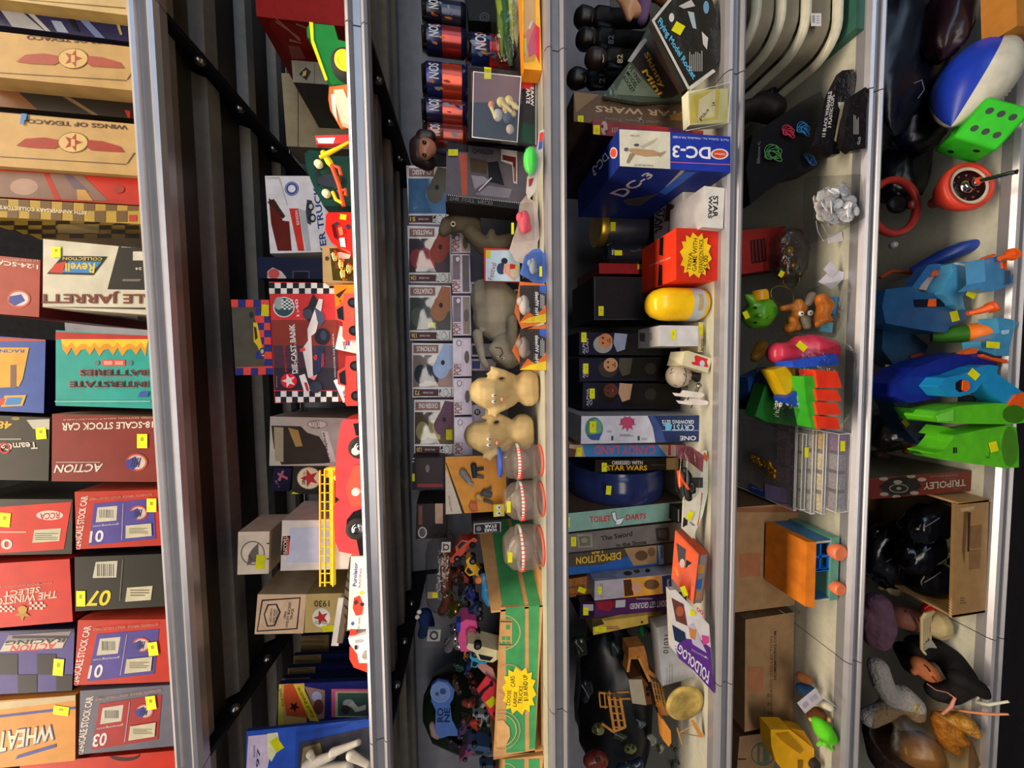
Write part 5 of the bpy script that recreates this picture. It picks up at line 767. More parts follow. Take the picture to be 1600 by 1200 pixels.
# ================================================================ fourth shelf: games and kits
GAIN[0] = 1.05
for i, (x, y, Y, n_, lb) in enumerate(((905, 28, .90, '', 'dark bobble-head footballer farthest up, head coloured shadow-dark'), (908, 62, .86, '82', 'dark bobble-head footballer in the middle numbered 82'), (922, 92, .80, '82', 'dark bobble-head footballer numbered 82 in gold, lit face painted lighter'), (894, 123, .86, '21', 'dark bobble-head footballer numbered 21, lowest of the footballers'))):
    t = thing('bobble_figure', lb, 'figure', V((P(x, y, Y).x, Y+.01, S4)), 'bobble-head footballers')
    blob('body', t, [[(x+28, y, Y+.01, 13), (x+46, y+2, Y+.01, 14), (x+70, y+2, Y+.01, 14), (x+90, y+2, Y+.01, 12), ({.9: 1004, .86: 1018, .8: 1036}[Y], y+2, Y+.01, 12)], [(x+30, y+12, Y, 7), (x+48, y+14, Y-.01, 4)], [(x+30, y-12, Y, 7), (x+48, y-14, Y-.01, 4)]], M('0a0b10', .5), .004); blob('head', t, [[(x+6, y, Y, 16), (x+14, y, Y-.005, 14)]], M('120e0d' if i != 2 else '2e201c', .4), .004)  # shade is in the dark colours; one lighter head carries the lit face
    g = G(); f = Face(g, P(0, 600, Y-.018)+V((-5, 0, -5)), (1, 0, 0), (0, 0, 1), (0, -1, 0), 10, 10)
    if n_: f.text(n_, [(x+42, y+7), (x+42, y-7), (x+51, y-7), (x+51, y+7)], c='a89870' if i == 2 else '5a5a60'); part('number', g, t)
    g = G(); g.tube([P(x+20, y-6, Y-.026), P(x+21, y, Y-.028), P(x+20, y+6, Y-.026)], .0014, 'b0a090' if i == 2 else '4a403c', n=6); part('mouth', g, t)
t = thing('plastic_doll', 'pale skinned plastic doll arm in purple sleeve at the photo top', 'doll', V((P(985, -10, .7488).x, .7675, S4)))
blob('arm', t, [[(968, -16, .7394, 8), (985, 10, .7394, 12), (994, 18, .7394, 9)], [(975, -2, .7394, 9), (983, 26, .7394, 6), (984, 29, .7394, 5)], [(966, -4, .7394, 5), (970, 2, .7394, 4)]], M('c8946c', .4)); blob('sleeve', t, [[(1000, -20, .7582, 12), (1006, 8, .7582, 12), (1003, 30, .7582, 9)], [(1018, -10, .7628, 10), (1060, 0, .7675, 10)]], M('6a5078', .7)); blob('hair', t, [[(1026, -10, .7488, 10), (1040, 2, .7488, 9)]], M('6a4828', .7))
t = thing('rocket_pack', 'black rocket kit bag with blue lettering leaning at the shelf lip', 'toy pack', V((P(1070, 60, .6525).x, .6525, S4)))
g = G(); trace(g, [(1018, 32), (1060, -20), (1106, -20), (1120, 20), (1126, 60), (1124, 96), (1078, 142), (1070, 140)], .6525, .012, M('34322e', .22, .3, 'crumple', 14)); fz = Face(g, P(0, 600, .6525)+V((-5, 0, -5)), (1, 0, 0), (0, 0, 1), (0, -1, 0), 10, 10)
fz.poly([(1018, 32), (1021, 30), (1078, 138), (1075, 141)], 'c0bcb4').poly([(1018, 32), (1060, -20), (1066, -20), (1022, 34)], 'b8b4ac').poly([(1076, 136), (1114, 108), (1118, 112), (1078, 142)], 'c0bcb4').text('Flying Model Rocket', [(1032, 27), (1088, 118), (1081, 127), (1026, 38)], c='5ab0d8')
fz.poly([(1060, 10), (1080, 0), (1086, 10), (1068, 14)], 'b0aca8').poly([(1074, 18), (1084, 20), (1088, 46), (1082, 44)], '9aaab0').disc(1103, 12, 4.5, 10, '6a98b8').disc(1049, 28, 4, 7, 'c8c4c0').lines(1076, 76, 1098, 112, 7, 'a8a4a0', True).poly([(1096, 50), (1106, 60), (1104, 78), (1098, 70)], 'c8c4c0'); part('pack', g, t); flag(t, 1060, 44, .6507, 8, 8, 30)
t = thing('rocket_pack', 'clear rocket kit bag with yellow script on brown header, under the black one', 'toy pack', V((P(1010, 110, .73).x, .735, S4)))
g = G(); trace(g, [(1014, 40), (1078, 148), (1074, 156), (1000, 160), (942, 150), (984, 96)], .725, .008, M('5a6254', .2, .2, 'crumple', 12)); fz = Face(g, P(0, 600, .725)+V((-5, 0, -5)), (1, 0, 0), (0, 0, 1), (0, -1, 0), 10, 10)
fz.poly([(986, 96), (1008, 66), (1062, 146), (1050, 152), (1032, 154)], '302a26').poly([(1010, 60), (1017, 62), (1072, 142), (1062, 148)], '7a4c4c').poly([(984, 101), (1010, 130), (1032, 152), (960, 148)], '76806a').text('Skinny', [(1012, 80), (1040, 134), (1030, 140), (1004, 86)], c='e0a838').text('Mini', [(1010, 108), (1036, 146), (1028, 150), (1002, 112)], c='e0a838')
for i, w_ in enumerate(('FLYING', 'MODEL', 'ROCKET')): fz.text(w_, [(987-i*5, 104+i*7), (1002-i*5, 127+i*7.5), (997.5-i*5, 131+i*7.5), (982.5-i*5, 108+i*7)], c='1c1c1c')
fz.poly([(1000, 66), (1008, 60), (1011, 64), (986, 98), (980, 96)], 'a8a6a0'); part('pack', g, t)
GB = lambda *a, **k: Box('board_game', *a, **k)
b = GB('brown aged science-fiction trilogy game box, topmost box on the fourth shelf', 'game box', [(897, 144), (1076, 160), (1074, 205), (896, 194)], Y=.74, seat=S4, d=.2, col='6a5444', side='4a3a30')
f = b.f; f.poly([(897, 144), (936, 148), (900, 176)], '8a7050').text('Classic Trilogy Collector\'s Edition', [(1042, 168), (950, 161), (950, 156), (1042, 163)], c='a89c90', b=False).text('STAR WARS', [(1074, 184), (930, 175), (930, 165), (1074, 175)], c='c0a888').text('Digital Movie Trivia', [(1040, 195), (945, 188), (945, 182), (1040, 189)], c='8a8078', b=False).poly([(1050, 178), (1074, 176), (1074, 190), (1046, 188)], 'a07840').star(1000, 186, 6, 'b8a888', 30, 4, .2); b.sticker(907, 190, 4.5, 9)
b = Box('card_pack', 'clear pack holding a yellow trading card with handwriting', 'card pack', [(1080, 148), (1140, 128), (1136, 190), (1074, 200)], Y=.6249, seat='keep', d=.02, col='c8c48c', side='d8d4b8', yaw=-6)
b.f.poly([(1080, 150), (1124, 134), (1120, 186), (1076, 192)], 'c8b858').poly([(1092, 156), (1118, 138), (1116, 182), (1090, 188)], 'd8d0a8').text('Pika', [(1092, 186), (1104, 168), (1108, 172), (1096, 190)], c='3a2c1c', b=False).text('54', [(1112, 166), (1112, 160), (1117, 160), (1117, 166)], c='3a2c1c', b=False)
g = G(); q = [P(1076, 146, .6176), P(1142, 128, .6176), P(1138, 192, .6176), P(1072, 204, .6176)]; g.add(q, [(3, 2, 1, 0)], CLEAR); g.tube(q, .0006, 'd8d8c8', closed=True, n=5); b.part('sleeve', g, 'clear sleeve')
b = GB('red and purple challenge game box above the balsa aeroplane box', 'game box', [(927, 192), (1118, 200), (1116, 218), (925, 222)], Y=.70, seat=S4, d=.26, col='8a3a40', side='2a1826')
b.f.poly([(1040, 196), (1080, 198), (1080, 208), (1050, 208)], '6a3a6c').poly([(1080, 198), (1114, 200), (1112, 210), (1084, 208)], 'b84838').text('CHALLENGE', [(1044, 204), (1000, 203), (1000, 196), (1044, 197)], c='c02828').disc(944, 200, 5, 11, 'a89088').disc(941, 198, 2, 3, '5a2c30').disc(947, 206, 2, 3, '5a2c30').lines(955, 198, 966, 208, 3, 'a89088', True); b.sticker(932, 207, 5, 11)
b.l.poly([(922, 224), (895, 300), (893, 260), (915, 210)], '1c1018')
b = GB('blue and white balsa aeroplane kit box jutting over the lip', 'kit box', [(968, 203), (1143, 209), (1141, 269), (968, 263)], Y=.622, seat=S4, d=.22, col='2438a0', side='1c2c78')
f = b.f; f.poly([(966, 202), (1047, 205), (1047, 265), (966, 262)], 'cfcbb8').text('DC-3', [(1110, 249), (1050, 246), (1051, 227), (1110, 230)], c='e4e4ec').text('Paul K. Guillow, Inc., Wakefield, MA 01880', [(1138, 221), (1051, 216), (1051, 212), (1138, 217)], c='c8c8dc', b=False).disc(1124, 241, 14, 8.5, 'd8ccc8').disc(1124, 241, 11, 6.5, 'd04830').text('Guillows', [(1133, 244), (1116, 243), (1116, 239), (1133, 240)], c='e8d8d0', b=False).poly([(1047, 253), (1141, 257), (1141, 258.4), (1047, 254.4)], 'b86890')
f.poly([(985, 232), (1020, 235), (1030, 239), (1028, 244), (1008, 245), (988, 240), (982, 236)], 'b08c68').poly([(1000, 229), (1028, 215), (1022, 222), (1004, 232)], 'b8ac98').poly([(984, 240), (992, 241), (982, 256), (978, 254)], '8a7c64').poly([(1028, 240), (1040, 236), (1038, 240), (1030, 246)], '9a8c78').disc(978, 234, 3.5, 3, '5a5c60').disc(994, 227, 4, 2, '4a4a4c').text('SCALE BALSA KIT', [(1020, 261), (990, 260), (990, 257), (1020, 258)], c='6a5c50', b=False).text('KIT 804', [(998, 214), (984, 213.5), (984, 211), (998, 211.5)], c='8a6a5c', b=False)
b.t.text('DC-3', [(952, 247), (928, 277), (925, 262), (946, 238)], c='d8d8e4').disc(959, 239, 6, 9, 'c8bcc0').disc(959, 239, 4.5, 7, 'c84838')
b.l.text('DC-3', [(978, 307), (1008, 267), (1022, 272), (993, 310)][0:0] or [(952, 302), (1012, 268), (1022, 274), (975, 308)], c='c4c4d0').poly([(1064, 266), (1070, 266), (1040, 300), (1034, 298)], 'a8a49c').poly([(1070, 268), (1090, 268), (1040, 304), (1030, 300)], '2c5cb8').poly([(972, 312), (1020, 304), (1030, 300), (1000, 322), (980, 320)], '4a4a50')
b.sticker(1, 1) if 0 else None
SW = lambda lb, q, Y: Box('toy_box', lb, 'toy box', q, Y=Y, seat=S4, d=.11, col='d8d4cc', side='b4b0b4', yaw=0, group='white space-film toy boxes')
b = SW('white space-film toy box beside the red trivia box, the one farther from the lip', [(1068, 293), (1097, 294), (1096, 355), (1066, 354)], .702)
b.f.text('STAR', [(1089, 309), (1088, 342), (1080, 342), (1081, 309)], c='1a1a1a').text('WARS', [(1080, 309), (1079, 343), (1071, 342), (1072, 309)], c='1a1a1a').rect(1090, 338, 1096, 352, 'e0dc70')
b.t.poly([(1010, 332), (1066, 294), (1068, 356), (1012, 372)], 'a4a0a8').text('STAR', [(1040, 325), (1034, 362), (1026, 362), (1031, 325)], c='1a181a').text('WARS', [(1034, 322), (1026, 365), (1020, 366), (1026, 322)][0:4], c='1a181a').poly([(1042, 318), (1054, 320), (1050, 345), (1038, 346)], '4a2c24').disc(1051, 349, 4.5, 9, 'b02c34').poly([(1012, 336), (1024, 340), (1022, 362), (1012, 364)], '6a6c7c')
b = SW('white space-film toy box beside the red trivia box, the one nearer the lip', [(1100, 290), (1133, 292), (1126, 358), (1098, 356)], .636)
b.f.text('STAR', [(1122, 306), (1121, 340), (1113, 340), (1114, 306)], c='1a1a1a').text('WARS', [(1113, 306), (1112, 342), (1106, 341), (1107, 306)], c='1a1a1a')
b = Box('trivia_box', 'bright red trivia game box with yellow starburst price sign', 'game box', [(1058, 355), (1124, 357), (1120, 436), (1055, 441)], Y=.651, seat=S4, d=.13, col='c42c20', side='e03a20')
b.t.poly([(1031, 372), (1037, 370), (1036, 400), (1030, 398)], '1c1412').poly([(1030, 413), (1035, 414), (1035, 446), (1028, 447)], '1c1412').text('THE MOVIE TRIVIA GAME', [(1014, 414), (1048, 401), (1048, 404), (1014, 417)], c='f0b0a0', b=False)
starburst(b, 1087, 399, 25, 36, (('TRIVA', [(1073, 423), (1076, 394), (1082, 394), (1079, 423)]), ('GAME WITH', [(1081, 424), (1083, 372), (1090, 373), (1088, 424)]), ('EXPANSION PACK', [(1091, 426), (1092, 374), (1099, 373), (1099, 426)]), ('$5.00', [(1100, 422), (1098, 400), (1107, 399), (1107, 423)])), name='price_sign')
t = thing('storage_jar', 'dark jar with gold lid and yellow sticker, behind the trivia box', 'jar', V((P(970, 350, .84).x, .89, S4)))
g = G(); c = P(1010, 352, .84); r = abs(P(980, 322, .84).x-P(980, 378, .84).x)/2; zt = P(945, 350, .84).z; o = V((c.x, .84+r, S4)); g.lathe(o, (0, 0, 1), [(r*.95, 0), (r, .01), (r, zt-S4-.01), (r*.9, zt-S4)], M('30303a', .3), n=32); part('jar', g, t)
g = G(); g.lathe(o+V((0, 0, zt-S4)), (0, 0, 1), [(r*1.02, -.012), (r*1.04, 0), (r*.98, .006)], M('b09030', .3, .7), n=32); part('lid', g, t, 'gold lid'); flag(t, 958, 354, .8385, 4, 7)
t = thing('glass_jar', 'small ribbed dark glass jar with yellow sticker by the red flat box', 'jar', V((P(980, 392, .78).x, .80, S4)))
g = G(); r = abs(P(980, 376, .78).x-P(980, 408, .78).x)/2; zt = P(952, 392, .78).z-S4; o = V((P(980, 392, .78).x, .78+r, S4)); g.lathe(o, (0, 0, 1), [(r*(1 if i % 2 else .93), zt*i/16) for i in range(16)]+[(r*.7, zt)], M('1c2028', .08), n=28); part('jar', g, t); flag(t, 966, 395, .7785, 6, 4)
b = GB('flat dark red game box with yellow sticker between the jar and black box', 'game box', (936, 411, 1060, 429), Y=.80, seat=S4, d=.15, col='8a1c20', side='5a1418'); b.sticker(1002, 417, 6, 4)
b = GB('plain black box with raised rim and yellow sticker', 'box', (928, 432, 1030, 501), Y=.78, seat=S4, d=.15, col='1c1b1d', side='141314'); b.f.rect(926, 430, 1050, 433, '34343a').rect(926, 498, 1050, 502, '2c2c30').rect(926, 430, 930, 502, '34343a'); b.sticker(939, 486, 4, 7.5)
t = thing('yellow_tin', 'rounded glossy yellow tin with pale printed band', 'tin', V((P(1060, 475, .67).x, .70, S4)))
r = abs(P(1050, 448, .68).x-P(1050, 501, .68).x)/2; o = V((P(1060, 474, .68).x, .66+r, S4)); H = P(1017, 474, .68).z-S4
g = G(); YT = M('e8b818', .22); g.lathe(o, (0, 0, 1), [(r*.7, 0), (r*.92, H*.05), (r, H*.14)], YT, n=36); g.lathe(o, (0, 0, 1), [(r, H*.33), (r, H*.66), (r*.95, H*.78), (r*.8, H*.9), (r*.55, H*.97), (r*.2, H), (.001, H)], YT, n=36); part('tin', g, t)
g = G(); g.lathe(o, (0, 0, 1), [(r*1.002, H*.13), (r*1.004, H*.34)], M('a8b0b8', .35), n=36, cap=False)
vs, fs = text_mesh('minions', True); g.add([o+V((r*1.015*math.cos(math.radians(-90-28+56*u)), r*1.015*math.sin(math.radians(-90-28+56*u)), H*(.18+.11*v))) for u, v in vs], fs, 'b89020'); part('band', g, t, 'pale grey-blue band')
b = Box('white_carton', 'plain white carton with yellow oval sticker beside the yellow tin', 'box', [(1032, 507), (1092, 508), (1090, 541), (1032, 543)], Y=.675, seat='keep', d=.09, col='c4c2c4', side='b4b2b4'); b.t.poly([(1000, 520), (1008, 521), (1008, 534), (1000, 533)], '5a585c').rect(1015, 520, 1019, 532, '8a888c'); b.sticker(1052, 523, 4, 8)
b = Box('card_deck', 'cream playing card box with black lettering standing by the white carton', 'card box', [(1092, 503), (1107, 502), (1104, 552), (1090, 551)], Y=.69, seat=S4, d=.06, col='c8b890', side='a89870'); b.f.text('BICYCLE', [(1100, 548), (1101, 530), (1096, 530), (1095, 548)][::1] and [(1095, 548), (1096, 530), (1101, 530), (1100, 548)], c='4a4030').bars(1099, 508, 1104, 522, 6, vert=True); b.sticker(1095, 515, 3, 8)
b = Box('card_deck', 'cream card box with red emblem, leaning beside the ball maze', 'card box', [(1076, 546), (1113, 560), (1106, 582), (1068, 574)], Y=.665, seat=None, d=.06, col='c8c0a0', side='b0a888'); b.f.poly([(1085, 557), (1088, 555), (1106, 561), (1104, 565), (1107, 574), (1100, 573), (1082, 570), (1080, 566), (1086, 565)], 'c02c30').disc(1097, 568, 4, 5, 'a8b8c8'); b.t.poly([(1030, 548), (1034, 545), (1070, 550), (1066, 572), (1026, 560)], 'c8c4a8')
for i, (q, hx, hy, fc, sh, hair, stx) in enumerate((([(905, 515), (1050, 524), (1050, 556), (905, 556)], 946, 532, 'c07850', '8a92a8', '9a948c', 912), ([(905, 556), (1052, 560), (1054, 598), (905, 594)], 954, 570, 'b88860', '4a4438', '3a342c', 915), ([(911, 595), (1056, 600), (1056, 642), (910, 638)], 954, 610, '5a3024', 'b89070', '16110f', 925))):
    b = GB('dark navy card game box in the row of three, %s' % ('grey-haired man in white shirt', 'long-faced man in olive', 'dark-faced figure with pale collar')[i], 'game box', q, Y=.765, seat=S4, d=.12, col='1a1a2c', side='12121c', group='row of dark navy card game boxes'); f = b.f; (ax, ay), (bx, by), (cx, cy), (dx, dy) = q
    f.poly([(hx+20, ay+4), (cx, by), (cx, cy), (hx+16, dy-3)], '16130f' if i else '1a1816').disc(hx-4, hy+6, 15, 14, hair).disc(hx, hy, 11, 11, fc).disc(hx-4, hy-4, 1.8, 1.4, '2a1a14').disc(hx-4, hy+4, 1.8, 1.4, '2a1a14').rect(hx+2, hy-1.5, hx+5, hy+1.5, '8a5038').rect(hx+6, hy-4, hx+7.4, hy+4, '4a1c18').poly([(hx+14, hy-12), (hx+34, hy-10), (hx+30, hy+14), (hx+18, hy+18), (hx+12, hy+4)], sh)
    f.disc(hx+62, hy+6, 9, 9, '2c2622').text('ALPHA', [(ax+5, dy-3), (ax+5, ay+12), (ax+9, ay+12), (ax+9, dy-3)], c='a8a4b4').text('CLAN', [(ax+10, dy-5), (ax+10, ay+14), (ax+14, ay+14), (ax+14, dy-5)], c='a8a4b4'); b.sticker(stx, ay+10+(10 if i else 2), 4, 8)
t = thing('ball_maze', 'pale cracked-pattern puzzle ball beside the dark card game boxes', 'puzzle ball', V((P(1060, 587, .71).x, .71, S4)))
c = P(1060, 587, .71); r = (P(1060, 568, .71)-P(1060, 606, .71)).length/2; g = G(); g.ell(c, (r, r, r), M('a89c8c', .4), n=28); part('ball', g, t)
g = G(); rr = random.Random(3)
for i in range(16):
    a0, e0 = rr.uniform(-2.6, -.5), rr.uniform(-1.1, 1.1); pts = []
    for k in range(6): pts.append(c+V((math.cos(a0)*math.cos(e0), math.sin(a0)*math.cos(e0), math.sin(e0)))*r*1.005); a0 += rr.uniform(-.2, .2); e0 += rr.uniform(-.2, .2)
    g.tube(pts, .0006, '6a5044', n=4)
g.tube([c+V((math.cos(a)*r*1.01, math.sin(a)*r*1.01, 0)) for a in [math.radians(-170+i*20) for i in range(9)]], .0007, '2c2420', n=4); part('crack_lines', g, t)
t = thing('ball_stand', 'short dark stand carrying the puzzle ball', 'stand', V((c.x, .715, S4))); g = G(); g.lathe(V((c.x, .71, S4)), (0, 0, 1), [(r*.6, 0), (r*.4, .004), (r*.3, c.z-r-S4+.003)], '2a2622', n=16); part('stand', g, t)
for i, (x, y, lb) in enumerate(((1074, 606, 'steel bolt lying nearer the puzzle ball'), (1095, 602, 'steel bolt lying nearer the lip'))):
    t = thing('bolt', lb, 'bolt', S(x, y, S4)+V((0, 0, .004))); p = S(x, y, S4)+V((0, 0, .005)); g = G(); d_ = V((-.8, .5, 0)).normalized(); g.tube([p, p+d_*.022], .0024, STEEL, n=8); part('shank', g, t); g = G(); g.lathe(p-d_*.003, d_, [(.005, 0), (.005, .004)], STEEL, n=6, sm=False); part('head', g, t)
for i, (xa, xb, y, lb) in enumerate(((1054, 1101, 616, 'white fish-shaped lure, upper of the two'), (1060, 1108, 628, 'white and pink fish-shaped lure, lower of the two'))):
    t = thing('fish_lure', lb, 'fishing lure', V((P(1080, y, .675).x, .675, S4)))
    g = G(); trace(g, [(xa, y-2), (xa+12, y-1+i*0), (xa+16, y-6), (xa+44, y-2), (xb, y+1), (xb-4, y+5), (xa+20, y+5), (xa+4, y+3)], .668, .008, M('dcd0c8', .3)); part('body', g, t); g = G(); g.tube([P(xa+22, y+5, .668), P(xa+20, y+9, .666)], .0012, '2a2a2a'); part('hook', g, t)
b = GB('white crystal growing kit box with green geode picture', 'kit box', [(908, 648), (1094, 649), (1092, 692), (908, 694)], Y=.70, seat=S4, d=.19, col='c4c2cc', side='a4a2a8')
f = b.f; f.poly([(1012, 648), (1096, 649), (1094, 693), (1024, 693), (1020, 668)], '26345a').rect(1022, 672, 1094, 673, '8a90a8').poly([(1014, 648), (1022, 648), (1034, 670), (1040, 693), (1024, 693), (1020, 665)], '3a4c80').disc(928, 670, 14, 18, '4c7c68').disc(930, 668, 10, 13, '6a9a88').poly([(918, 680), (940, 676), (936, 688), (924, 687)], '3c5488').disc(980, 659, 11, 7, 'a83c5c').star(980, 661, 14, 'b84868', 10, 9, .55).text('GROWING SETS', [(1084, 662), (1034, 662), (1034, 656), (1084, 656)], c='c0c4d4').text('CRYSTAL', [(1084, 673), (1036, 673), (1036, 663), (1084, 663)], c='a4b8cc').disc(1044, 667, 5, 6, '68b0d0').text('ONE', [(1087, 688), (1062, 688), (1062, 681), (1087, 681)], c='c8c8d0').lines(948, 672, 958, 676, 2, '8a8890').lines(968, 678, 990, 682, 2, '6a6870').rect(955, 681, 958, 688, '4a4850').rect(996, 681, 999, 688, '4a4850').lines(1002, 684, 1012, 688, 2, '8a8890')
b.sticker(926, 667, 5, 9)
b = GB('blue sweets-themed board game box with pink lettering', 'game box', [(889, 694), (1056, 694), (1054, 714), (889, 715)], Y=.745, seat=S4, d=.15, col='3c7cb8', side='c8a888')
b.f.poly([(887, 690), (910, 694), (914, 716), (887, 716)], 'b09878').text('CANDY LAND', (928, 696, 1024, 710), 'D', 'c05878').poly([(1028, 694), (1056, 694), (1056, 715), (1042, 715)], 'c8a8a0').rect(1044, 694, 1048, 712, 'b04048').poly([(888, 700), (900, 702), (898, 715), (888, 714)], '5a3c28'); b.sticker(905, 706, 4, 7)
b = GB('black trivia game box lettered in white and yellow', 'game box', (930, 716, 1042, 737), Y=.755, seat=S4, d=.15, col='1a1614', side='12100e'); b.f.text('OBSESSED WITH', (956, 720, 1004, 726), 'U', 'c8c4bc').text('STAR WARS', (948, 727, 1011, 735), 'U', 'd0a028').rect(1018, 726, 1040, 727, '5a5048').rect(1041, 714, 1060, 738, 'b08850'); b.sticker(944, 730, 4, 7)
t = thing('round_tin', 'large navy blue round tin lying on its side with yellow sticker', 'tin', V((P(1000, 766, .76).x, .80, S4)))
xa, xb = P(966, 768, .76), P(966, 742, .76); r = abs(P(890, 766, .76).z-P(1044, 766, .76).z)/2*.99; cz = S4+r; g = G(); x0_ = P(960, 791, .76).x; x1_ = P(960, 740, .76).x; g.lathe(V((x0_+.001, .745+r, cz)), (1, 0, 0), [(r*.97, 0), (r, .002), (r, x1_-x0_-.012), (r*.985, x1_-x0_-.011), (r*.985, x1_-x0_-.002)], M('222c58', .16), n=56); part('tin', g, t); flag(t, 951, 766, .7438, 4, 7, 5)
b = GB('pale teal game box with red lettering and white toilet picture', 'game box', [(884, 797), (1052, 788), (1056, 817), (884, 829)], Y=.745, seat=S4, d=.2, col='7ea498', side='5a4438')
b.f.text('TOILET', [(921, 807), (955, 805), (954, 814), (922, 817)], c='c02c2c').text('DARTS', [(978, 804), (1010, 802), (1009, 810), (978, 813)], c='c02c2c').poly([(955, 800), (962, 799), (964, 811), (976, 808), (973, 816), (970, 820), (960, 821), (962, 816), (957, 812)], '3a4048').poly([(956, 801), (961, 800), (963, 812), (975, 809), (972, 815), (969, 819), (961, 820), (963, 816), (958, 811)], 'd8dcdc'); b.sticker(887, 816, 3, 8)
b = GB('grey game box with stone tile pictures and blackletter title', 'game box', [(886, 831), (1050, 818), (1052, 856), (889, 862)], Y=.75, seat=S4, d=.2, col='6e6864', side='4a4440')
b.f.text('The Sword', [(938, 838), (988, 829), (988, 838), (940, 845)], c='2a2624').text('in the Stone', [(962, 849), (1010, 843), (1010, 850), (964, 855)], c='2a2624').poly([(901, 835), (925, 834), (926, 855), (903, 856)], '8a8474').poly([(904, 838), (922, 837), (923, 852), (906, 853)], '6a6454').disc(913, 844, 5, 4, '8a8474').poly([(1024, 825), (1045, 824), (1046, 844), (1026, 845)], '3a3634').disc(1035, 834, 7, 7, '5a5450'); b.sticker(896, 846, 4, 7.5)
b = GB('blue and gold wrecking-themed laboratory game box', 'game box', [(890, 862), (1032, 852), (1036, 884), (888, 898)], Y=.745, seat=S4, d=.15, col='4a4238', side='2c2620')
b.f.poly([(888, 886), (940, 882), (985, 868), (1032, 868), (1036, 884), (888, 900)], '2858a0').poly([(975, 856), (1026, 852), (1026, 880), (990, 884)], '9a7c58').text('DEMOLITION', [(970, 874), (900, 882), (900, 871), (970, 862)], c='d0a838').text('LAB', [(942, 864), (924, 866), (924, 861), (942, 859)], c='d0a838').disc(1002, 868, 10, 8, '5a4430').disc(1018, 862, 6, 7, '6a5440').poly([(1027, 852), (1036, 852), (1037, 882), (1030, 883)], '7aa0c0').text('SPIN MASTER', [(1036, 872), (1035, 853), (1031, 854), (1032, 872)], c='28303c')
b = Box('wooden_plaque', 'small orange wood block with carved lettering behind the cowboy toy box', 'plaque', [(886, 905), (920, 898), (924, 930), (886, 934)], Y=.76, seat='keep', d=.05, col=M('8a5428', .5, 0, '', 90, .3), side='6a3c1c'); b.f.text('NICE', [(888, 921), (914, 917), (914, 913), (888, 916)], c='5a2c18').text('SIGN', [(888, 932), (905, 930), (905, 926), (888, 927)], c='5a2c18'); b.sticker(909, 922, 6, 4, 20)
b = Box('toy_carton', 'white carton with side flap and cartoon cowboy-coloured panel', 'toy box', [(930, 905), (1046, 898), (1048, 929), (928, 938)], Y=.715, seat=S4, d=.1, col='a8a0a8', side='8a92a8', yaw=0)
b.r.poly([(914, 895), (1032, 883), (1047, 897), (930, 908)], '8a90a4').lines(922, 894, 966, 904, 5, '5a6078').disc(981, 896, 7, 3.5, '3a342c').disc(995, 893, 5, 3, '4a443c').disc(1012, 892, 4, 3, '2a2624')
b.f.poly([(974, 904), (1032, 900), (1034, 928), (974, 934)], 'd89838').poly([(974, 906), (986, 905), (990, 930), (976, 932)], '4a2c18').disc(995, 918, 8, 9, 'c89878').disc(1018, 913, 12, 8, '6a5038').poly([(1034, 900), (1048, 898), (1049, 929), (1036, 930)], '2c3060').text('hasbro', [(1046, 905), (1046, 921), (1042, 921), (1042, 905)], c='a8b0c8').text('KSSEL Z', [(942, 912), (942, 934), (938, 934), (938, 912)], c='7a8088', b=False); b.sticker(937, 922, 3, 6)
b = GB('purple and red game box titled with upside-down white lettering', 'game box', [(906, 937), (1048, 930), (1048, 955), (906, 967)], Y=.735, seat=S4, d=.15, col='4a2450', side='2a1830')
b.f.poly([(906, 937), (930, 938), (928, 965), (906, 967)], '1c1424').poly([(930, 940), (966, 937), (952, 955), (934, 952)], '8a2030').text("DON'T GET GROUNDED", [(1042, 948), (984, 952), (984, 943), (1042, 937)], c='c8c0c8').lines(994, 934, 1030, 937, 1, 'a89cb0').rect(911, 944, 927, 954, 'a89cac'); b.sticker(915, 955, 4, 6)
t_ = Box('white_tab', 'white cardboard tab poking from the cowboy toy box', 'card', (962, 937, 977, 950), Y=.71, seat='keep', d=.002, col='b0acb0')
b = GB('yellow board game box with small brown and red print', 'game box', [(924, 966), (1032, 950), (1034, 974), (928, 990)], Y=.74, seat='keep', d=.12, col='c0a048', side='8a7030'); f = b.f
f.poly([(940, 962), (1030, 951), (1032, 958), (944, 970)], '8a7038').poly([(924, 966), (940, 965), (944, 975), (926, 980)], '3a3020').lines(948, 978, 972, 984, 2, '8a3c40').disc(1003, 972, 2, 2, '4a3c20').text('TROPHY', [(1028, 973), (1016, 975), (1016, 971), (1028, 969)], c='5a4a28'); b.sticker(938, 983, 9, 4)
# right side, near the lip
t = thing('ball_launcher_pack', 'curved white blister card holding a black and orange toy', 'toy pack', V((P(1080, 770, .6614).x, .6664, S4)))
g = G(); trace(g, [(1092, 706), (1104, 704), (1107, 720), (1106, 770), (1098, 805), (1082, 842), (1066, 826), (1068, 780), (1080, 760)], .6684, .003, 'c8c4b4'); fz = Face(g, P(0, 600, .6684)+V((-5, 0, -5)), (1, 0, 0), (0, 0, 1), (0, -1, 0), 10, 10); fz.poly([(1096, 770), (1098, 770), (1092, 815), (1090, 822), (1089, 820), (1094, 800)], 'c04830').poly([(1068, 808), (1074, 812), (1074, 820), (1066, 824)], '2a2826').poly([(1100, 706), (1106, 712), (1105, 722), (1098, 716)], 'b86038').text('zinger', [(1078, 814), (1086, 820), (1085, 823), (1077, 818)], c='2a2826').poly([(1072, 746), (1098, 746), (1098, 762), (1072, 762)], '3a3a38'); part('card', g, t)
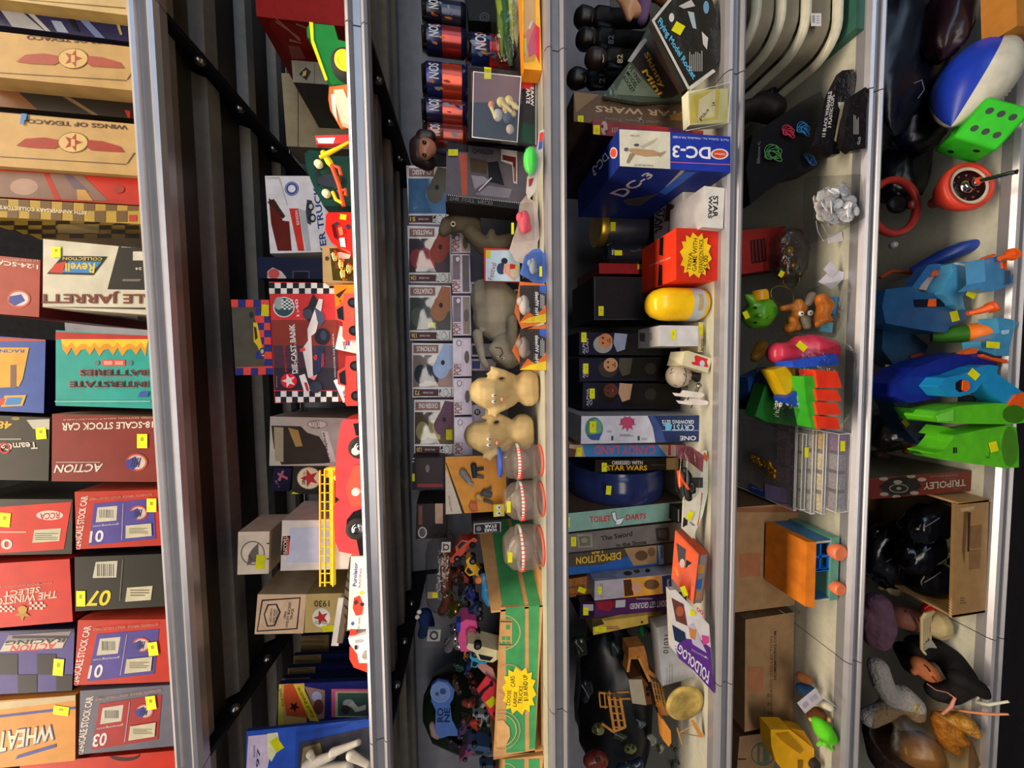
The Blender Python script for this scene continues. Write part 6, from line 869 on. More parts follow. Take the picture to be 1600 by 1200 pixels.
blob('toy', t, [[(1070, 734, .6515, 5), (1076, 744, .6515, 6), (1072, 762, .6515, 5), (1076, 778, .6515, 6)], [(1083, 756, .6465, 4), (1084, 768, .6465, 4)]], M('1c1a1a', .3), .0025); g = G(); g.tube([P(1062, 740, .6515), P(1066, 750, .6485), P(1076, 764, .6465)], .003, 'e0582c'); g.tube([P(1060, 735, .6544), P(1063, 760, .6515)], .004, 'e0582c'); part('orange_frame', g, t)
bag('blister', t, 1074, 740, .6515, 18, 42, .015, CLEAR, 6, .1); flag(t, 1078, 806, .6669, 4, 7, 20)
g = G(); trace(g, [(1058, 696), (1080, 698), (1100, 712), (1098, 738), (1078, 722), (1060, 716)], .6644, .003, M('8a4850', .25, .2, 'crumple', 20)); part('wrapper', g, t, 'crinkled red wrapper')
b = Box('spray_bottle', 'slim black bottle end peeking beside the white blister card', 'box', (1056, 792, 1064, 818), Y=.72, seat=S4, d=.03, col='1c1a1c'); b.f.rect(1059, 796, 1061, 815, 'b0acb0')
t = thing('science_kit_box', 'orange science kit box with silver end, angled at the lip', 'kit box', V((P(1080, 890, .6449).x, .6546, S4)))
g = G(); q = [P(1055, 828, .6738), P(1092, 866, .6401), P(1083, 944, .6353), P(1049, 903, .6738)]; e = V((.035, .012, 0)); dd = (P(1107, 864, .6642)-P(1092, 866, .6401)); g.hexa([q[3], q[2], q[1], q[0], q[3]+dd, q[2]+dd, q[1]+dd, q[0]+dd], 'b8482a')
n_ = (q[1]-q[0]).cross(q[3]-q[0]).normalized(); n_ = -n_ if n_.dot(EYE-q[0]) < 0 else n_; fz = Face(g, q[0]-(q[1]-q[0]).normalized()*5-(n_.cross(q[1]-q[0])).normalized()*5, (q[1]-q[0]).normalized(), n_.cross(q[1]-q[0]).normalized(), n_, 10, 10)
fz.poly([(1055, 832), (1091, 868), (1083, 940), (1050, 902)], 'c8502c').poly([(1057, 848), (1072, 858), (1070, 886), (1060, 878)], '3a3438').disc(1066, 880, 4, 7, 'a89c9c').poly([(1072, 874), (1082, 880), (1080, 910), (1070, 900)], '1c1a1a').text('ROCK', [(1079, 882), (1082, 896), (1078, 898), (1075, 884)][0:4], c='c8c4c0').poly([(1064, 906), (1076, 912), (1078, 934), (1070, 924)], 'b0b0a8').text('GEM', [(1056, 884), (1062, 900), (1058, 902), (1054, 888)], c='e09030')
n2 = (q[2]-q[1]).cross(dd).normalized(); n2 = -n2 if n2.dot(EYE-q[1]) < 0 else n2; f2 = Face(g, q[1]-dd.normalized()*5-n2.cross(dd).normalized()*5, dd.normalized(), n2.cross(dd).normalized(), n2, 10, 10)
f2.poly([(1094, 868), (1105, 866), (1096, 942), (1085, 942)], '8a8a8c').poly([(1091, 882), (1101, 882), (1099, 896), (1090, 896)], 'd09048').poly([(1088, 906), (1097, 904), (1095, 920), (1087, 920)], '3068b0').poly([(1088, 924), (1095, 922), (1093, 936), (1086, 938)], 'd09048'); part('box', g, t); flag(t, 1069, 924, .6392, 4, 8, -20)
t = thing('origami_box', 'white and purple paper-folding kit box with large white lettering', 'kit box', V((P(1080, 1000, .637).x, .642, S4)))
g = G(); pl = [(1046, 922), (1056, 922), (1108, 976), (1116, 1084), (1050, 1014)]; trace(g, pl, .637, .012, 'cfc8c8', 'b0aca4'); fz = Face(g, P(0, 600, .637)+V((-5, 0, -5)), (1, 0, 0), (0, 0, 1), (0, -1, 0), 10, 10)
fz.poly([(1049, 934), (1068, 944), (1074, 978), (1056, 970)], '6a3c34').disc(1062, 955, 6, 8, 'a8583c').poly([(1050, 976), (1070, 988), (1074, 1012), (1054, 1000)], '26304c').poly([(1054, 1010), (1072, 998), (1095, 1000), (1110, 1012), (1116, 1084), (1084, 1048), (1060, 1028)], '5a3084').poly([(1096, 992), (1107, 994), (1108, 1004), (1098, 1008)], 'd04890').poly([(1074, 978), (1082, 974), (1104, 1020), (1082, 1006)], 'b8b0c4').poly([(1076, 980), (1088, 984), (1086, 1000), (1078, 996)], 'c08048').text('FOLDOLOGY', [(1106, 1069), (1052, 1012), (1056, 1001), (1108, 1048)], c='d8d4dc').text('100', [(1102, 964), (1088, 954), (1088, 947), (1102, 957)], c='c03868').disc(1102, 1026, 1.5, 1.5, 'd8d4dc').text('THE ORIGAMI PUZZLE', [(1106, 1030), (1080, 1016), (1080, 1013), (1106, 1027)], c='b8b0cc', b=False); part('box', g, t); flag(t, 1082, 958, .6355, 4, 4, 0)
b = Box('paper_flap', 'white carton flap printed 01031 above the wooden playset', 'carton', [(1025, 979), (1050, 975), (1056, 1066), (1036, 1074)], Y=.70, seat=S4, d=.03, col='a0a0a4', side='8a8a8c'); b.f.text('01031', [(1036, 1021), (1038, 992), (1046, 992), (1044, 1021)], c='3a3a40', b=False).lines(1040, 1034, 1052, 1066, 3, '8a8a90', True)
# wooden playset
t = thing('wooden_playset', 'orange-brown wooden-look toy ship playset lying in the dark bag', 'toy playset', V((P(1010, 1080, .76).x, .77, S4))); WD = M('a86c34', .5, 0, '', 60, .25); WL = M('c08440', .45, 0, '', 60, .2)
g = G(); trace(g, [(982, 1012), (1006, 1009), (1010, 1022), (1014, 1046), (1026, 1056), (1024, 1060), (1010, 1052), (1000, 1030), (982, 1030)], .735, .03, WD); trace(g, [(982, 1030), (986, 1030), (983, 1050), (979, 1050)], .735, .02, WL); trace(g, [(996, 1028), (1000, 1028), (1018, 1064), (1014, 1066)], .73, .01, WL); part('stern', g, t)
g = G(); trace(g, [(984, 1060), (1002, 1056), (1012, 1068), (1020, 1100), (1004, 1102)], .745, .05, '6a3c20'); trace(g, [(1009, 1073), (1014, 1073), (1014, 1080), (1009, 1080)], .7445, .002, '1a100c'); trace(g, [(1010, 1082), (1015, 1082), (1015, 1088), (1010, 1088)], .7445, .002, '1a100c'); part('hull', g, t)
g = G(); trace(g, [(982, 1062), (1003, 1062), (1010, 1102), (988, 1099)], .74, .003, 'b0a48c'); part('sail', g, t, 'pale sail panel')
g = G()
for a, c_ in (((963, 1082), (990, 1080)), ((963, 1092), (990, 1091)), ((936, 1082), (938, 1104)), ((944, 1082), (946, 1106)), ((952, 1080), (954, 1100)), ((936, 1082), (960, 1084)), ((938, 1104), (950, 1104))): g.tube([P(*a, .75), P(*c_, .75)], .0022, WL, n=6)
part('railing', g, t)
g = G()
for k in range(3): a0 = (949+k*9, 1088+k*1.5); a1 = (958+k*8.5, 1142-k*3); g.prism([P(a0[0], a0[1], .735), P(a0[0]+4, a0[1], .735), P(a1[0]+4, a1[1], .735), P(a1[0], a1[1], .735)][::-1], (0, .006, 0), WL)
for k in range(5): g.tube([P(950+k*2, 1092+k*11, .738), P(972+k*1.5, 1094+k*10.5, .738)], .0016, WL, n=6)
g.tube([P(940, 1130, .745), P(958, 1143, .74), P(976, 1136, .74)], .003, WL, n=6); part('ladder_tower', g, t)
g = G()
for k in range(4): g.tube([P(1018+k*5, 1062+k*2, .73), P(1026+k*5, 1100+k*3, .73)], .0018, WL, n=6)
for k in range(5): g.tube([P(1018+k*1.5, 1066+k*9, .731), P(1038, 1068+k*9, .731)], .0018, WD, n=6)
trace(g, [(1026, 1098), (1034, 1096), (1042, 1110), (1048, 1112), (1046, 1118), (1030, 1118)], .73, .02, WD); part('rope_ladder', g, t)
t = thing('toy_gangplank', 'light orange plank-like toy piece below the wooden playset', 'toy piece', V((P(1045, 1145, .70).x, .71, S4))); g = G(); trace(g, [(1033, 1123), (1036, 1124), (1048, 1142), (1049, 1160), (1045, 1167), (1036, 1156)], .70, .015, M('d88c38', .4)); part('plank', g, t)
t = thing('toy_slingshot', 'thin orange triangular toy frame leaning at the lip below the straw disc', 'toy piece', V((P(1085, 1140, .665).x, .67, S4))); g = G(); g.prism([P(1082, 1130, .665), P(1086, 1128, .665), P(1100, 1151, .665), P(1094, 1153, .665)][::-1], (0, .006, 0), 'c08038'); g.tube([P(1084, 1132, .668), P(1062, 1145, .672), P(1096, 1151, .668)], .0009, 'b08050', n=5); g.tube([P(1058, 1138, .675), P(1062, 1150, .675), P(1066, 1163, .675)], .002, 'a87840', n=6); part('frame', g, t)
t = thing('straw_disc', 'mottled yellow-grey round disc leaning behind the folding-paper kit', 'disc', V((P(1085, 1100, .6873).x, .6969, S4)))
g = G(); cc = V((P(1082, 1100, .67).x, .676, S4+.044)); g.lathe(cc, V((-.1, -.98, .05)), [(.038, -.004), (.042, 0), (.042, .003), (.036, .005)], M('a08848', .6, 0, '', 30, .5), n=40); part('disc', g, t)
t = thing('black_toy_bag', 'big dark plastic bag of mixed toys at the photo bottom, fourth shelf', 'toy bag', V((P(955, 1100, .89).x, .90, S4))); bag('bag', t, 955, 1090, .89, 52, 110, .08, M('0e0e12', .35, 0, '', 25), 11, .2)
for i, (x, y, rx, ry, c, lb) in enumerate(((1008, 988, 9, 14, '1c6a38', 'shiny green toy in the dark bag near the yellow game'), (932, 1140, 10, 10, '6a6838', 'olive toy piece low in the dark bag'), (1031, 1170, 6, 8, '7a7868', 'grey-green toy pebble below the gangplank'), (1056, 1172, 5, 7, 'a08840', 'tan toy piece next to the gangplank end'), (985, 1195, 30, 10, '202c48', 'navy toy at the photo bottom edge'), (1062, 1192, 16, 12, '4a5048', 'grey-green toy bundle at the photo bottom edge'), (985, 1168, 10, 8, '5c6030', 'mossy toy piece in the dark bag'), (930, 1185, 18, 14, '6a2820', 'rust red soft toy at the photo bottom edge'))):
    t = thing('loose_toy', lb, 'toy', P(x, y, .78)); rr = random.Random(i+50); blob('body', t, [[(x+rr.uniform(-rx, rx)*.6, y+rr.uniform(-ry, ry)*.6, .78, min(rx, ry)*rr.uniform(.5, .8)) for _ in range(5)]], M(c, .25), .003)
    g = G()
    for k in range(3): g.ell(P(x+rr.uniform(-rx, rx)*.5, y+rr.uniform(-ry, ry)*.5, .755), (.004, .003, .004), '2a2a24')
    part('detail', g, t)

for i, (x, y, rx, ry, c, lb) in enumerate(((905, 1010, 12, 16, '1c2018', 'blackish toy lump highest in the dark bag'), (962, 1012, 8, 14, '24302c', 'dark teal toy shard above the wooden playset'), (1000, 1128, 10, 8, '3c4a54', 'slate grey toy piece below the sail of the playset'), (968, 1150, 14, 8, '2a2c1c', 'dark olive toy piece between the ladder tower and red soft toy'), (915, 1080, 10, 20, '181c22', 'black toy piece left of the ladder tower'), (1018, 1155, 8, 12, '8a8a80', 'pale grey toy piece beside the gangplank'), (996, 1050, 5, 6, 'a08430', 'mustard toy bit beside the playset hull'))):
    t = thing('loose_toy', lb, 'toy', P(x, y, .79)); rr = random.Random(i+90); blob('body', t, [[(x+rr.uniform(-rx, rx)*.7, y+rr.uniform(-ry, ry)*.7, .79, min(rx, ry)*rr.uniform(.4, .7)) for _ in range(6)]], M(c, .2), .0025)
    g = G(); g.tube([P(x-rx*.6, y-ry*.5, .765), P(x, y, .76), P(x+rx*.5, y+ry*.5, .765)], .0012, '6a6c64', n=5); part('edge', g, t)
# ================================================================ fifth shelf: bins, bags, wagon
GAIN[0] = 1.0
TUB = M('a89e88', .3, 0, 'milky', 20, .15); RIMM = M('b8b4a0', .3)
xl = P(1290, 92, .68).x; zs = [S5+.002, P(1296, 60, .67).z, P(1247, 60, .67).z, P(1208, 60, .67).z, P(1170, 60, .67).z]
def loop(x0, x1, y0, y1, r, z, n=6):
    out = []
    for cx, cy, a0 in ((x0+r, y0+r, 180), (x1-r, y0+r, 270), (x1-r, y1-r, 0), (x0+r, y1-r, 90)):
        for i in range(n+1): a = math.radians(a0+90*i/n); out.append(V((cx+r*math.cos(a), cy+r*math.sin(a), z)))
    return out
def tub(i, z0, z1, lb, inset=0, col=TUB, rim=RIMM):
    t = thing('storage_tub', lb, 'storage bin', V((xl+.2, .86, z0)), 'stacked clear storage bins'); x0, x1, y0, y1 = xl+inset, xl+.42, .655+inset*.5, 1.05
    g = G(); lo = loop(x0+.02, x1-.02, y0+.014, y1-.02, .05, z0+.001); hi = loop(x0+.006, x1-.006, y0+.006, y1-.006, .055, z1-.012); n = len(lo)
    g.add(lo+hi, [(k, (k+1) % n, (k+1) % n+n, k+n) for k in range(n)], col, True); g.add(lo, [list(range(n))], col); part('body', g, t)
    g = G(); a = loop(x0, x1, y0, y1, .06, z1-.014); b_ = loop(x0, x1, y0, y1, .06, z1-.002); c = loop(x0+.012, x1-.012, y0+.012, y1-.012, .05, z1-.001)
    g.add(a+b_+c, [(k, (k+1) % n, (k+1) % n+n, k+n) for k in range(n)]+[(k+n, (k+1) % n+n, (k+1) % n+2*n, k+2*n) for k in range(n)], rim, True); part('rim', g, t)
    g = G(); rr = random.Random(i)
    for k in range(9): e = rr.uniform(.018, .034); g.ell((rr.uniform(x0+.07, x1-.07), rr.uniform(y0+.05, y0+.2), z0+min(e, (z1-z0)/2-.008)+.004), (e*1.5, e, min(e, (z1-z0)/2-.008)), ('7a6e58', '5a5646', '8a7a5c', '6c7458')[rr.randrange(4)], n=10)
    part('contents', g, t); return t
tub(1, zs[0]+.02, zs[1], 'lowest clear storage bin of the stack, on a dark green tray', .0)
g = G(); t = thing('green_tray', 'dark green plastic tray under the clear storage bins', 'tray', V((xl+.22, .86, S5))); g.box((xl+.035, .645, S5), (xl+.42, 1.05, S5+.021), M('2c5a4c', .4)); part('tray', g, t)
t = tub(2, zs[1], zs[2], 'second clear storage bin from the bottom, with small white barcode label'); f = G(); fz = Face(f, P(0, 600, .653)+V((-5, 0, -5)), (1, 0, 0), (0, 0, 1), (0, -1, 0), 10, 10); fz.rect(1267, 21, 1283, 41, 'd8d4d8').rect(1269, 24, 1273, 36, '9a989c').lines(1275, 24, 1281, 38, 4, '9a989c'); part('barcode_label', f, t, 'white barcode label')
tub(3, zs[2], zs[3], 'third clear storage bin from the bottom of the stack'); tub(4, zs[3], zs[4], 'topmost clear storage bin in the stack under the shelf above')
BLK = M('100f13', .35, 0, '', 20)
t = thing('boot', 'dark boot or case lying in shadow behind the bracelet bag', 'boot', V((P(1190, 160, .8248).x, .8432, S5))); blob('upper', t, [[(1150, 175, .8432, 22), (1180, 160, .8248, 24), (1206, 172, .8065, 20)], [(1160, 140, .8523, 20), (1200, 150, .8432, 18)]], M('1e1a18', .5), .005)
g = G(); g.ell(P(1207, 141, .7882), (.015, .006, .011), '0c0b0c'); part('opening', g, t)
t = thing('bracelet_bag', 'large black bag with coiled red, green and blue rubber bracelets', 'bag', V((P(1230, 220, .712).x, .7216, S5)))
g = G(); trace(g, [(1166, 262), (1176, 210), (1206, 190), (1250, 160), (1282, 142), (1298, 180), (1290, 236), (1276, 262), (1240, 270), (1196, 300), (1172, 320)], .7071, .05, BLK); part('bag', g, t)
for cx, cy, rx, ry, c, rot in ((1232, 206, 9, 12, 'c03450', .3), (1255, 202, 9, 14, '2a7ab8', .4), (1208, 240, 14, 19, '4c8c4c', .2), (1268, 250, 12, 7, '2858a0', .5)):
    g = G()
    for k in range(5): e = 1-.14*k; pts = rnd(cx+(k-2)*1.6, cy+(k-2)*2, rx*e*.75, ry*(.55+.1*(k % 3)), 16, rot+k*.5); g.tube([P(x, y, .7033-.001*k) for x, y in pts], .0011, M(c, .4), n=5, closed=True)
    part('coiled_bracelets', g, t)
g = G(); f2 = Face(g, P(0, 600, .7067)+V((-5, 0, -5)), (1, 0, 0), (0, 0, 1), (0, -1, 0), 10, 10); f2.text('Silicone C', [(1182, 256), (1184, 222), (1188, 220), (1187, 256)], c='6a6870'); part('lettering', g, t)
for i, (pts, Y, lb, tx) in enumerate((([(1284, 198), (1300, 142), (1316, 110), (1334, 108), (1338, 122), (1322, 170), (1312, 240), (1300, 242), (1276, 226)], .656, 'glossy black cutlery packet with white lettering and fork picture, upper one', 1), ([(1322, 190), (1330, 150), (1352, 136), (1358, 140), (1354, 170), (1352, 232), (1330, 236), (1318, 226)], .631, 'glossy black packet with small white print hanging at the lip, lower one', 0))):
    t = thing('black_packet', lb, 'packet', V((P(1310, 190, Y).x, Y, S5)), 'glossy black packets'); g = G(); trace(g, pts, Y, .012, M('17161a', .18, 0, 'crumple', 30)); part('packet', g, t); g = G(); fz = Face(g, P(0, 600, Y)+V((-5, 0, -5)), (1, 0, 0), (0, 0, 1), (0, -1, 0), 10, 10)
    if tx: fz.text('13 BLACK WASHABLE', [(1284, 214), (1294, 144), (1300, 142), (1289, 214)], c='c8c4c0').text('3 PLASTIC CLIPS', [(1293, 200), (1299, 150), (1304, 148), (1298, 200)], c='c8c4c0').poly([(1309, 160), (1324, 160), (1322, 168), (1318, 172), (1312, 190), (1306, 222), (1303, 220), (1309, 188), (1312, 172), (1310, 167)], 'c8c4a8')
    else: fz.lines(1333, 178, 1342, 210, 4, 'a8a4a4', True).text('GLO', [(1339, 226), (1341, 214), (1345, 214), (1343, 226)], c='a8a4a4')
    part('printing', g, t)
t = thing('flower_bag', 'white cloth flower in a clear bag at the lip', 'toy bag', V((P(1310, 325, .6285).x, .638, S5)))
g = G(); rr = random.Random(5); cc = P(1306, 322, .6428)
for k in range(90):
    a = rr.uniform(0, 6.28); rd = .040*rr.random()**.6; e = rr.uniform(.008, .015); c = cc+V((rd*math.cos(a)*.85, rr.uniform(-.012, .01), rd*math.sin(a))); ro = Matrix.Rotation(rr.uniform(0, 3.1), 3, 'Y') @ Matrix.Rotation(rr.uniform(-.7, .6666), 3, 'X'); g.ell(c, (e*1.25, e*.1, e*.85), M('f0ecf0', .7), ro, n=8)
part('petals', g, t); g = G(); trace(g, [(1256, 282), (1264, 276), (1346, 272), (1352, 340), (1300, 370), (1262, 382), (1254, 340)], .6304, .001, FILM); part('bag', g, t, 'clear bag'); g = G(); g.tube([P(1275, 345, .638), P(1278, 362, .6361), P(1286, 376, .6342), P(1296, 374, .6342), P(1284, 350, .638)], .0008, 'd0ccd0', n=5); part('string', g, t)
b = Box('price_tag', 'blank white square tag on the shelf by the cloth flower', 'tag', [(1293, 366), (1316, 360), (1317, 377), (1295, 382)], Y=.6719, seat='keep', d=.001, col='c8c4c8')
b = Box('display_card', 'red plastic case with dark barred panel by the shelf edge above', 'case', [(1150, 362), (1195, 354), (1202, 422), (1150, 432)], Y=.80, seat=S5, d=.05, col='8a2420', side='5a1614'); b.f.poly([(1172, 376), (1195, 372), (1198, 408), (1174, 412)], '2a1210')
for k in range(4): b.f.poly([(1174+k*5.5, 377-k), (1176.5+k*5.5, 376.6-k), (1178.5+k*5.5, 409-k), (1176+k*5.5, 409.5-k)], '6a2420')
t = thing('jewellery_bag', 'clear bag of brown and teal glitter trinkets with yellow sticker', 'bag', V((P(1232, 400, .7623).x, .7718, S5)))
for k in range(14):
    g = G(); rr = random.Random(k); g.ell(P(1232+rr.uniform(-18, 18), 398+rr.uniform(-30, 34), .7624+rr.uniform(-.01, .01)), (rr.uniform(.006, .014),)*3, M(('7a5428', '4a6a6c', '8a6a30', '6a3018', 'a08040')[k % 5], .2, .5), n=10); part('trinket', g, t)
bag('bag', t, 1232, 400, .7624, 25, 40, .025, FILM, 9, .2); flag(t, 1221, 428, .7338, 3.5, 5, 30)
t = thing('wire_loops', 'thin gold wire hoops lying beside the green goblin toy', 'hoop', V((P(1220, 455, .76).x, .77, S5))); g = G(); g.tube([P(x, y, .765) for x, y in rnd(1222, 462, 19, 14, 24, .5)], .0013, M('a89050', .3, .8), closed=True, n=6); g.tube([P(x, y, .77) for x, y in rnd(1236, 436, 13, 15, 24, .2)], .0012, M('a89050', .3, .8), closed=True, n=6); part('hoop', g, t)
for lb, pts in (('blank white tag, upper of the two crossed tags', [(1298, 408), (1309, 422), (1300, 432), (1287, 421)]), ('blank white tag, lower of the two crossed tags', [(1300, 420), (1319, 425), (1318, 436), (1300, 452), (1279, 440)])):
    t = thing('price_tag', lb, 'tag', V((P(1300, 425, .6658).x, .6755, S5))); g = G(); trace(g, pts, .6658 if 'upper' in lb else .6678, .001, 'ccc6ce'); part('card', g, t)
t = thing('green_toy_head', 'smiling bright green toy head with pointed ear and yellow cap', 'toy', V((P(1188, 490, .74).x, .76, S5))); GN = M('5aa020', .3)
blob('head', t, [[(1184, 492, .76, 24), (1188, 488, .76, 24)], [(1176, 470, .75, 9), (1166, 462, .75, 4)]], GN, .004); g = G(); o = P(1187, 470, .745); g.lathe(o, o-P(1189, 500, .745), [(.0175, 0), (.019, .004), (.018, .020), (.015, .024)], M('e0a018', .3), n=24); part('cap', g, t, 'yellow cap')
YH = .76-.033
for xx, yy in ((1180, 481), (1180, 504)): g = G(); g.ell(P(xx, yy, YH+.006), (.003, .002, .005), '14200c'); part('eye', g, t)
g = G(); g.tube([P(1196, 498, YH+.003), P(1201, 494, YH+.002), P(1202, 488, YH+.003), P(1198, 485, YH+.002)], .0022, '4a1c10', n=6); part('mouth', g, t); g = G(); g.ell(P(1188, 493, YH-.002), (.006, .006, .008), GN); part('nose', g, t); flag(t, 1166, 492, YH-.001, 4, 6, -25)
blob('body', t, [[(1190, 540, .80, 9), (1182, 555, .80, 9)], [(1196, 548, .79, 8), (1180, 560, .79, 7)]], M('c88820', .4), .003)
t = thing('toy_bag', 'clear bag of orange rubber animals with round white eyes and blue piece', 'toy bag', V((P(1275, 490, .696).x, .7056, S5))); OR = M('e07c20', .3)
blob('orange_animal', t, [[(1283, 468, .6766, 10), (1290, 478, .6766, 12), (1284, 495, .6766, 10), (1276, 506, .6766, 7)], [(1290, 498, .667, 6), (1296, 500, .667, 5)]], OR, .003); blob('orange_animal', t, [[(1246, 474, .696, 8), (1252, 482, .696, 9), (1240, 498, .696, 9), (1232, 514, .696, 8)], [(1222, 482, .7056, 5), (1236, 480, .7008, 6)], [(1238, 500, .6863, 7), (1246, 512, .6863, 6)]], M('c87828', .35), .003); blob('grey_animal', t, [[(1258, 498, .6766, 7), (1261, 510, .6766, 6)], [(1268, 462, .6863, 7), (1262, 474, .6863, 6)]], M('8a8070', .4), .003)
for xx, yy in ((1252, 490), (1266, 489)): g = G(); g.ell(P(xx, yy, .6631), (.0062, .005, .0055), M('e0dcd0', .2)); e_ = part('eye', g, t, 'round white eye'); g = G(); g.ell(P(xx+1, yy, .6583), (.0018, .001, .0018), '141414'); g.build('pupil', t['base'], e_)
g = G(); trace(g, [(1299, 464), (1310, 464), (1306, 492), (1298, 490)], .6766, .008, '3890d0'); part('blue_piece', g, t); g = G(); trace(g, [(1281, 504), (1302, 504), (1300, 520), (1284, 518)], .6766, .006, '68b0c8'); part('pale_blue_piece', g, t); g = G(); trace(g, [(1262, 454), (1284, 444), (1326, 436), (1330, 452), (1320, 500), (1304, 528), (1290, 526), (1270, 518), (1240, 520)], .6525, .001, FILM); part('bag', g, t, 'clear bag')
t = thing('block_bag', 'large clear bag of chunky red, blue, green and yellow building blocks', 'toy bag', V((P(1260, 600, .6435).x, .6613, S5)))
def blk(pts, Y, d, c, nm='building_block'): g = G(); trace(g, pts, Y, d, M(c, .3)); return part(nm, g, t)
blob('red_dome', t, [[(1250, 545, .6613, 22), (1268, 545, .6524, 24), (1290, 548, .6479, 20)], [(1216, 552, .6613, 18), (1240, 552, .6613, 20)]], M('b83048', .3), .004); blk([(1238, 564), (1306, 552), (1312, 570), (1250, 574), (1240, 574)], .6167, .04, '2850c0'); blk([(1208, 578), (1228, 572), (1252, 606), (1230, 620), (1218, 596)], .6345, .03, 'c8a010'); blk([(1228, 572), (1250, 576), (1258, 598), (1250, 606)], .6479, .03, 'b08810'); blk([(1228, 622), (1252, 607), (1262, 618), (1248, 636), (1232, 630)], .6256, .03, '1c40a0'); blk([(1256, 588), (1272, 587), (1276, 612), (1282, 672), (1268, 668), (1260, 630)], .6077, .03, '38a028')
blk([(1168, 590), (1200, 574), (1212, 600), (1205, 632), (1172, 628)], .715, .03, '1c3c78'); blk([(1196, 600), (1222, 612), (1234, 640), (1262, 640), (1268, 668), (1200, 660), (1180, 650)], .6792, .03, '206828')
for k, (ya, yb) in enumerate(((578, 606), (608, 626), (628, 648), (650, 670))): blk([(1274, ya), (1308, ya+2), (1316-k, yb), (1278, yb)], .6032, .035, 'e03820'); 
blk([(1162, 600), (1180, 596), (1182, 640), (1164, 640)], .7507, .03, '17285a'); bag('bag', t, 1255, 600, .6703, 62, 76, .065, FILM, 12, .12, 10); flag(t, 1253, 541, .6184, 8, 5, 40)
for i, (ya, c) in enumerate(((0, 0),)): pass
# clear compartment cases
CZ = []; _z = S5+.0006
for x0, Yc in ((1308, .642), (1285, .664), (1268, .678), (1252, .69), (1241, .70)): z2 = max(P(x0, 735, Yc).z, _z+.006); CZ.insert(0, (_z, z2)); _z = z2+.0004
for i, (x0, x1, lb, inner, y0, y1) in enumerate(((1241, 1251, 'clear compartment case topmost of the stack, gold jewellery lying on it', '8a6a70', 666, 797), (1252, 1270, 'clear compartment case with green strip and yellow sticker', '9aa078', 678, 796), (1268, 1284, 'clear compartment case with pale teal contents', 'a8b0a8', 672, 802), (1285, 1308, 'clear compartment case full of cream beads', 'd8cc98', 674, 802), (1308, 1327, 'clear compartment case with lilac and grey contents, nearest the lip', '8a8c94', 678, 800))):
    Yc = (.70, .69, .678, .664, .642)[i]; t = thing('bead_case', lb, 'compartment case', V((P(1300, 735, Yc).x, Yc+.01, S5)), 'clear compartment cases')
    zt, zb = P(x0, 735, Yc).z, P(x1, 735, Yc).z; xr, xl_ = P((x0+x1)/2, y0, Yc).x, P((x0+x1)/2, y1, Yc).x; zt = CZ[i][1]; zb = CZ[i][0]; dY = .2
    g = G(); g.box((xl_, Yc, zb+.001), (xr, Yc+dY, zt-.001), MILKY); part('case', g, t, 'clear case')
    g = G()
    for zz_ in (zb+.0015, zt-.0015): g.tube([V((xl_, Yc, zz_)), V((xr, Yc, zz_)), V((xr, Yc+dY, zz_)), V((xl_, Yc+dY, zz_))], .0014, M('c8c8c8', .3), closed=True, n=6)
    for xx in (xl_, xr): g.tube([V((xx, Yc, zb)), V((xx, Yc, zt))], .0014, M('c8c8c8', .3), n=6)
    part('edge', g, t)
    g = G(); 
    for k in range(4):
        xa = xl_+(xr-xl_)*(k+.1)/4; xb = xl_+(xr-xl_)*(k+.9)/4; c_ = inner if not (i == 4 and k == 3) else '7a5c94'
        if i == 3 and k == 3: c_ = 'd0a830'
        g.box((xa, Yc+.006, zb+.003), (xb, Yc+.05, zb+.003+(zt-zb-.006)*(.8 if i else .25)), M(c_, .5, 0, 'bump', 200, .35))
    part('contents', g, t)
    if i == 0:
        ZC = zt+.0005; g = G(); fz = Face(g, V((-5, 0, ZC)), (1, 0, 0), (0, 1, 0), (0, 0, 1), 10, 10); fz.poly([(1172, 755), (1195, 768), (1196, 779), (1172, 768)], '28408a').poly([(1195, 755), (1228, 764), (1230, 786), (1196, 779)], '8a7ca8').text('darice', [(1174, 759), (1192, 765), (1192, 768), (1174, 762)], c='a8a8c8', b=False); part('label', g, t)
    if i in (1, 4): flag(t, (1261, 1317)[i > 1], (707, 697)[i > 1], Yc-.002, 3.5, 8)
t = thing('gold_jewellery', 'tangle of shiny gold flower jewellery in a clear bag on the case', 'jewellery', S(1200, 730, ZC)); g = G(); rr = random.Random(9); up_ = V((0, 0, .006))
for k in range(26): u = k/26; g.ell(S(1180+u*38+rr.uniform(-4, 4), 714+u*26+rr.uniform(-6, 6), ZC)+up_, (rr.uniform(.003, .009), rr.uniform(.003, .007), .004), M('d89818', .2, .6), Matrix.Rotation(rr.uniform(0, 3), 3, 'Z'), n=8)
g.tube([S(1174, 728, ZC)+up_, S(1186, 732, ZC)+up_, S(1200, 744, ZC)+up_, S(1214, 752, ZC)+up_], .0016, M('d89818', .2, .6), n=6); part('tangle', g, t); g = G(); q_ = [S(x, y, ZC)+V((0, 0, .011)) for x, y in ((1180, 700), (1236, 684), (1234, 756), (1186, 754))]; g.add(q_, [(0, 1, 2, 3)], FILM); part('bag', g, t, 'clear bag')
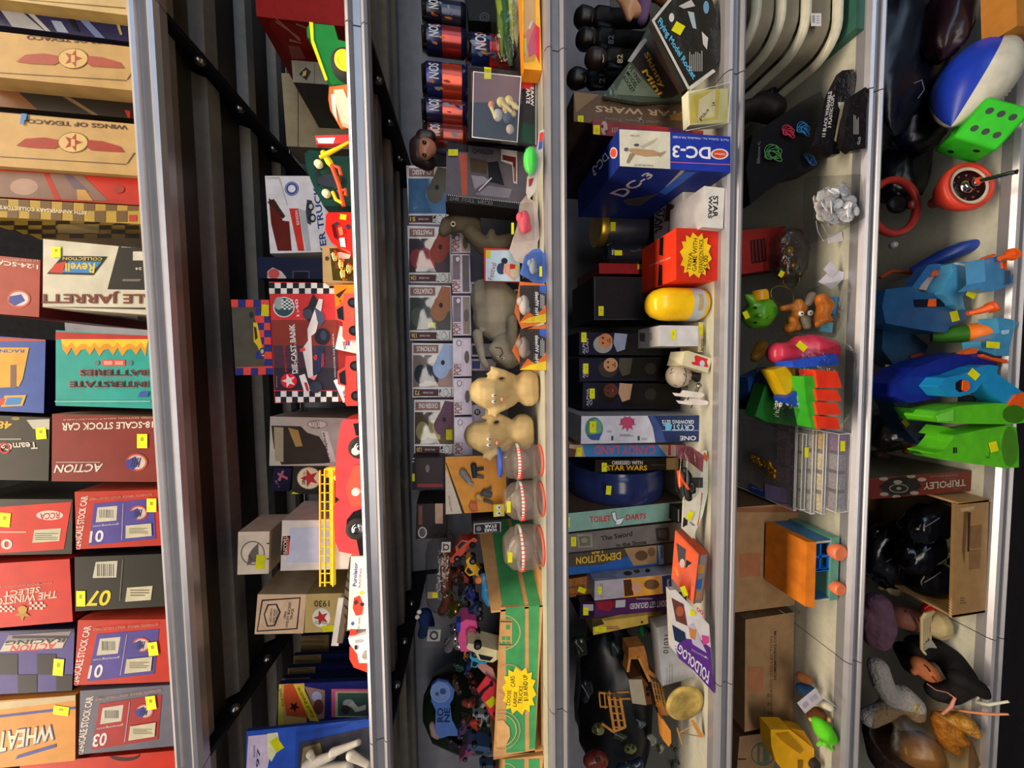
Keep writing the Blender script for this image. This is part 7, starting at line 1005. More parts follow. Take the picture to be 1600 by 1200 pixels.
# cardboard cartons
CB = '9a7854'
b = Box('moving_carton', 'brown cardboard carton with faint orange square mark behind the toy wagon', 'carton', [(1130, 792), (1253, 786), (1252, 948), (1130, 957)], Y=.757, seat=S5, d=.36, col=CB, side='6a5038'); b.f.rect(1130, 790, 1254, 800, '8a5838').poly([(1156, 865), (1188, 864), (1188, 900), (1156, 902)], 'a06848')
b = Box('moving_carton', 'brown cardboard carton with faint website lettering by the shelf joint', 'carton', [(1165, 970), (1248, 952), (1246, 1130), (1163, 1142)], Y=.757, seat=S5, d=.34, col=CB, side='7a5c40')
b.f.text('MOVING BOX COLLECTION', [(1203, 1126), (1203, 994), (1207, 994), (1207, 1126)], c='6c5038', b=False).text('HOMEMOVING.COM', [(1209, 1062), (1209, 986), (1213, 986), (1213, 1062)], c='5a3c28').lines(1199, 1080, 1208, 1122, 3, '7a5c40').poly([(1168, 1042), (1193, 1042), (1192, 1080), (1167, 1080)], 'a06848')
b = Box('moving_carton', 'brown cardboard carton with dark green round print at the photo bottom', 'carton', [(1150, 1150), (1214, 1143), (1214, 1290), (1150, 1290)], Y=.80, seat=S5, d=.3, col='8a6c50', side='6a5038'); b.f.ring(1192, 1178, 17, 18.5, '3c4c3c').rect(1183, 1162, 1202, 1194, '4a5c4c').rect(1187, 1166, 1192, 1190, '8a6c50').rect(1153, 1185, 1166, 1187, '3a2c20')
t = thing('toy_wagon', 'wooden toy wagon, orange roof, blue window insert, teal base and pink wheels', 'toy wagon', V((P(1320, 890, .6681).x, .6972, S5)))
Yf = .6536; x_r, x_l = P(1285, 845, Yf).x, P(1285, 940, Yf).x; zr0, zr1 = P(1270, 890, Yf).z, P(1258, 890, Yf).z; zb0, zb1 = P(1310, 890, Yf).z, P(1298, 890, Yf).z; Db = .10
g = G(); g.prism([V((x_l-.006, Yf-.006, zr0)), V((x_r+.002, Yf-.006, zr0)), V((x_r+.002, Yf-.002, zr1)), V((x_l-.004, Yf-.002, zr1))], (0, Db, .004), M('c87020', .5, 0, 'bump', 30, .2)); part('roof', g, t, 'orange wooden roof')
g = G(); g.box((x_l, Yf, zb0), (x_r+.004, Yf+Db, zb1), M('5a9080', .4)); part('base', g, t, 'teal base')
g = G()
for xx in (x_l, x_r-.006): g = G(); g.box((xx, Yf+.002, zb1), (xx+.004, Yf+Db, zr0), 'c8b890'); g.box((xx+.004, Yf+.002, zb1), (xx+.006, Yf+Db, zr0), '3c6c90'); part('side_panel', g, t)
g = G(); xm = P(1285, 893, Yf).x; g.box((xm, Yf+.004, zb1), (xm+.004, Yf+.02, zr0), '1c68c8')
for k in range(3): xa = xm+(x_r-.006-xm)*k/2; g.box((xa-.0025, Yf+.004, zb1), (xa+.0025, Yf+.010, zr0), '1c68c8')
for k in range(3): za = zb1+(zr0-zb1)*k/2; g.box((xm, Yf+.004, za-.002), (x_r-.006, Yf+.010, za+.002), '1c68c8')
part('window_insert', g, t, 'bright blue window frame'); g = G(); g.box((x_l+.004, Yf+Db-.004, zb1), (x_r-.004, Yf+Db, zr0), '1c3c38'); part('back_panel', g, t)
for yy in (865, 922):
    for dy_ in (0, Db-.012):
        g = G(); c = P(1314, yy, Yf-.012); c.y += dy_; rr_ = c.z-S5; g.lathe(c, (0, 1, 0), [(rr_*.86, -.001), (rr_, .002), (rr_, .016), (rr_*.9, .018)], M('e07850', .35), n=24); part('wheel', g, t, 'pink-orange wheel')
t = thing('toy_truck', 'yellow plastic toy dump truck body at the photo bottom', 'toy truck', V((P(1240, 1180, .6906).x, .6999, S5))); YY = M('e0a414', .35)
g = G(); trace(g, [(1204, 1140), (1234, 1140), (1272, 1170), (1272, 1230), (1246, 1230), (1212, 1190), (1205, 1165)], .6812, .03, YY); part('body', g, t); g = G(); trace(g, [(1212, 1147), (1232, 1144), (1256, 1172), (1250, 1178), (1222, 1158)], .6798, .003, 'a87810'); part('bed_recess', g, t); g = G(); trace(g, [(1247, 1188), (1255, 1188), (1253, 1215), (1247, 1215)], .6798, .002, '8a5c10'); part('slot', g, t)
g = G(); trace(g, [(1236, 1138), (1256, 1142), (1272, 1168), (1258, 1168)], .6999, .02, 'c88c10'); part('cab', g, t); g = G(); g.lathe(P(1276, 1198, .6719), (0, 1, 0), [(.010, -.002), (.0125, 0), (.0125, .012)], M('2a2620', .6), n=20); part('wheel', g, t)
t = thing('plush_monkey', 'small plush toy with bright green body, brown limb and white tag', 'plush toy', V((P(1290, 1130, .6547).x, .6642, S5)))
blob('body', t, [[(1279, 1130, .6594, 10), (1286, 1140, .6547, 14), (1294, 1150, .6547, 12)]], M('58c020', .7), .003); blob('brown_part', t, [[(1272, 1120, .6736, 10), (1280, 1116, .6689, 10)]], M('5a3418', .8), .003); blob('ear', t, [[(1267, 1124, .6689, 4)]], M('c8a060', .7), .003); blob('ear', t, [[(1294, 1124, .6594, 4.5)]], M('c8a060', .7), .003); blob('legs', t, [[(1288, 1162, .6547, 4), (1296, 1168, .6547, 3), (1300, 1172, .6528, 3)], [(1284, 1158, .6642, 4), (1278, 1164, .6642, 3)]], M('6ac03c', .7), .0025); blob('limb', t, [[(1252, 1058, .7021, 8), (1262, 1062, .6974, 7)]], M('8a5430', .8), .003); blob('shirt', t, [[(1252, 1076, .6926, 8), (1266, 1080, .6879, 9)]], M('203c60', .8), .003); blob('muzzle', t, [[(1288, 1100, .6594, 7), (1296, 1105, .6547, 6)]], M('c8c0a8', .7), .003)
g = G(); trace(g, [(1246, 1099), (1274, 1076), (1286, 1092), (1258, 1115)], .6499, .001, 'c4bcc4'); fz = Face(g, P(0, 600, .6499)+V((-5, 0, -5)), (1, 0, 0), (0, 0, 1), (0, -1, 0), 10, 10); fz.poly([(1252, 1101), (1259, 1095), (1264, 1101), (1257, 1107)], 'a098a4').poly([(1264, 1091), (1274, 1084), (1278, 1090), (1268, 1097)], 'aca4b0'); part('tag', g, t, 'white fabric tag')
g = G(); g.prism([P(1272, 1074, .6642), P(1280, 1080, .6547), P(1312, 1108, .631), P(1300, 1102, .6338)][::-1], (0, .001, 0), 'c8c4c0'); part('second_tag', g, t, 'white paper tag')
t = thing('metal_ring', 'thin bent silver wire on the shelf between the two brown cartons', 'wire', S(1248, 962, S5)); g = G(); g.tube([P(1217, 953, .7465), P(1228, 960, .7425), P(1244, 963, .7396), P(1250, 955, .7445)], .0009, CHROME, n=5); part('wire', g, t)
# ================================================================ bottom shelf: bags, blasters, dolls
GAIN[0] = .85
NAVY = M('0e0f24', .25, 0, 'bump', 12, .4)
for i, (x, y, Y, rx, ry, c, lb, sd) in enumerate(((1418, 70, .765, 54, 130, '08091a', 'large navy black plastic bag filling the upper end of the bottom shelf', 1), (1434, 190, .76, 34, 46, '0a0c24', 'navy plastic bag beside the green die', 2), (1478, 35, .705, 24, 55, '24101a', 'dark maroon bag beside the football', 3), (1408, 268, .80, 30, 52, '0a0b16', 'added dark bag filling the shade above the red ring, farthest back', 4))):  # fourth bag is added, first enlarged, to darken the shaded shelf end
    t = thing('dark_bag', lb, 'bag', V((P(x, y, Y).x, Y, S6))); bag('bag', t, x, y, Y, rx, ry, .04, M(c, .3, 0, 'bump', 10, .4), sd, .2, 8)
    if i == 0: g = G(); g.tube([P(x+10, y+60, Y-.05), P(x+22, y+55, Y-.052), P(x+26, y+70, Y-.051), P(x+16, y+84, Y-.05)], .0012, '8a8a98', n=5); part('drawstring', g, t)
b = Box('small_carton', 'orange-tan carton corner at the top right corner of the photo', 'box', [(1586, -60), (1640, -60), (1640, 44), (1590, 40)], Y=.6005, seat='keep', d=.05, col='c08038')
t = thing('football', 'white and blue foam football leaning against the green die', 'football', V((P(1530, 130, .6727).x, .6931, S6)))
fa, fb = P(1560, 55, .6676), P(1486, 198, .6676); ax = (fb-fa); L_ = ax.length; g = G(); prof = [(L_*.27*math.sin(math.pi*k/20)**.8+.0002, L_*k/20) for k in range(21)]; g.lathe(fa, ax, prof, M('d4d0c0', .4), n=36, cap=False); bf = part('ball', g, t)
g = G(); ax_ = ax.normalized(); u = V((0, -1, 0)); w = ax_.cross(u).normalized(); w = w if w.dot(IX) < 0 else -w; vs = []; n_ = 10
for k in range(21):
    for j in range(n_+1): a = math.radians(38+104*j/n_); r_ = prof[k][0]*1.012; vs.append(fa+ax_*prof[k][1]+w*(r_*math.sin(a))*1.0+u*(r_*math.cos(a))*1.0)
g.add(vs, [(k*(n_+1)+j, (k+1)*(n_+1)+j, (k+1)*(n_+1)+j+1, k*(n_+1)+j+1) for k in range(20) for j in range(n_)], M('1c3cb8', .35), True); part('blue_panel', g, t, 'blue half panel')
g = G()
for k in range(9): tt = .42+.045*k; kk = int(tt*20); r_ = L_*.27*math.sin(math.pi*tt)**.8; a = math.radians(-62); p = fa+ax_*(L_*tt)+w*(r_*math.sin(a))+u*(r_*math.cos(a)); g.ell(p, (.004, .003, .003), M('b0a898', .5), n=8)
part('lacing', g, t)
t = thing('foam_die', 'large bright green foam die with dark pips', 'die', V((P(1535, 205, .6385).x, .6581, S6)))
me_c = P(1532, 206, .652); hs = .041; R_ = Matrix.Rotation(math.radians(26), 3, 'Y') @ Matrix.Rotation(math.radians(-24), 3, 'Z') @ Matrix.Rotation(math.radians(-30), 3, 'X')
bm = bmesh.new(); bmesh.ops.create_cube(bm, size=hs*2); bmesh.ops.bevel(bm, geom=bm.edges[:]+bm.verts[:], offset=.007, segments=4, affect='EDGES', profile=.5); g = G(); g.add([me_c+R_ @ v.co for v in bm.verts], [[v.index for v in f.verts] for f in bm.faces], M('38c82c', .5), True); bm.free(); part('cube', g, t)
def pips(n, u, v, pts):
    g = G()
    for a, b_ in pts: g.lathe(me_c+R_ @ (V(n)*hs*1.001+V(u)*a*hs+V(v)*b_*hs), R_ @ V(n), [(.0062, -.001), (.0062, .0003)], M('0c2410', .4), n=16)
    part('pips', g, t)
pips((0, -1, 0), (1, 0, 0), (0, 0, 1), [(-.42, -.5), (-.42, 0), (-.42, .5), (.42, -.5), (.42, 0), (.42, .5)]); pips((0, 0, 1), (1, 0, 0), (0, 1, 0), [(-.4, -.4), (.4, .4), (0, 0), (-.4, .4), (.4, -.4)]); pips((-1, 0, 0), (0, 1, 0), (0, 0, 1), [(-.4, -.4), (.4, .4)]); pips((1, 0, 0), (0, 1, 0), (0, 0, 1), [(-.4, -.4), (.4, .4), (0, 0)])
t = thing('red_handled_wheel', 'red ring-shaped toy with dark center at the shelf edge above', 'toy', V((P(1405, 325, .74).x, .76, S6)))
g = G(); g.tube([P(x, y, .75) for x, y in rnd(1396, 323, 36, 42, 32)], .0085, M('b03028', .4), n=10, closed=True); part('ring', g, t); g = G(); g.ell(P(1424, 320, .75), (.012, .009, .010), M('7a2420', .4)); g.ell(P(1402, 320, .765), (.022, .012, .03), '141216'); part('hub', g, t)
t = thing('spinning_wheel_cup', 'red and white round push toy with chrome hub and ribbed metal handle', 'toy', V((P(1500, 295, .65).x, .68, S6)))
c = P(1514, 290, .668); axw = V((.1, -.95, .2)).normalized(); g = G(); RR_ = M('d8402c', .35)
g.lathe(c-axw*.055, axw, [(.012, -.02), (.018, 0), (.034, .012), (.050, .034), (.056, .05), (.053, .058), (.045, .060), (.0445, .042)], RR_, n=44, cap=False); part('cup', g, t); g = G(); g.lathe(c-axw*.001, axw, [(.0445, 0), (.038, .004), (.036, .001)], M('d8ccb8', .3), n=44, cap=False); part('white_rim', g, t)
g = G(); g.lathe(c-axw*.012, axw, [(.0455, .004), (.03, -.004), (.002, -.002)], M('2a1618', .3), n=36); part('dark_dish', g, t); g = G(); g.lathe(c-axw*.004, axw, [(.016, -.004), (.016, .004), (.011, .006), (.009, .016), (.010, .018), (.007, .022)], CHROME, n=28); part('hub', g, t, 'chrome hub')
g = G(); h0 = c+axw*.016; h1 = P(1590, 268, .60); g.tube([h0.lerp(h1, k/16) for k in range(17)], [.0042 if k % 2 else .0052 for k in range(17)], CHROME, n=12); part('handle', g, t, 'ribbed metal handle'); g = G(); g.lathe(h0, axw, [(.0075, -.002), (.008, .002), (.007, .005)], 'e05030', n=18); part('collar', g, t)
g = G()
for k in range(10): a = math.radians(20+36*k); u_ = axw.orthogonal().normalized(); w_ = axw.normalized().cross(u_); g.ell(c-axw*.006+u_*.028*math.cos(a)+w_*.028*math.sin(a), (.003, .002, .003), '8a4a48', n=8)
part('raised_pattern', g, t)
g = G(); t = thing('knob', 'small clear glass-like knob just behind the lip above the blasters', 'knob', P(1395, 383, .76)); g.ell(P(1396, 383, .76), (.009, .009, .009), M('a0a0a0', .1)); part('knob', g, t)
BL1, BL2, ORN = M('2c64a0', .35), M('4a9cc8', .3), M('f0601c', .35)
def blaster(nm, lb, specs, cat='toy blaster', base=None):
    xs = [p for s_ in specs for p in s_[1]]; cx = sum(p[0] for p in xs)/len(xs); cy = sum(p[1] for p in xs)/len(xs); t = thing(nm, lb, cat, V((P(cx, cy, specs[0][2]).x, specs[0][2]+.02, S6)))
    for (pn, pts, Y, d, c) in specs:
        g = G(); trace(g, pts, Y, d, c); o = part(pn, g, t); m = o.modifiers.new('b', 'BEVEL'); m.width = .0022; m.segments = 2; m.limit_method = 'ANGLE'
    return t
t = thing('blue_tube', 'dark blue plastic tube lying at the back above the large blaster', 'tube', V((P(1470, 395, .7141).x, .7238, S6))); g = G(); g.tube([P(1425, 425, .772), P(1470, 402, .7334), P(1505, 388, .7093), P(1530, 380, .6948)], [.012, .017, .017, .012], M('1c3c90', .3), n=16); part('tube', g, t)
t = thing('orange_lanyard', 'orange cord arching behind the large blue blaster', 'cord', V((P(1400, 425, .8164).x, .8164, S6))); g = G(); g.tube([P(1375, 434, .8062), P(1392, 424, .8062), P(1412, 425, .8011), P(1438, 428, .796)], .0045, M('b84a20', .5), n=8); part('cord', g, t)
t = blaster('toy_blaster', 'large translucent-blue toy blaster with orange trigger and pale handle opening', [
 ('body', [(1384, 452), (1424, 448), (1448, 460), (1486, 452), (1496, 462), (1504, 480), (1516, 486), (1508, 500), (1486, 510), (1478, 520), (1458, 518), (1420, 512), (1384, 505), (1378, 478)], .6893, .05, M('265888', .3)),
 ('grip', [(1486, 412), (1500, 408), (1535, 412), (1540, 420), (1534, 428), (1520, 448), (1504, 462), (1508, 484), (1490, 476), (1472, 458), (1480, 440), (1490, 424)], .6752, .045, BL2), ('guard', [(1450, 414), (1462, 412), (1492, 414), (1488, 418), (1462, 420), (1444, 440), (1428, 456), (1424, 450)], .694, .02, BL1), ('orange_strip', [(1452, 422), (1490, 416), (1492, 420), (1478, 428), (1456, 432)], .7015, .01, ORN), ('pale_panel', [(1444, 436), (1462, 426), (1488, 430), (1472, 444), (1468, 456), (1436, 452)], .708, .01, 'b8a8a4'), ('white_trim', [(1492, 410), (1512, 413), (1530, 411), (1538, 418), (1532, 427), (1528, 424), (1533, 418), (1528, 415), (1514, 417), (1496, 413)], .6724, .004, 'd8dcd8'), ('window', [(1516, 416), (1526, 415), (1530, 420), (1522, 424)], .6715, .002, '5a6070'),
 ('slot', [(1428, 468), (1475, 467), (1476, 479), (1430, 480)], .6879, .002, '10182c'), ('orange_switch', [(1452, 467), (1463, 467), (1463, 479), (1450, 479)], .6865, .004, ORN)])
flag(t, 1492, 494, .6879, 6, 8, -15)
t = blaster('toy_blaster', 'small pale blue blaster with round orange tip, highest at the lip', [('body', [(1538, 404), (1558, 400), (1566, 420), (1580, 430), (1584, 442), (1568, 450), (1548, 456), (1526, 452), (1540, 440)], .627, .03, M('4a8cc0', .3)), ('orange_tab', [(1540, 402), (1554, 396), (1557, 399), (1542, 404)], .6251, .01, ORN), ('orange_tab', [(1566, 409), (1572, 408), (1574, 420), (1568, 420)], .6241, .01, ORN), ('muzzle', [(1570, 424), (1578, 422), (1580, 442), (1570, 444)], .6241, .004, '3c5c78')])
g = G(); c = P(1580, 398, .6128); g.tube([P(1562, 404, .6175), c], [.005, .009], ORN); g.lathe(c, V((.1, -.8, .2)), [(.010, -.006), (.0135, 0), (.0125, .006)], ORN, n=22); part('orange_tip', g, t, 'round orange tip')
flag(t, 1518, 460, .646, 7, 5, 30)
t = blaster('toy_blaster', 'small pale blue blaster with open orange ring tip at the lip', [('body', [(1558, 496), (1576, 498), (1592, 504), (1584, 516), (1578, 540), (1576, 556), (1556, 556), (1534, 548), (1532, 534), (1548, 530), (1562, 520)], .6303, .03, M('4a9cc8', .3)), ('orange_grip', [(1536, 553), (1548, 558), (1574, 562), (1572, 568), (1556, 564), (1538, 558)], .6255, .012, ORN), ('highlight', [(1566, 516), (1578, 515), (1576, 521), (1568, 523)], .6289, .002, 'a8d0e8')])
g = G(); a_ = P(1512, 490, .6397); g.tube([a_, P(1530, 486, .6303), P(1548, 480, .6208)], [.005, .007, .009], ORN); part('orange_handle', g, t)
g = G(); g.lathe(P(1550, 480, .6256), V((.35, -.75, -.4)), [(.011, -.008), (.0125, 0), (.0115, .008), (.009, .009), (.008, .002)], ORN, n=24); part('orange_tip', g, t, 'open orange ring tip'); flag(t, 1552, 539, .6195, 10, 5, 5)
t = thing('toy_torch', 'green and orange foam rocket tube with rounded orange end', 'toy', V((P(1510, 518, .6793).x, .6892, S6)))
g = G(); p0, p1, p2 = P(1455, 526, .7187), P(1516, 521, .6744), P(1545, 517, .6547); g.tube([p0, p0.lerp(p1, .5907), p1], [.014, .019, .021], M('2c6a14', .4), n=24); part('tube', g, t, 'dark green tube'); g = G(); g.tube([p0.lerp(p1, .9156), p1, p2, p2+(p2-p1)*.22], [.0215, .0225, .0215, .012], M('f07818', .4), n=24); g.ell(p2+(p2-p1)*.15, (.012, .016, .016), M('f07818', .4)); part('end', g, t, 'orange end')
t = blaster('toy_blaster', 'dark blue water blaster with bright sky blue grip and orange base', [('grip', [(1466, 604), (1478, 590), (1500, 586), (1530, 574), (1546, 570), (1560, 572), (1558, 584), (1600, 614), (1588, 636), (1572, 634), (1540, 606), (1534, 600), (1524, 612), (1500, 620), (1480, 620)], .6026, .035, M('1c90cc', .3)), ('tank', [(1400, 600), (1430, 575), (1470, 560), (1520, 550), (1548, 556), (1560, 570), (1540, 574), (1500, 588), (1470, 606), (1468, 622), (1420, 630), (1398, 620)], .6348, .06, M('14288c', .25)), ('orange_base', [(1588, 616), (1606, 612), (1606, 634), (1590, 640), (1574, 634)], .5998, .04, ORN), ('orange_trigger', [(1505, 594), (1514, 596), (1516, 606), (1510, 612), (1504, 610)], .5998, .008, ORN), ('trigger_hole', [(1494, 598), (1502, 593), (1507, 596), (1508, 610), (1500, 613), (1494, 608)], .6015, .003, '0c1420'), ('orange_lever', [(1503, 552), (1520, 544), (1529, 545), (1526, 552), (1510, 554)], .6256, .01, ORN)])
flag(t, 1522, 585, .6008, 8, 6, 40)
t = blaster('toy_blaster', 'shadowed slate blue blaster hanging at the back near the clear ball', [('body', [(1388, 596), (1410, 592), (1424, 600), (1440, 598), (1442, 612), (1424, 620), (1418, 632), (1440, 660), (1456, 684), (1452, 692), (1434, 694), (1408, 664), (1400, 636), (1388, 620)], .7573, .04, M('2c5880', .35)), ('pale_end', [(1418, 600), (1438, 597), (1441, 612), (1424, 616)], .7525, .01, '6a9ab8'), ('butt', [(1438, 688), (1450, 680), (1455, 688), (1450, 693)], .7525, .01, '5a88a8')])
flag(t, 1415, 661, .7544, 6, 4, 50)
t = blaster('toy_blaster', 'dark teal blaster with fin-shaped front and orange parts at the back', [('body', [(1380, 508), (1398, 506), (1428, 522), (1450, 540), (1446, 552), (1424, 556), (1410, 576), (1396, 570), (1378, 546)], .7641, .04, M('24507a', .35)), ('orange_part', [(1424, 556), (1442, 550), (1440, 562), (1424, 570)], .7593, .02, 'c04a20'), ('orange_part', [(1408, 576), (1416, 575), (1424, 584), (1412, 590)], .7593, .02, 'e05020'), ('purple_part', [(1424, 572), (1454, 562), (1456, 570), (1442, 582), (1428, 582)], .7641, .02, '3c2c7a')])
flag(t, 1387, 575, .7612, 4, 5, 10)
b = Box('linked_rings', 'small dark perforated strip of rings beside the blue grip', 'toy', (1506, 616, 1566, 628), Y=.64, seat='keep', d=.01, col='2a2e34'); b.f.ring(1531, 624, 4, 5.5, '8a9094').ring(1546, 623, 4, 5.5, '8a9094')
LG = M('5cc424', .35)
t = thing('swim_fin', 'bright green swim fin lying edge-on, the upper one', 'swim fin', V((P(1520, 648, .6093).x, .6184, S6)), 'bright green swim fins'); 
g = G(); trace(g, [(1458, 652), (1466, 642), (1500, 634), (1560, 630), (1604, 632), (1604, 660), (1580, 663), (1500, 662), (1464, 660)], .6002, .05, LG); o = part('foot_pocket', g, t); m = o.modifiers.new('b', 'BEVEL'); m.width = .004; m.segments = 3
g = G(); trace(g, [(1420, 638), (1460, 637), (1464, 642), (1458, 652), (1464, 660), (1436, 658)], .6366, .03, M('2a7018', .35)); part('blade', g, t); g = G(); trace(g, rnd(1585, 647, 18, 14), .5988, .002, M('3c7818', .5)); part('opening', g, t); g = G(); trace(g, [(1464, 650), (1490, 640), (1490, 658), (1468, 658)], .5988, .0015, '78d850'); part('instep', g, t)
t = thing('swim_fin', 'bright green swim fin with yellow sticker, the lower one', 'swim fin', V((P(1530, 700, .6101).x, .624, S6)), 'bright green swim fins')
g = G(); trace(g, [(1492, 680), (1540, 670), (1578, 664), (1588, 668), (1592, 700), (1592, 730), (1572, 732), (1530, 726), (1470, 718), (1458, 708), (1474, 704), (1484, 692)], .6073, .045, LG); o = part('foot_pocket', g, t); m = o.modifiers.new('b', 'BEVEL'); m.width = .005; m.segments = 3
g = G(); trace(g, [(1474, 666), (1496, 672), (1506, 678), (1492, 694), (1484, 690), (1468, 678), (1462, 680)], .6334, .03, LG); trace(g, [(1425, 708), (1458, 704), (1474, 706), (1470, 716)], .6334, .012, M('2a5a1c', .4)); part('blade', g, t); g = G(); trace(g, rnd(1578, 698, 13, 31), .6059, .002, M('4a8a24', .5)); part('opening', g, t)
g = G(); fz = Face(g, P(0, 600, .6073)+V((-5, 0, -5)), (1, 0, 0), (0, 0, 1), (0, -1, 0), 10, 10); fz.rect(1489, 699, 1492, 708, '1c2818').rect(1493, 699, 1495, 708, '1c2818').text('L', [(1540, 716), (1540, 706), (1546, 706), (1546, 716)], c='3a8a20', b=False); part('printing', g, t); flag(t, 1553, 698, .6049, 6, 8, -15)
t = thing('clear_ball_bag', 'clear crinkled bag of small figures behind the fins', 'toy bag', V((P(1392, 680, .8201).x, .8406, S6))); bag('bag', t, 1388, 672, .8201, 26, 34, .04, M('c8c8c8', .25, 0, 'clear', 40, .2), 6, .15); blob('figures', t, [[(1375, 690, .8303, 10), (1384, 672, .8303, 12)], [(1372, 710, .8201, 8), (1380, 712, .8201, 8)]], M('4a3830', .5), .004); blob('orange_figure', t, [[(1418, 694, .7996, 6), (1416, 706, .7996, 5)]], M('a04c24', .5), .003)
b = Box('board_game', 'reddish-brown card game box with dark poker chip emblem, lying on the cardboard box', 'game box', [(1352, 746), (1519, 735), (1516, 769), (1352, 781)], Y=.6805, seat='keep', d=.3, col='6c2c24', side='6a6654')
f = b.f; f.poly([(1373, 760), (1390, 748), (1410, 744), (1432, 748), (1440, 760), (1428, 770), (1404, 776), (1384, 772)], '2a2624').disc(1404, 763, 15, 7, '8a8478').disc(1404, 763, 13.5, 5.8, '2a2624').disc(1404, 763, 4, 2.5, '8a8478')
for cx, cy in ((1380, 748), (1423, 744), (1440, 749), (1381, 772), (1400, 776), (1428, 770), (1402, 753)): f.disc(cx, cy, 7, 3, '9a8c78')
f.text('TRIPOLEY', [(1508, 759), (1442, 765), (1442, 754), (1508, 748)], c='b0a090').text('DELUXE EDITION', [(1495, 743), (1452, 745), (1452, 743.5), (1495, 741)], c='9a8070', b=False).text('Cadaco', [(1500, 765), (1486, 766), (1486, 763), (1500, 762)], c='8a6858', b=False)
# cardboard box with black film
b = Box('cardboard_box', 'open brown cardboard box filled with black film-wrapped things', 'carton', [(1493, 786), (1547, 780), (1542, 957), (1487, 968)], z=S6, d=.006, col='a07c50', side='8a6a42')
f = b.f; f.poly([(1500, 794), (1524, 790), (1522, 796), (1502, 800)], 'b89870').poly([(1506, 800), (1512, 799), (1508, 860), (1506, 880), (1503, 860)], '6a5034').poly([(1516, 822), (1534, 820), (1532, 856), (1516, 857)], '866440').poly([(1514, 860), (1532, 858), (1530, 888), (1514, 890)], '866440').poly([(1512, 800), (1516, 800), (1514, 862), (1511, 862)], '3a2c20').lines(1500, 933, 1509, 944, 3, '6a5a44')
fy = b.bl.y; x0, x1 = b.bl.x, b.bl.x+b.w; top = b.bl.z+b.h; g = G()
for k in range(40): g.tube([V((x0+(x1-x0)*k/40, fy+.001, top)), V((x0+(x1-x0)*(k+.6)/40, fy+.005, top))], .0016, 'c8a878', n=5)
b.part('corrugated_edge', g)
g = G(); g.prism([V((x1, fy, S6+.0005)), V((x1, fy, top)), V((x1+.01, fy+.22, top)), V((x1+.01, fy+.22, S6+.0005))], (-.005, 0, 0), 'b08a5c'); b.part('right_wall', g); g = G(); g.prism([V((x0, fy, S6+.0005)), V((x0, fy, top)), V((x0+.01, fy+.22, top)), V((x0+.01, fy+.22, S6+.0005))], (.005, 0, 0), 'a07c50'); b.part('left_wall', g); g = G(); g.box((x0, fy+.215, S6), (x1+.01, fy+.22, top), 'a07c50'); b.part('back_wall', g)
for i, (x, y, Y, rx, ry, rot, lb, sd) in enumerate(((1398, 868, .78, 40, 48, 0, 'large black film-wrapped heap filling the back of the cardboard box', 20), (1456, 815, .705, 42, 24, -25, 'long black film-wrapped bundle nearest the card game box', 21), (1442, 862, .72, 40, 24, -35, 'long black film-wrapped bundle in the middle of the cardboard box', 22), (1458, 900, .715, 28, 26, -20, 'crinkled black film-wrapped bundle nearest the dolls', 23))):
    t = thing('film_bundle', lb, 'bundle', P(x, y, Y)); bag('wrap', t, x, y, Y, rx, ry, .032, M('0c0c12', .14, 0, 'bump', 25, .3), sd, .3, rot)
    g = G(); g.tube([P(x-14, y+10, Y-.03), P(x, y+2, Y-.034), P(x+12, y-6, Y-.032)], .0012, '5a5c66', n=5); part('fold', g, t)
t = thing('small_figure', 'blurred toy with red hand and blue body at the back of the box', 'toy', P(1378, 840, .85)); blob('body', t, [[(1368, 862, .85, 8), (1374, 850, .85, 8)]], M('1c3068', .5), .004); blob('red_arm', t, [[(1380, 824, .85, 6), (1382, 840, .85, 6), (1378, 848, .85, 5)]], M('8a2428', .5), .004)
t = thing('red_foil_toy', 'glossy bright red toy piece at the end of the cardboard box', 'toy', P(1470, 942, .71)); blob('body', t, [[(1446, 950, .72, 6), (1462, 944, .71, 8), (1478, 936, .705, 9), (1486, 930, .70, 6)]], M('c01818', .15), .003)
t = thing('capped_doll', 'small toy with cream cap brim and gold crown behind the lip', 'doll', P(1400, 922, .80)); blob('cap', t, [[(1396, 912, .80, 9), (1406, 912, .80, 9)]], M('b88a48', .6), .0035); g = G(); trace(g, [(1384, 918), (1396, 920), (1414, 914), (1423, 924), (1414, 930), (1402, 932), (1390, 928)], .785, .01, 'b8ac80'); part('brim', g, t); blob('knob', t, [[(1376, 917, .80, 5)]], M('8a7c60', .6), .003)
t = thing('bonnet_doll', 'doll with large cream straw bonnet and faded pink face', 'doll', V((P(1430, 975, .6992).x, .7176, S6)))
blob('head', t, [[(1410, 965, .736, 17), (1424, 968, .7268, 18)]], M('8a5444', .5), .004); blob('bonnet_crown', t, [[(1458, 972, .713, 22), (1464, 980, .713, 18)]], M('b8a478', .7), .004)
g = G(); pts = []
for k in range(5): g.tube([P(1440+k*3.2+(6 if j in (0, 8) else 0), 958+j*8-k, .6946-.004*abs(j-4)/4+.002*k) for j in range(9)], .0032, M('c8b488', .7), n=8)
part('bonnet_brim', g, t, 'cream ribbed brim'); g = G(); trace(g, [(1441, 1010), (1456, 1000), (1464, 1012), (1454, 1022)], .69, .002, 'a8a494'); part('lace', g, t); blob('dress', t, [[(1372, 945, .7544, 18), (1376, 975, .7544, 20), (1374, 1000, .7544, 15)], [(1362, 960, .7636, 18), (1364, 1000, .7636, 12)]], M('6a4c5a', .8, 0, 'fur', 60), .004, 'mauve ruffled dress')
g = G(); g.ell(P(1415, 955, .6946), (.003, .002, .004), '2a1a18'); g_ = part('eye', g, t)
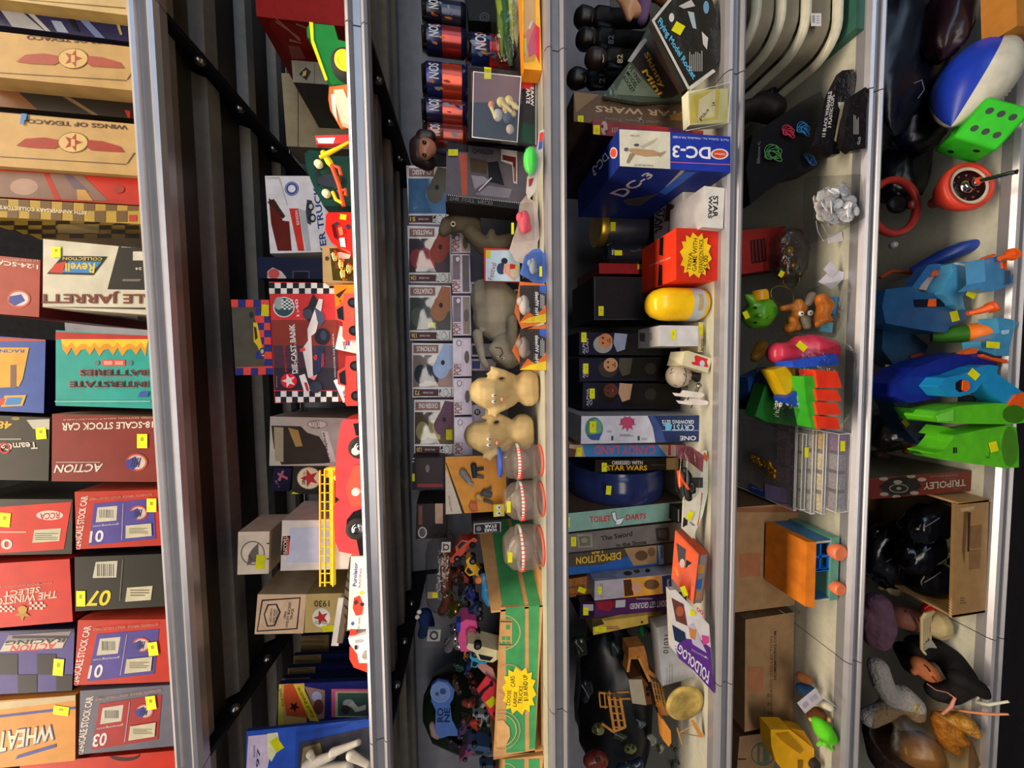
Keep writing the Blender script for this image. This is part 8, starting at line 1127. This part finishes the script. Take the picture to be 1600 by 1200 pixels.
t = thing('brown_doll', 'doll with tan face and dark hair and clothes lying on its side', 'doll', V((P(1450, 1045, .693).x, .702, S6)))
blob('face', t, [[(1438, 1038, .693, 12), (1450, 1050, .684, 14), (1462, 1056, .684, 8)], [(1428, 1050, .693, 5)]], M('a8623c', .45), .0035, 'tan face'); blob('hair', t, [[(1436, 1012, .711, 18), (1462, 1016, .711, 18), (1490, 1035, .693, 20), (1500, 1055, .675, 20)], [(1412, 1016, .75, 13), (1424, 1040, .74, 13)]], M('141012', .7), .005, 'black hair')
g = G(); g.tube([P(1444, 1039, .658), P(1449, 1043, .655), P(1453, 1049, .656)], .0017, '2c1410', n=6); part('eye', g, t); g = G(); g.tube([P(1457, 1057, .660), P(1460, 1061, .658), P(1464, 1066, .660)], .0018, '7a2c24', n=6); part('mouth', g, t)
blob('body', t, [[(1462, 1080, .693, 14), (1484, 1084, .68, 15), (1508, 1070, .657, 16)], [(1500, 1060, .639, 14), (1528, 1075, .6255, 13), (1538, 1085, .621, 8)]], M('1a1818', .75), .005, 'black outfit')
t = thing('ribbon', 'cream ribbon curling over the bottom lip', 'ribbon', V((P(1530, 1095, .66).x, .66, S6))); g = G(); g.tube([P(1507, 1059, .67), P(1518, 1063, .66), P(1526, 1074, .65), P(1528, 1090, .645), P(1527, 1098, .64), P(1545, 1101, .618), P(1576, 1096, .595)], [.0022, .003, .003, .003, .004, .0035, .0025], M('d8d8c0', .5), n=6); part('band', g, t)
t = thing('ribbon', 'peach ribbon reaching out over the bottom lip', 'ribbon', V((P(1530, 1112, .66).x, .66, S6))); g = G(); g.tube([P(1448, 1068, .68), P(1462, 1078, .67), P(1480, 1082, .665), P(1492, 1090, .66), P(1486, 1104, .66), P(1472, 1116, .66)], [.001, .001, .0012, .003, .004, .0025], M('d8907c', .5), n=6); g.tube([P(1458, 1110, .70), P(1485, 1109, .68), P(1520, 1113, .645), P(1550, 1116, .615), P(1576, 1116, .595)], [.002, .003, .003, .003, .002], M('e09468', .5), n=6); part('band', g, t)
t = thing('plush_toy', 'white furry plush with forked arms and button at the shelf edge', 'plush toy', V((P(1400, 1090, .7135).x, .7224, S6))); WF = M('a8a098', .85, 0, 'fur', 150)
blob('body', t, [[(1372, 1042, .7314, 14), (1380, 1070, .7224, 15), (1395, 1092, .7135, 16), (1412, 1098, .7046, 16)], [(1398, 1098, .7135, 14), (1380, 1112, .7224, 13), (1358, 1122, .7314, 13)], [(1412, 1085, .7046, 14), (1424, 1100, .7001, 17), (1428, 1112, .7001, 14)]], WF, .004); g = G(); g.lathe(P(1431, 1105, .6822), (0, -1, 0), [(.009, 0), (.0095, .003), (.006, .004)], M('a89c5c', .4), n=18); part('button', g, t)
t = thing('doll_in_bag', 'golden-haired doll wrapped in brownish clear plastic at the photo bottom', 'doll', V((P(1440, 1160, .684).x, .702, S6)))
blob('face', t, [[(1420, 1170, .693, 22), (1445, 1172, .6795, 24), (1455, 1185, .6795, 20)]], M('8a6a44', .25), .005); blob('hair', t, [[(1490, 1125, .666, 12), (1508, 1130, .648, 13), (1520, 1142, .639, 10)], [(1484, 1140, .666, 12), (1500, 1155, .6525, 11)], [(1470, 1125, .675, 12), (1478, 1160, .6705, 12), (1492, 1170, .6615, 9)]], M('b07c30', .3, 0, 'fur', 90, .3), .004, 'golden curly hair'); bag('bag', t, 1440, 1160, .675, 62, 45, .06, M('f0e0c8', .3, 0, 'clear', 18, .06), 31, .12, 10)
t = thing('plush_toy', 'dark brown fuzzy plush behind the wrapped doll', 'plush toy', V((P(1385, 1160, .7812).x, .7905, S6))); blob('body', t, [[(1380, 1150, .7812, 26), (1390, 1185, .7812, 28)]], M('3a2820', .9, 0, 'fur', 120), .006)
g = G(); g.ell(P(1402, 1150, .744), (.005, .004, .005), '0a0a0a'); part('eye', g, t)
for b in PEND: b.done()
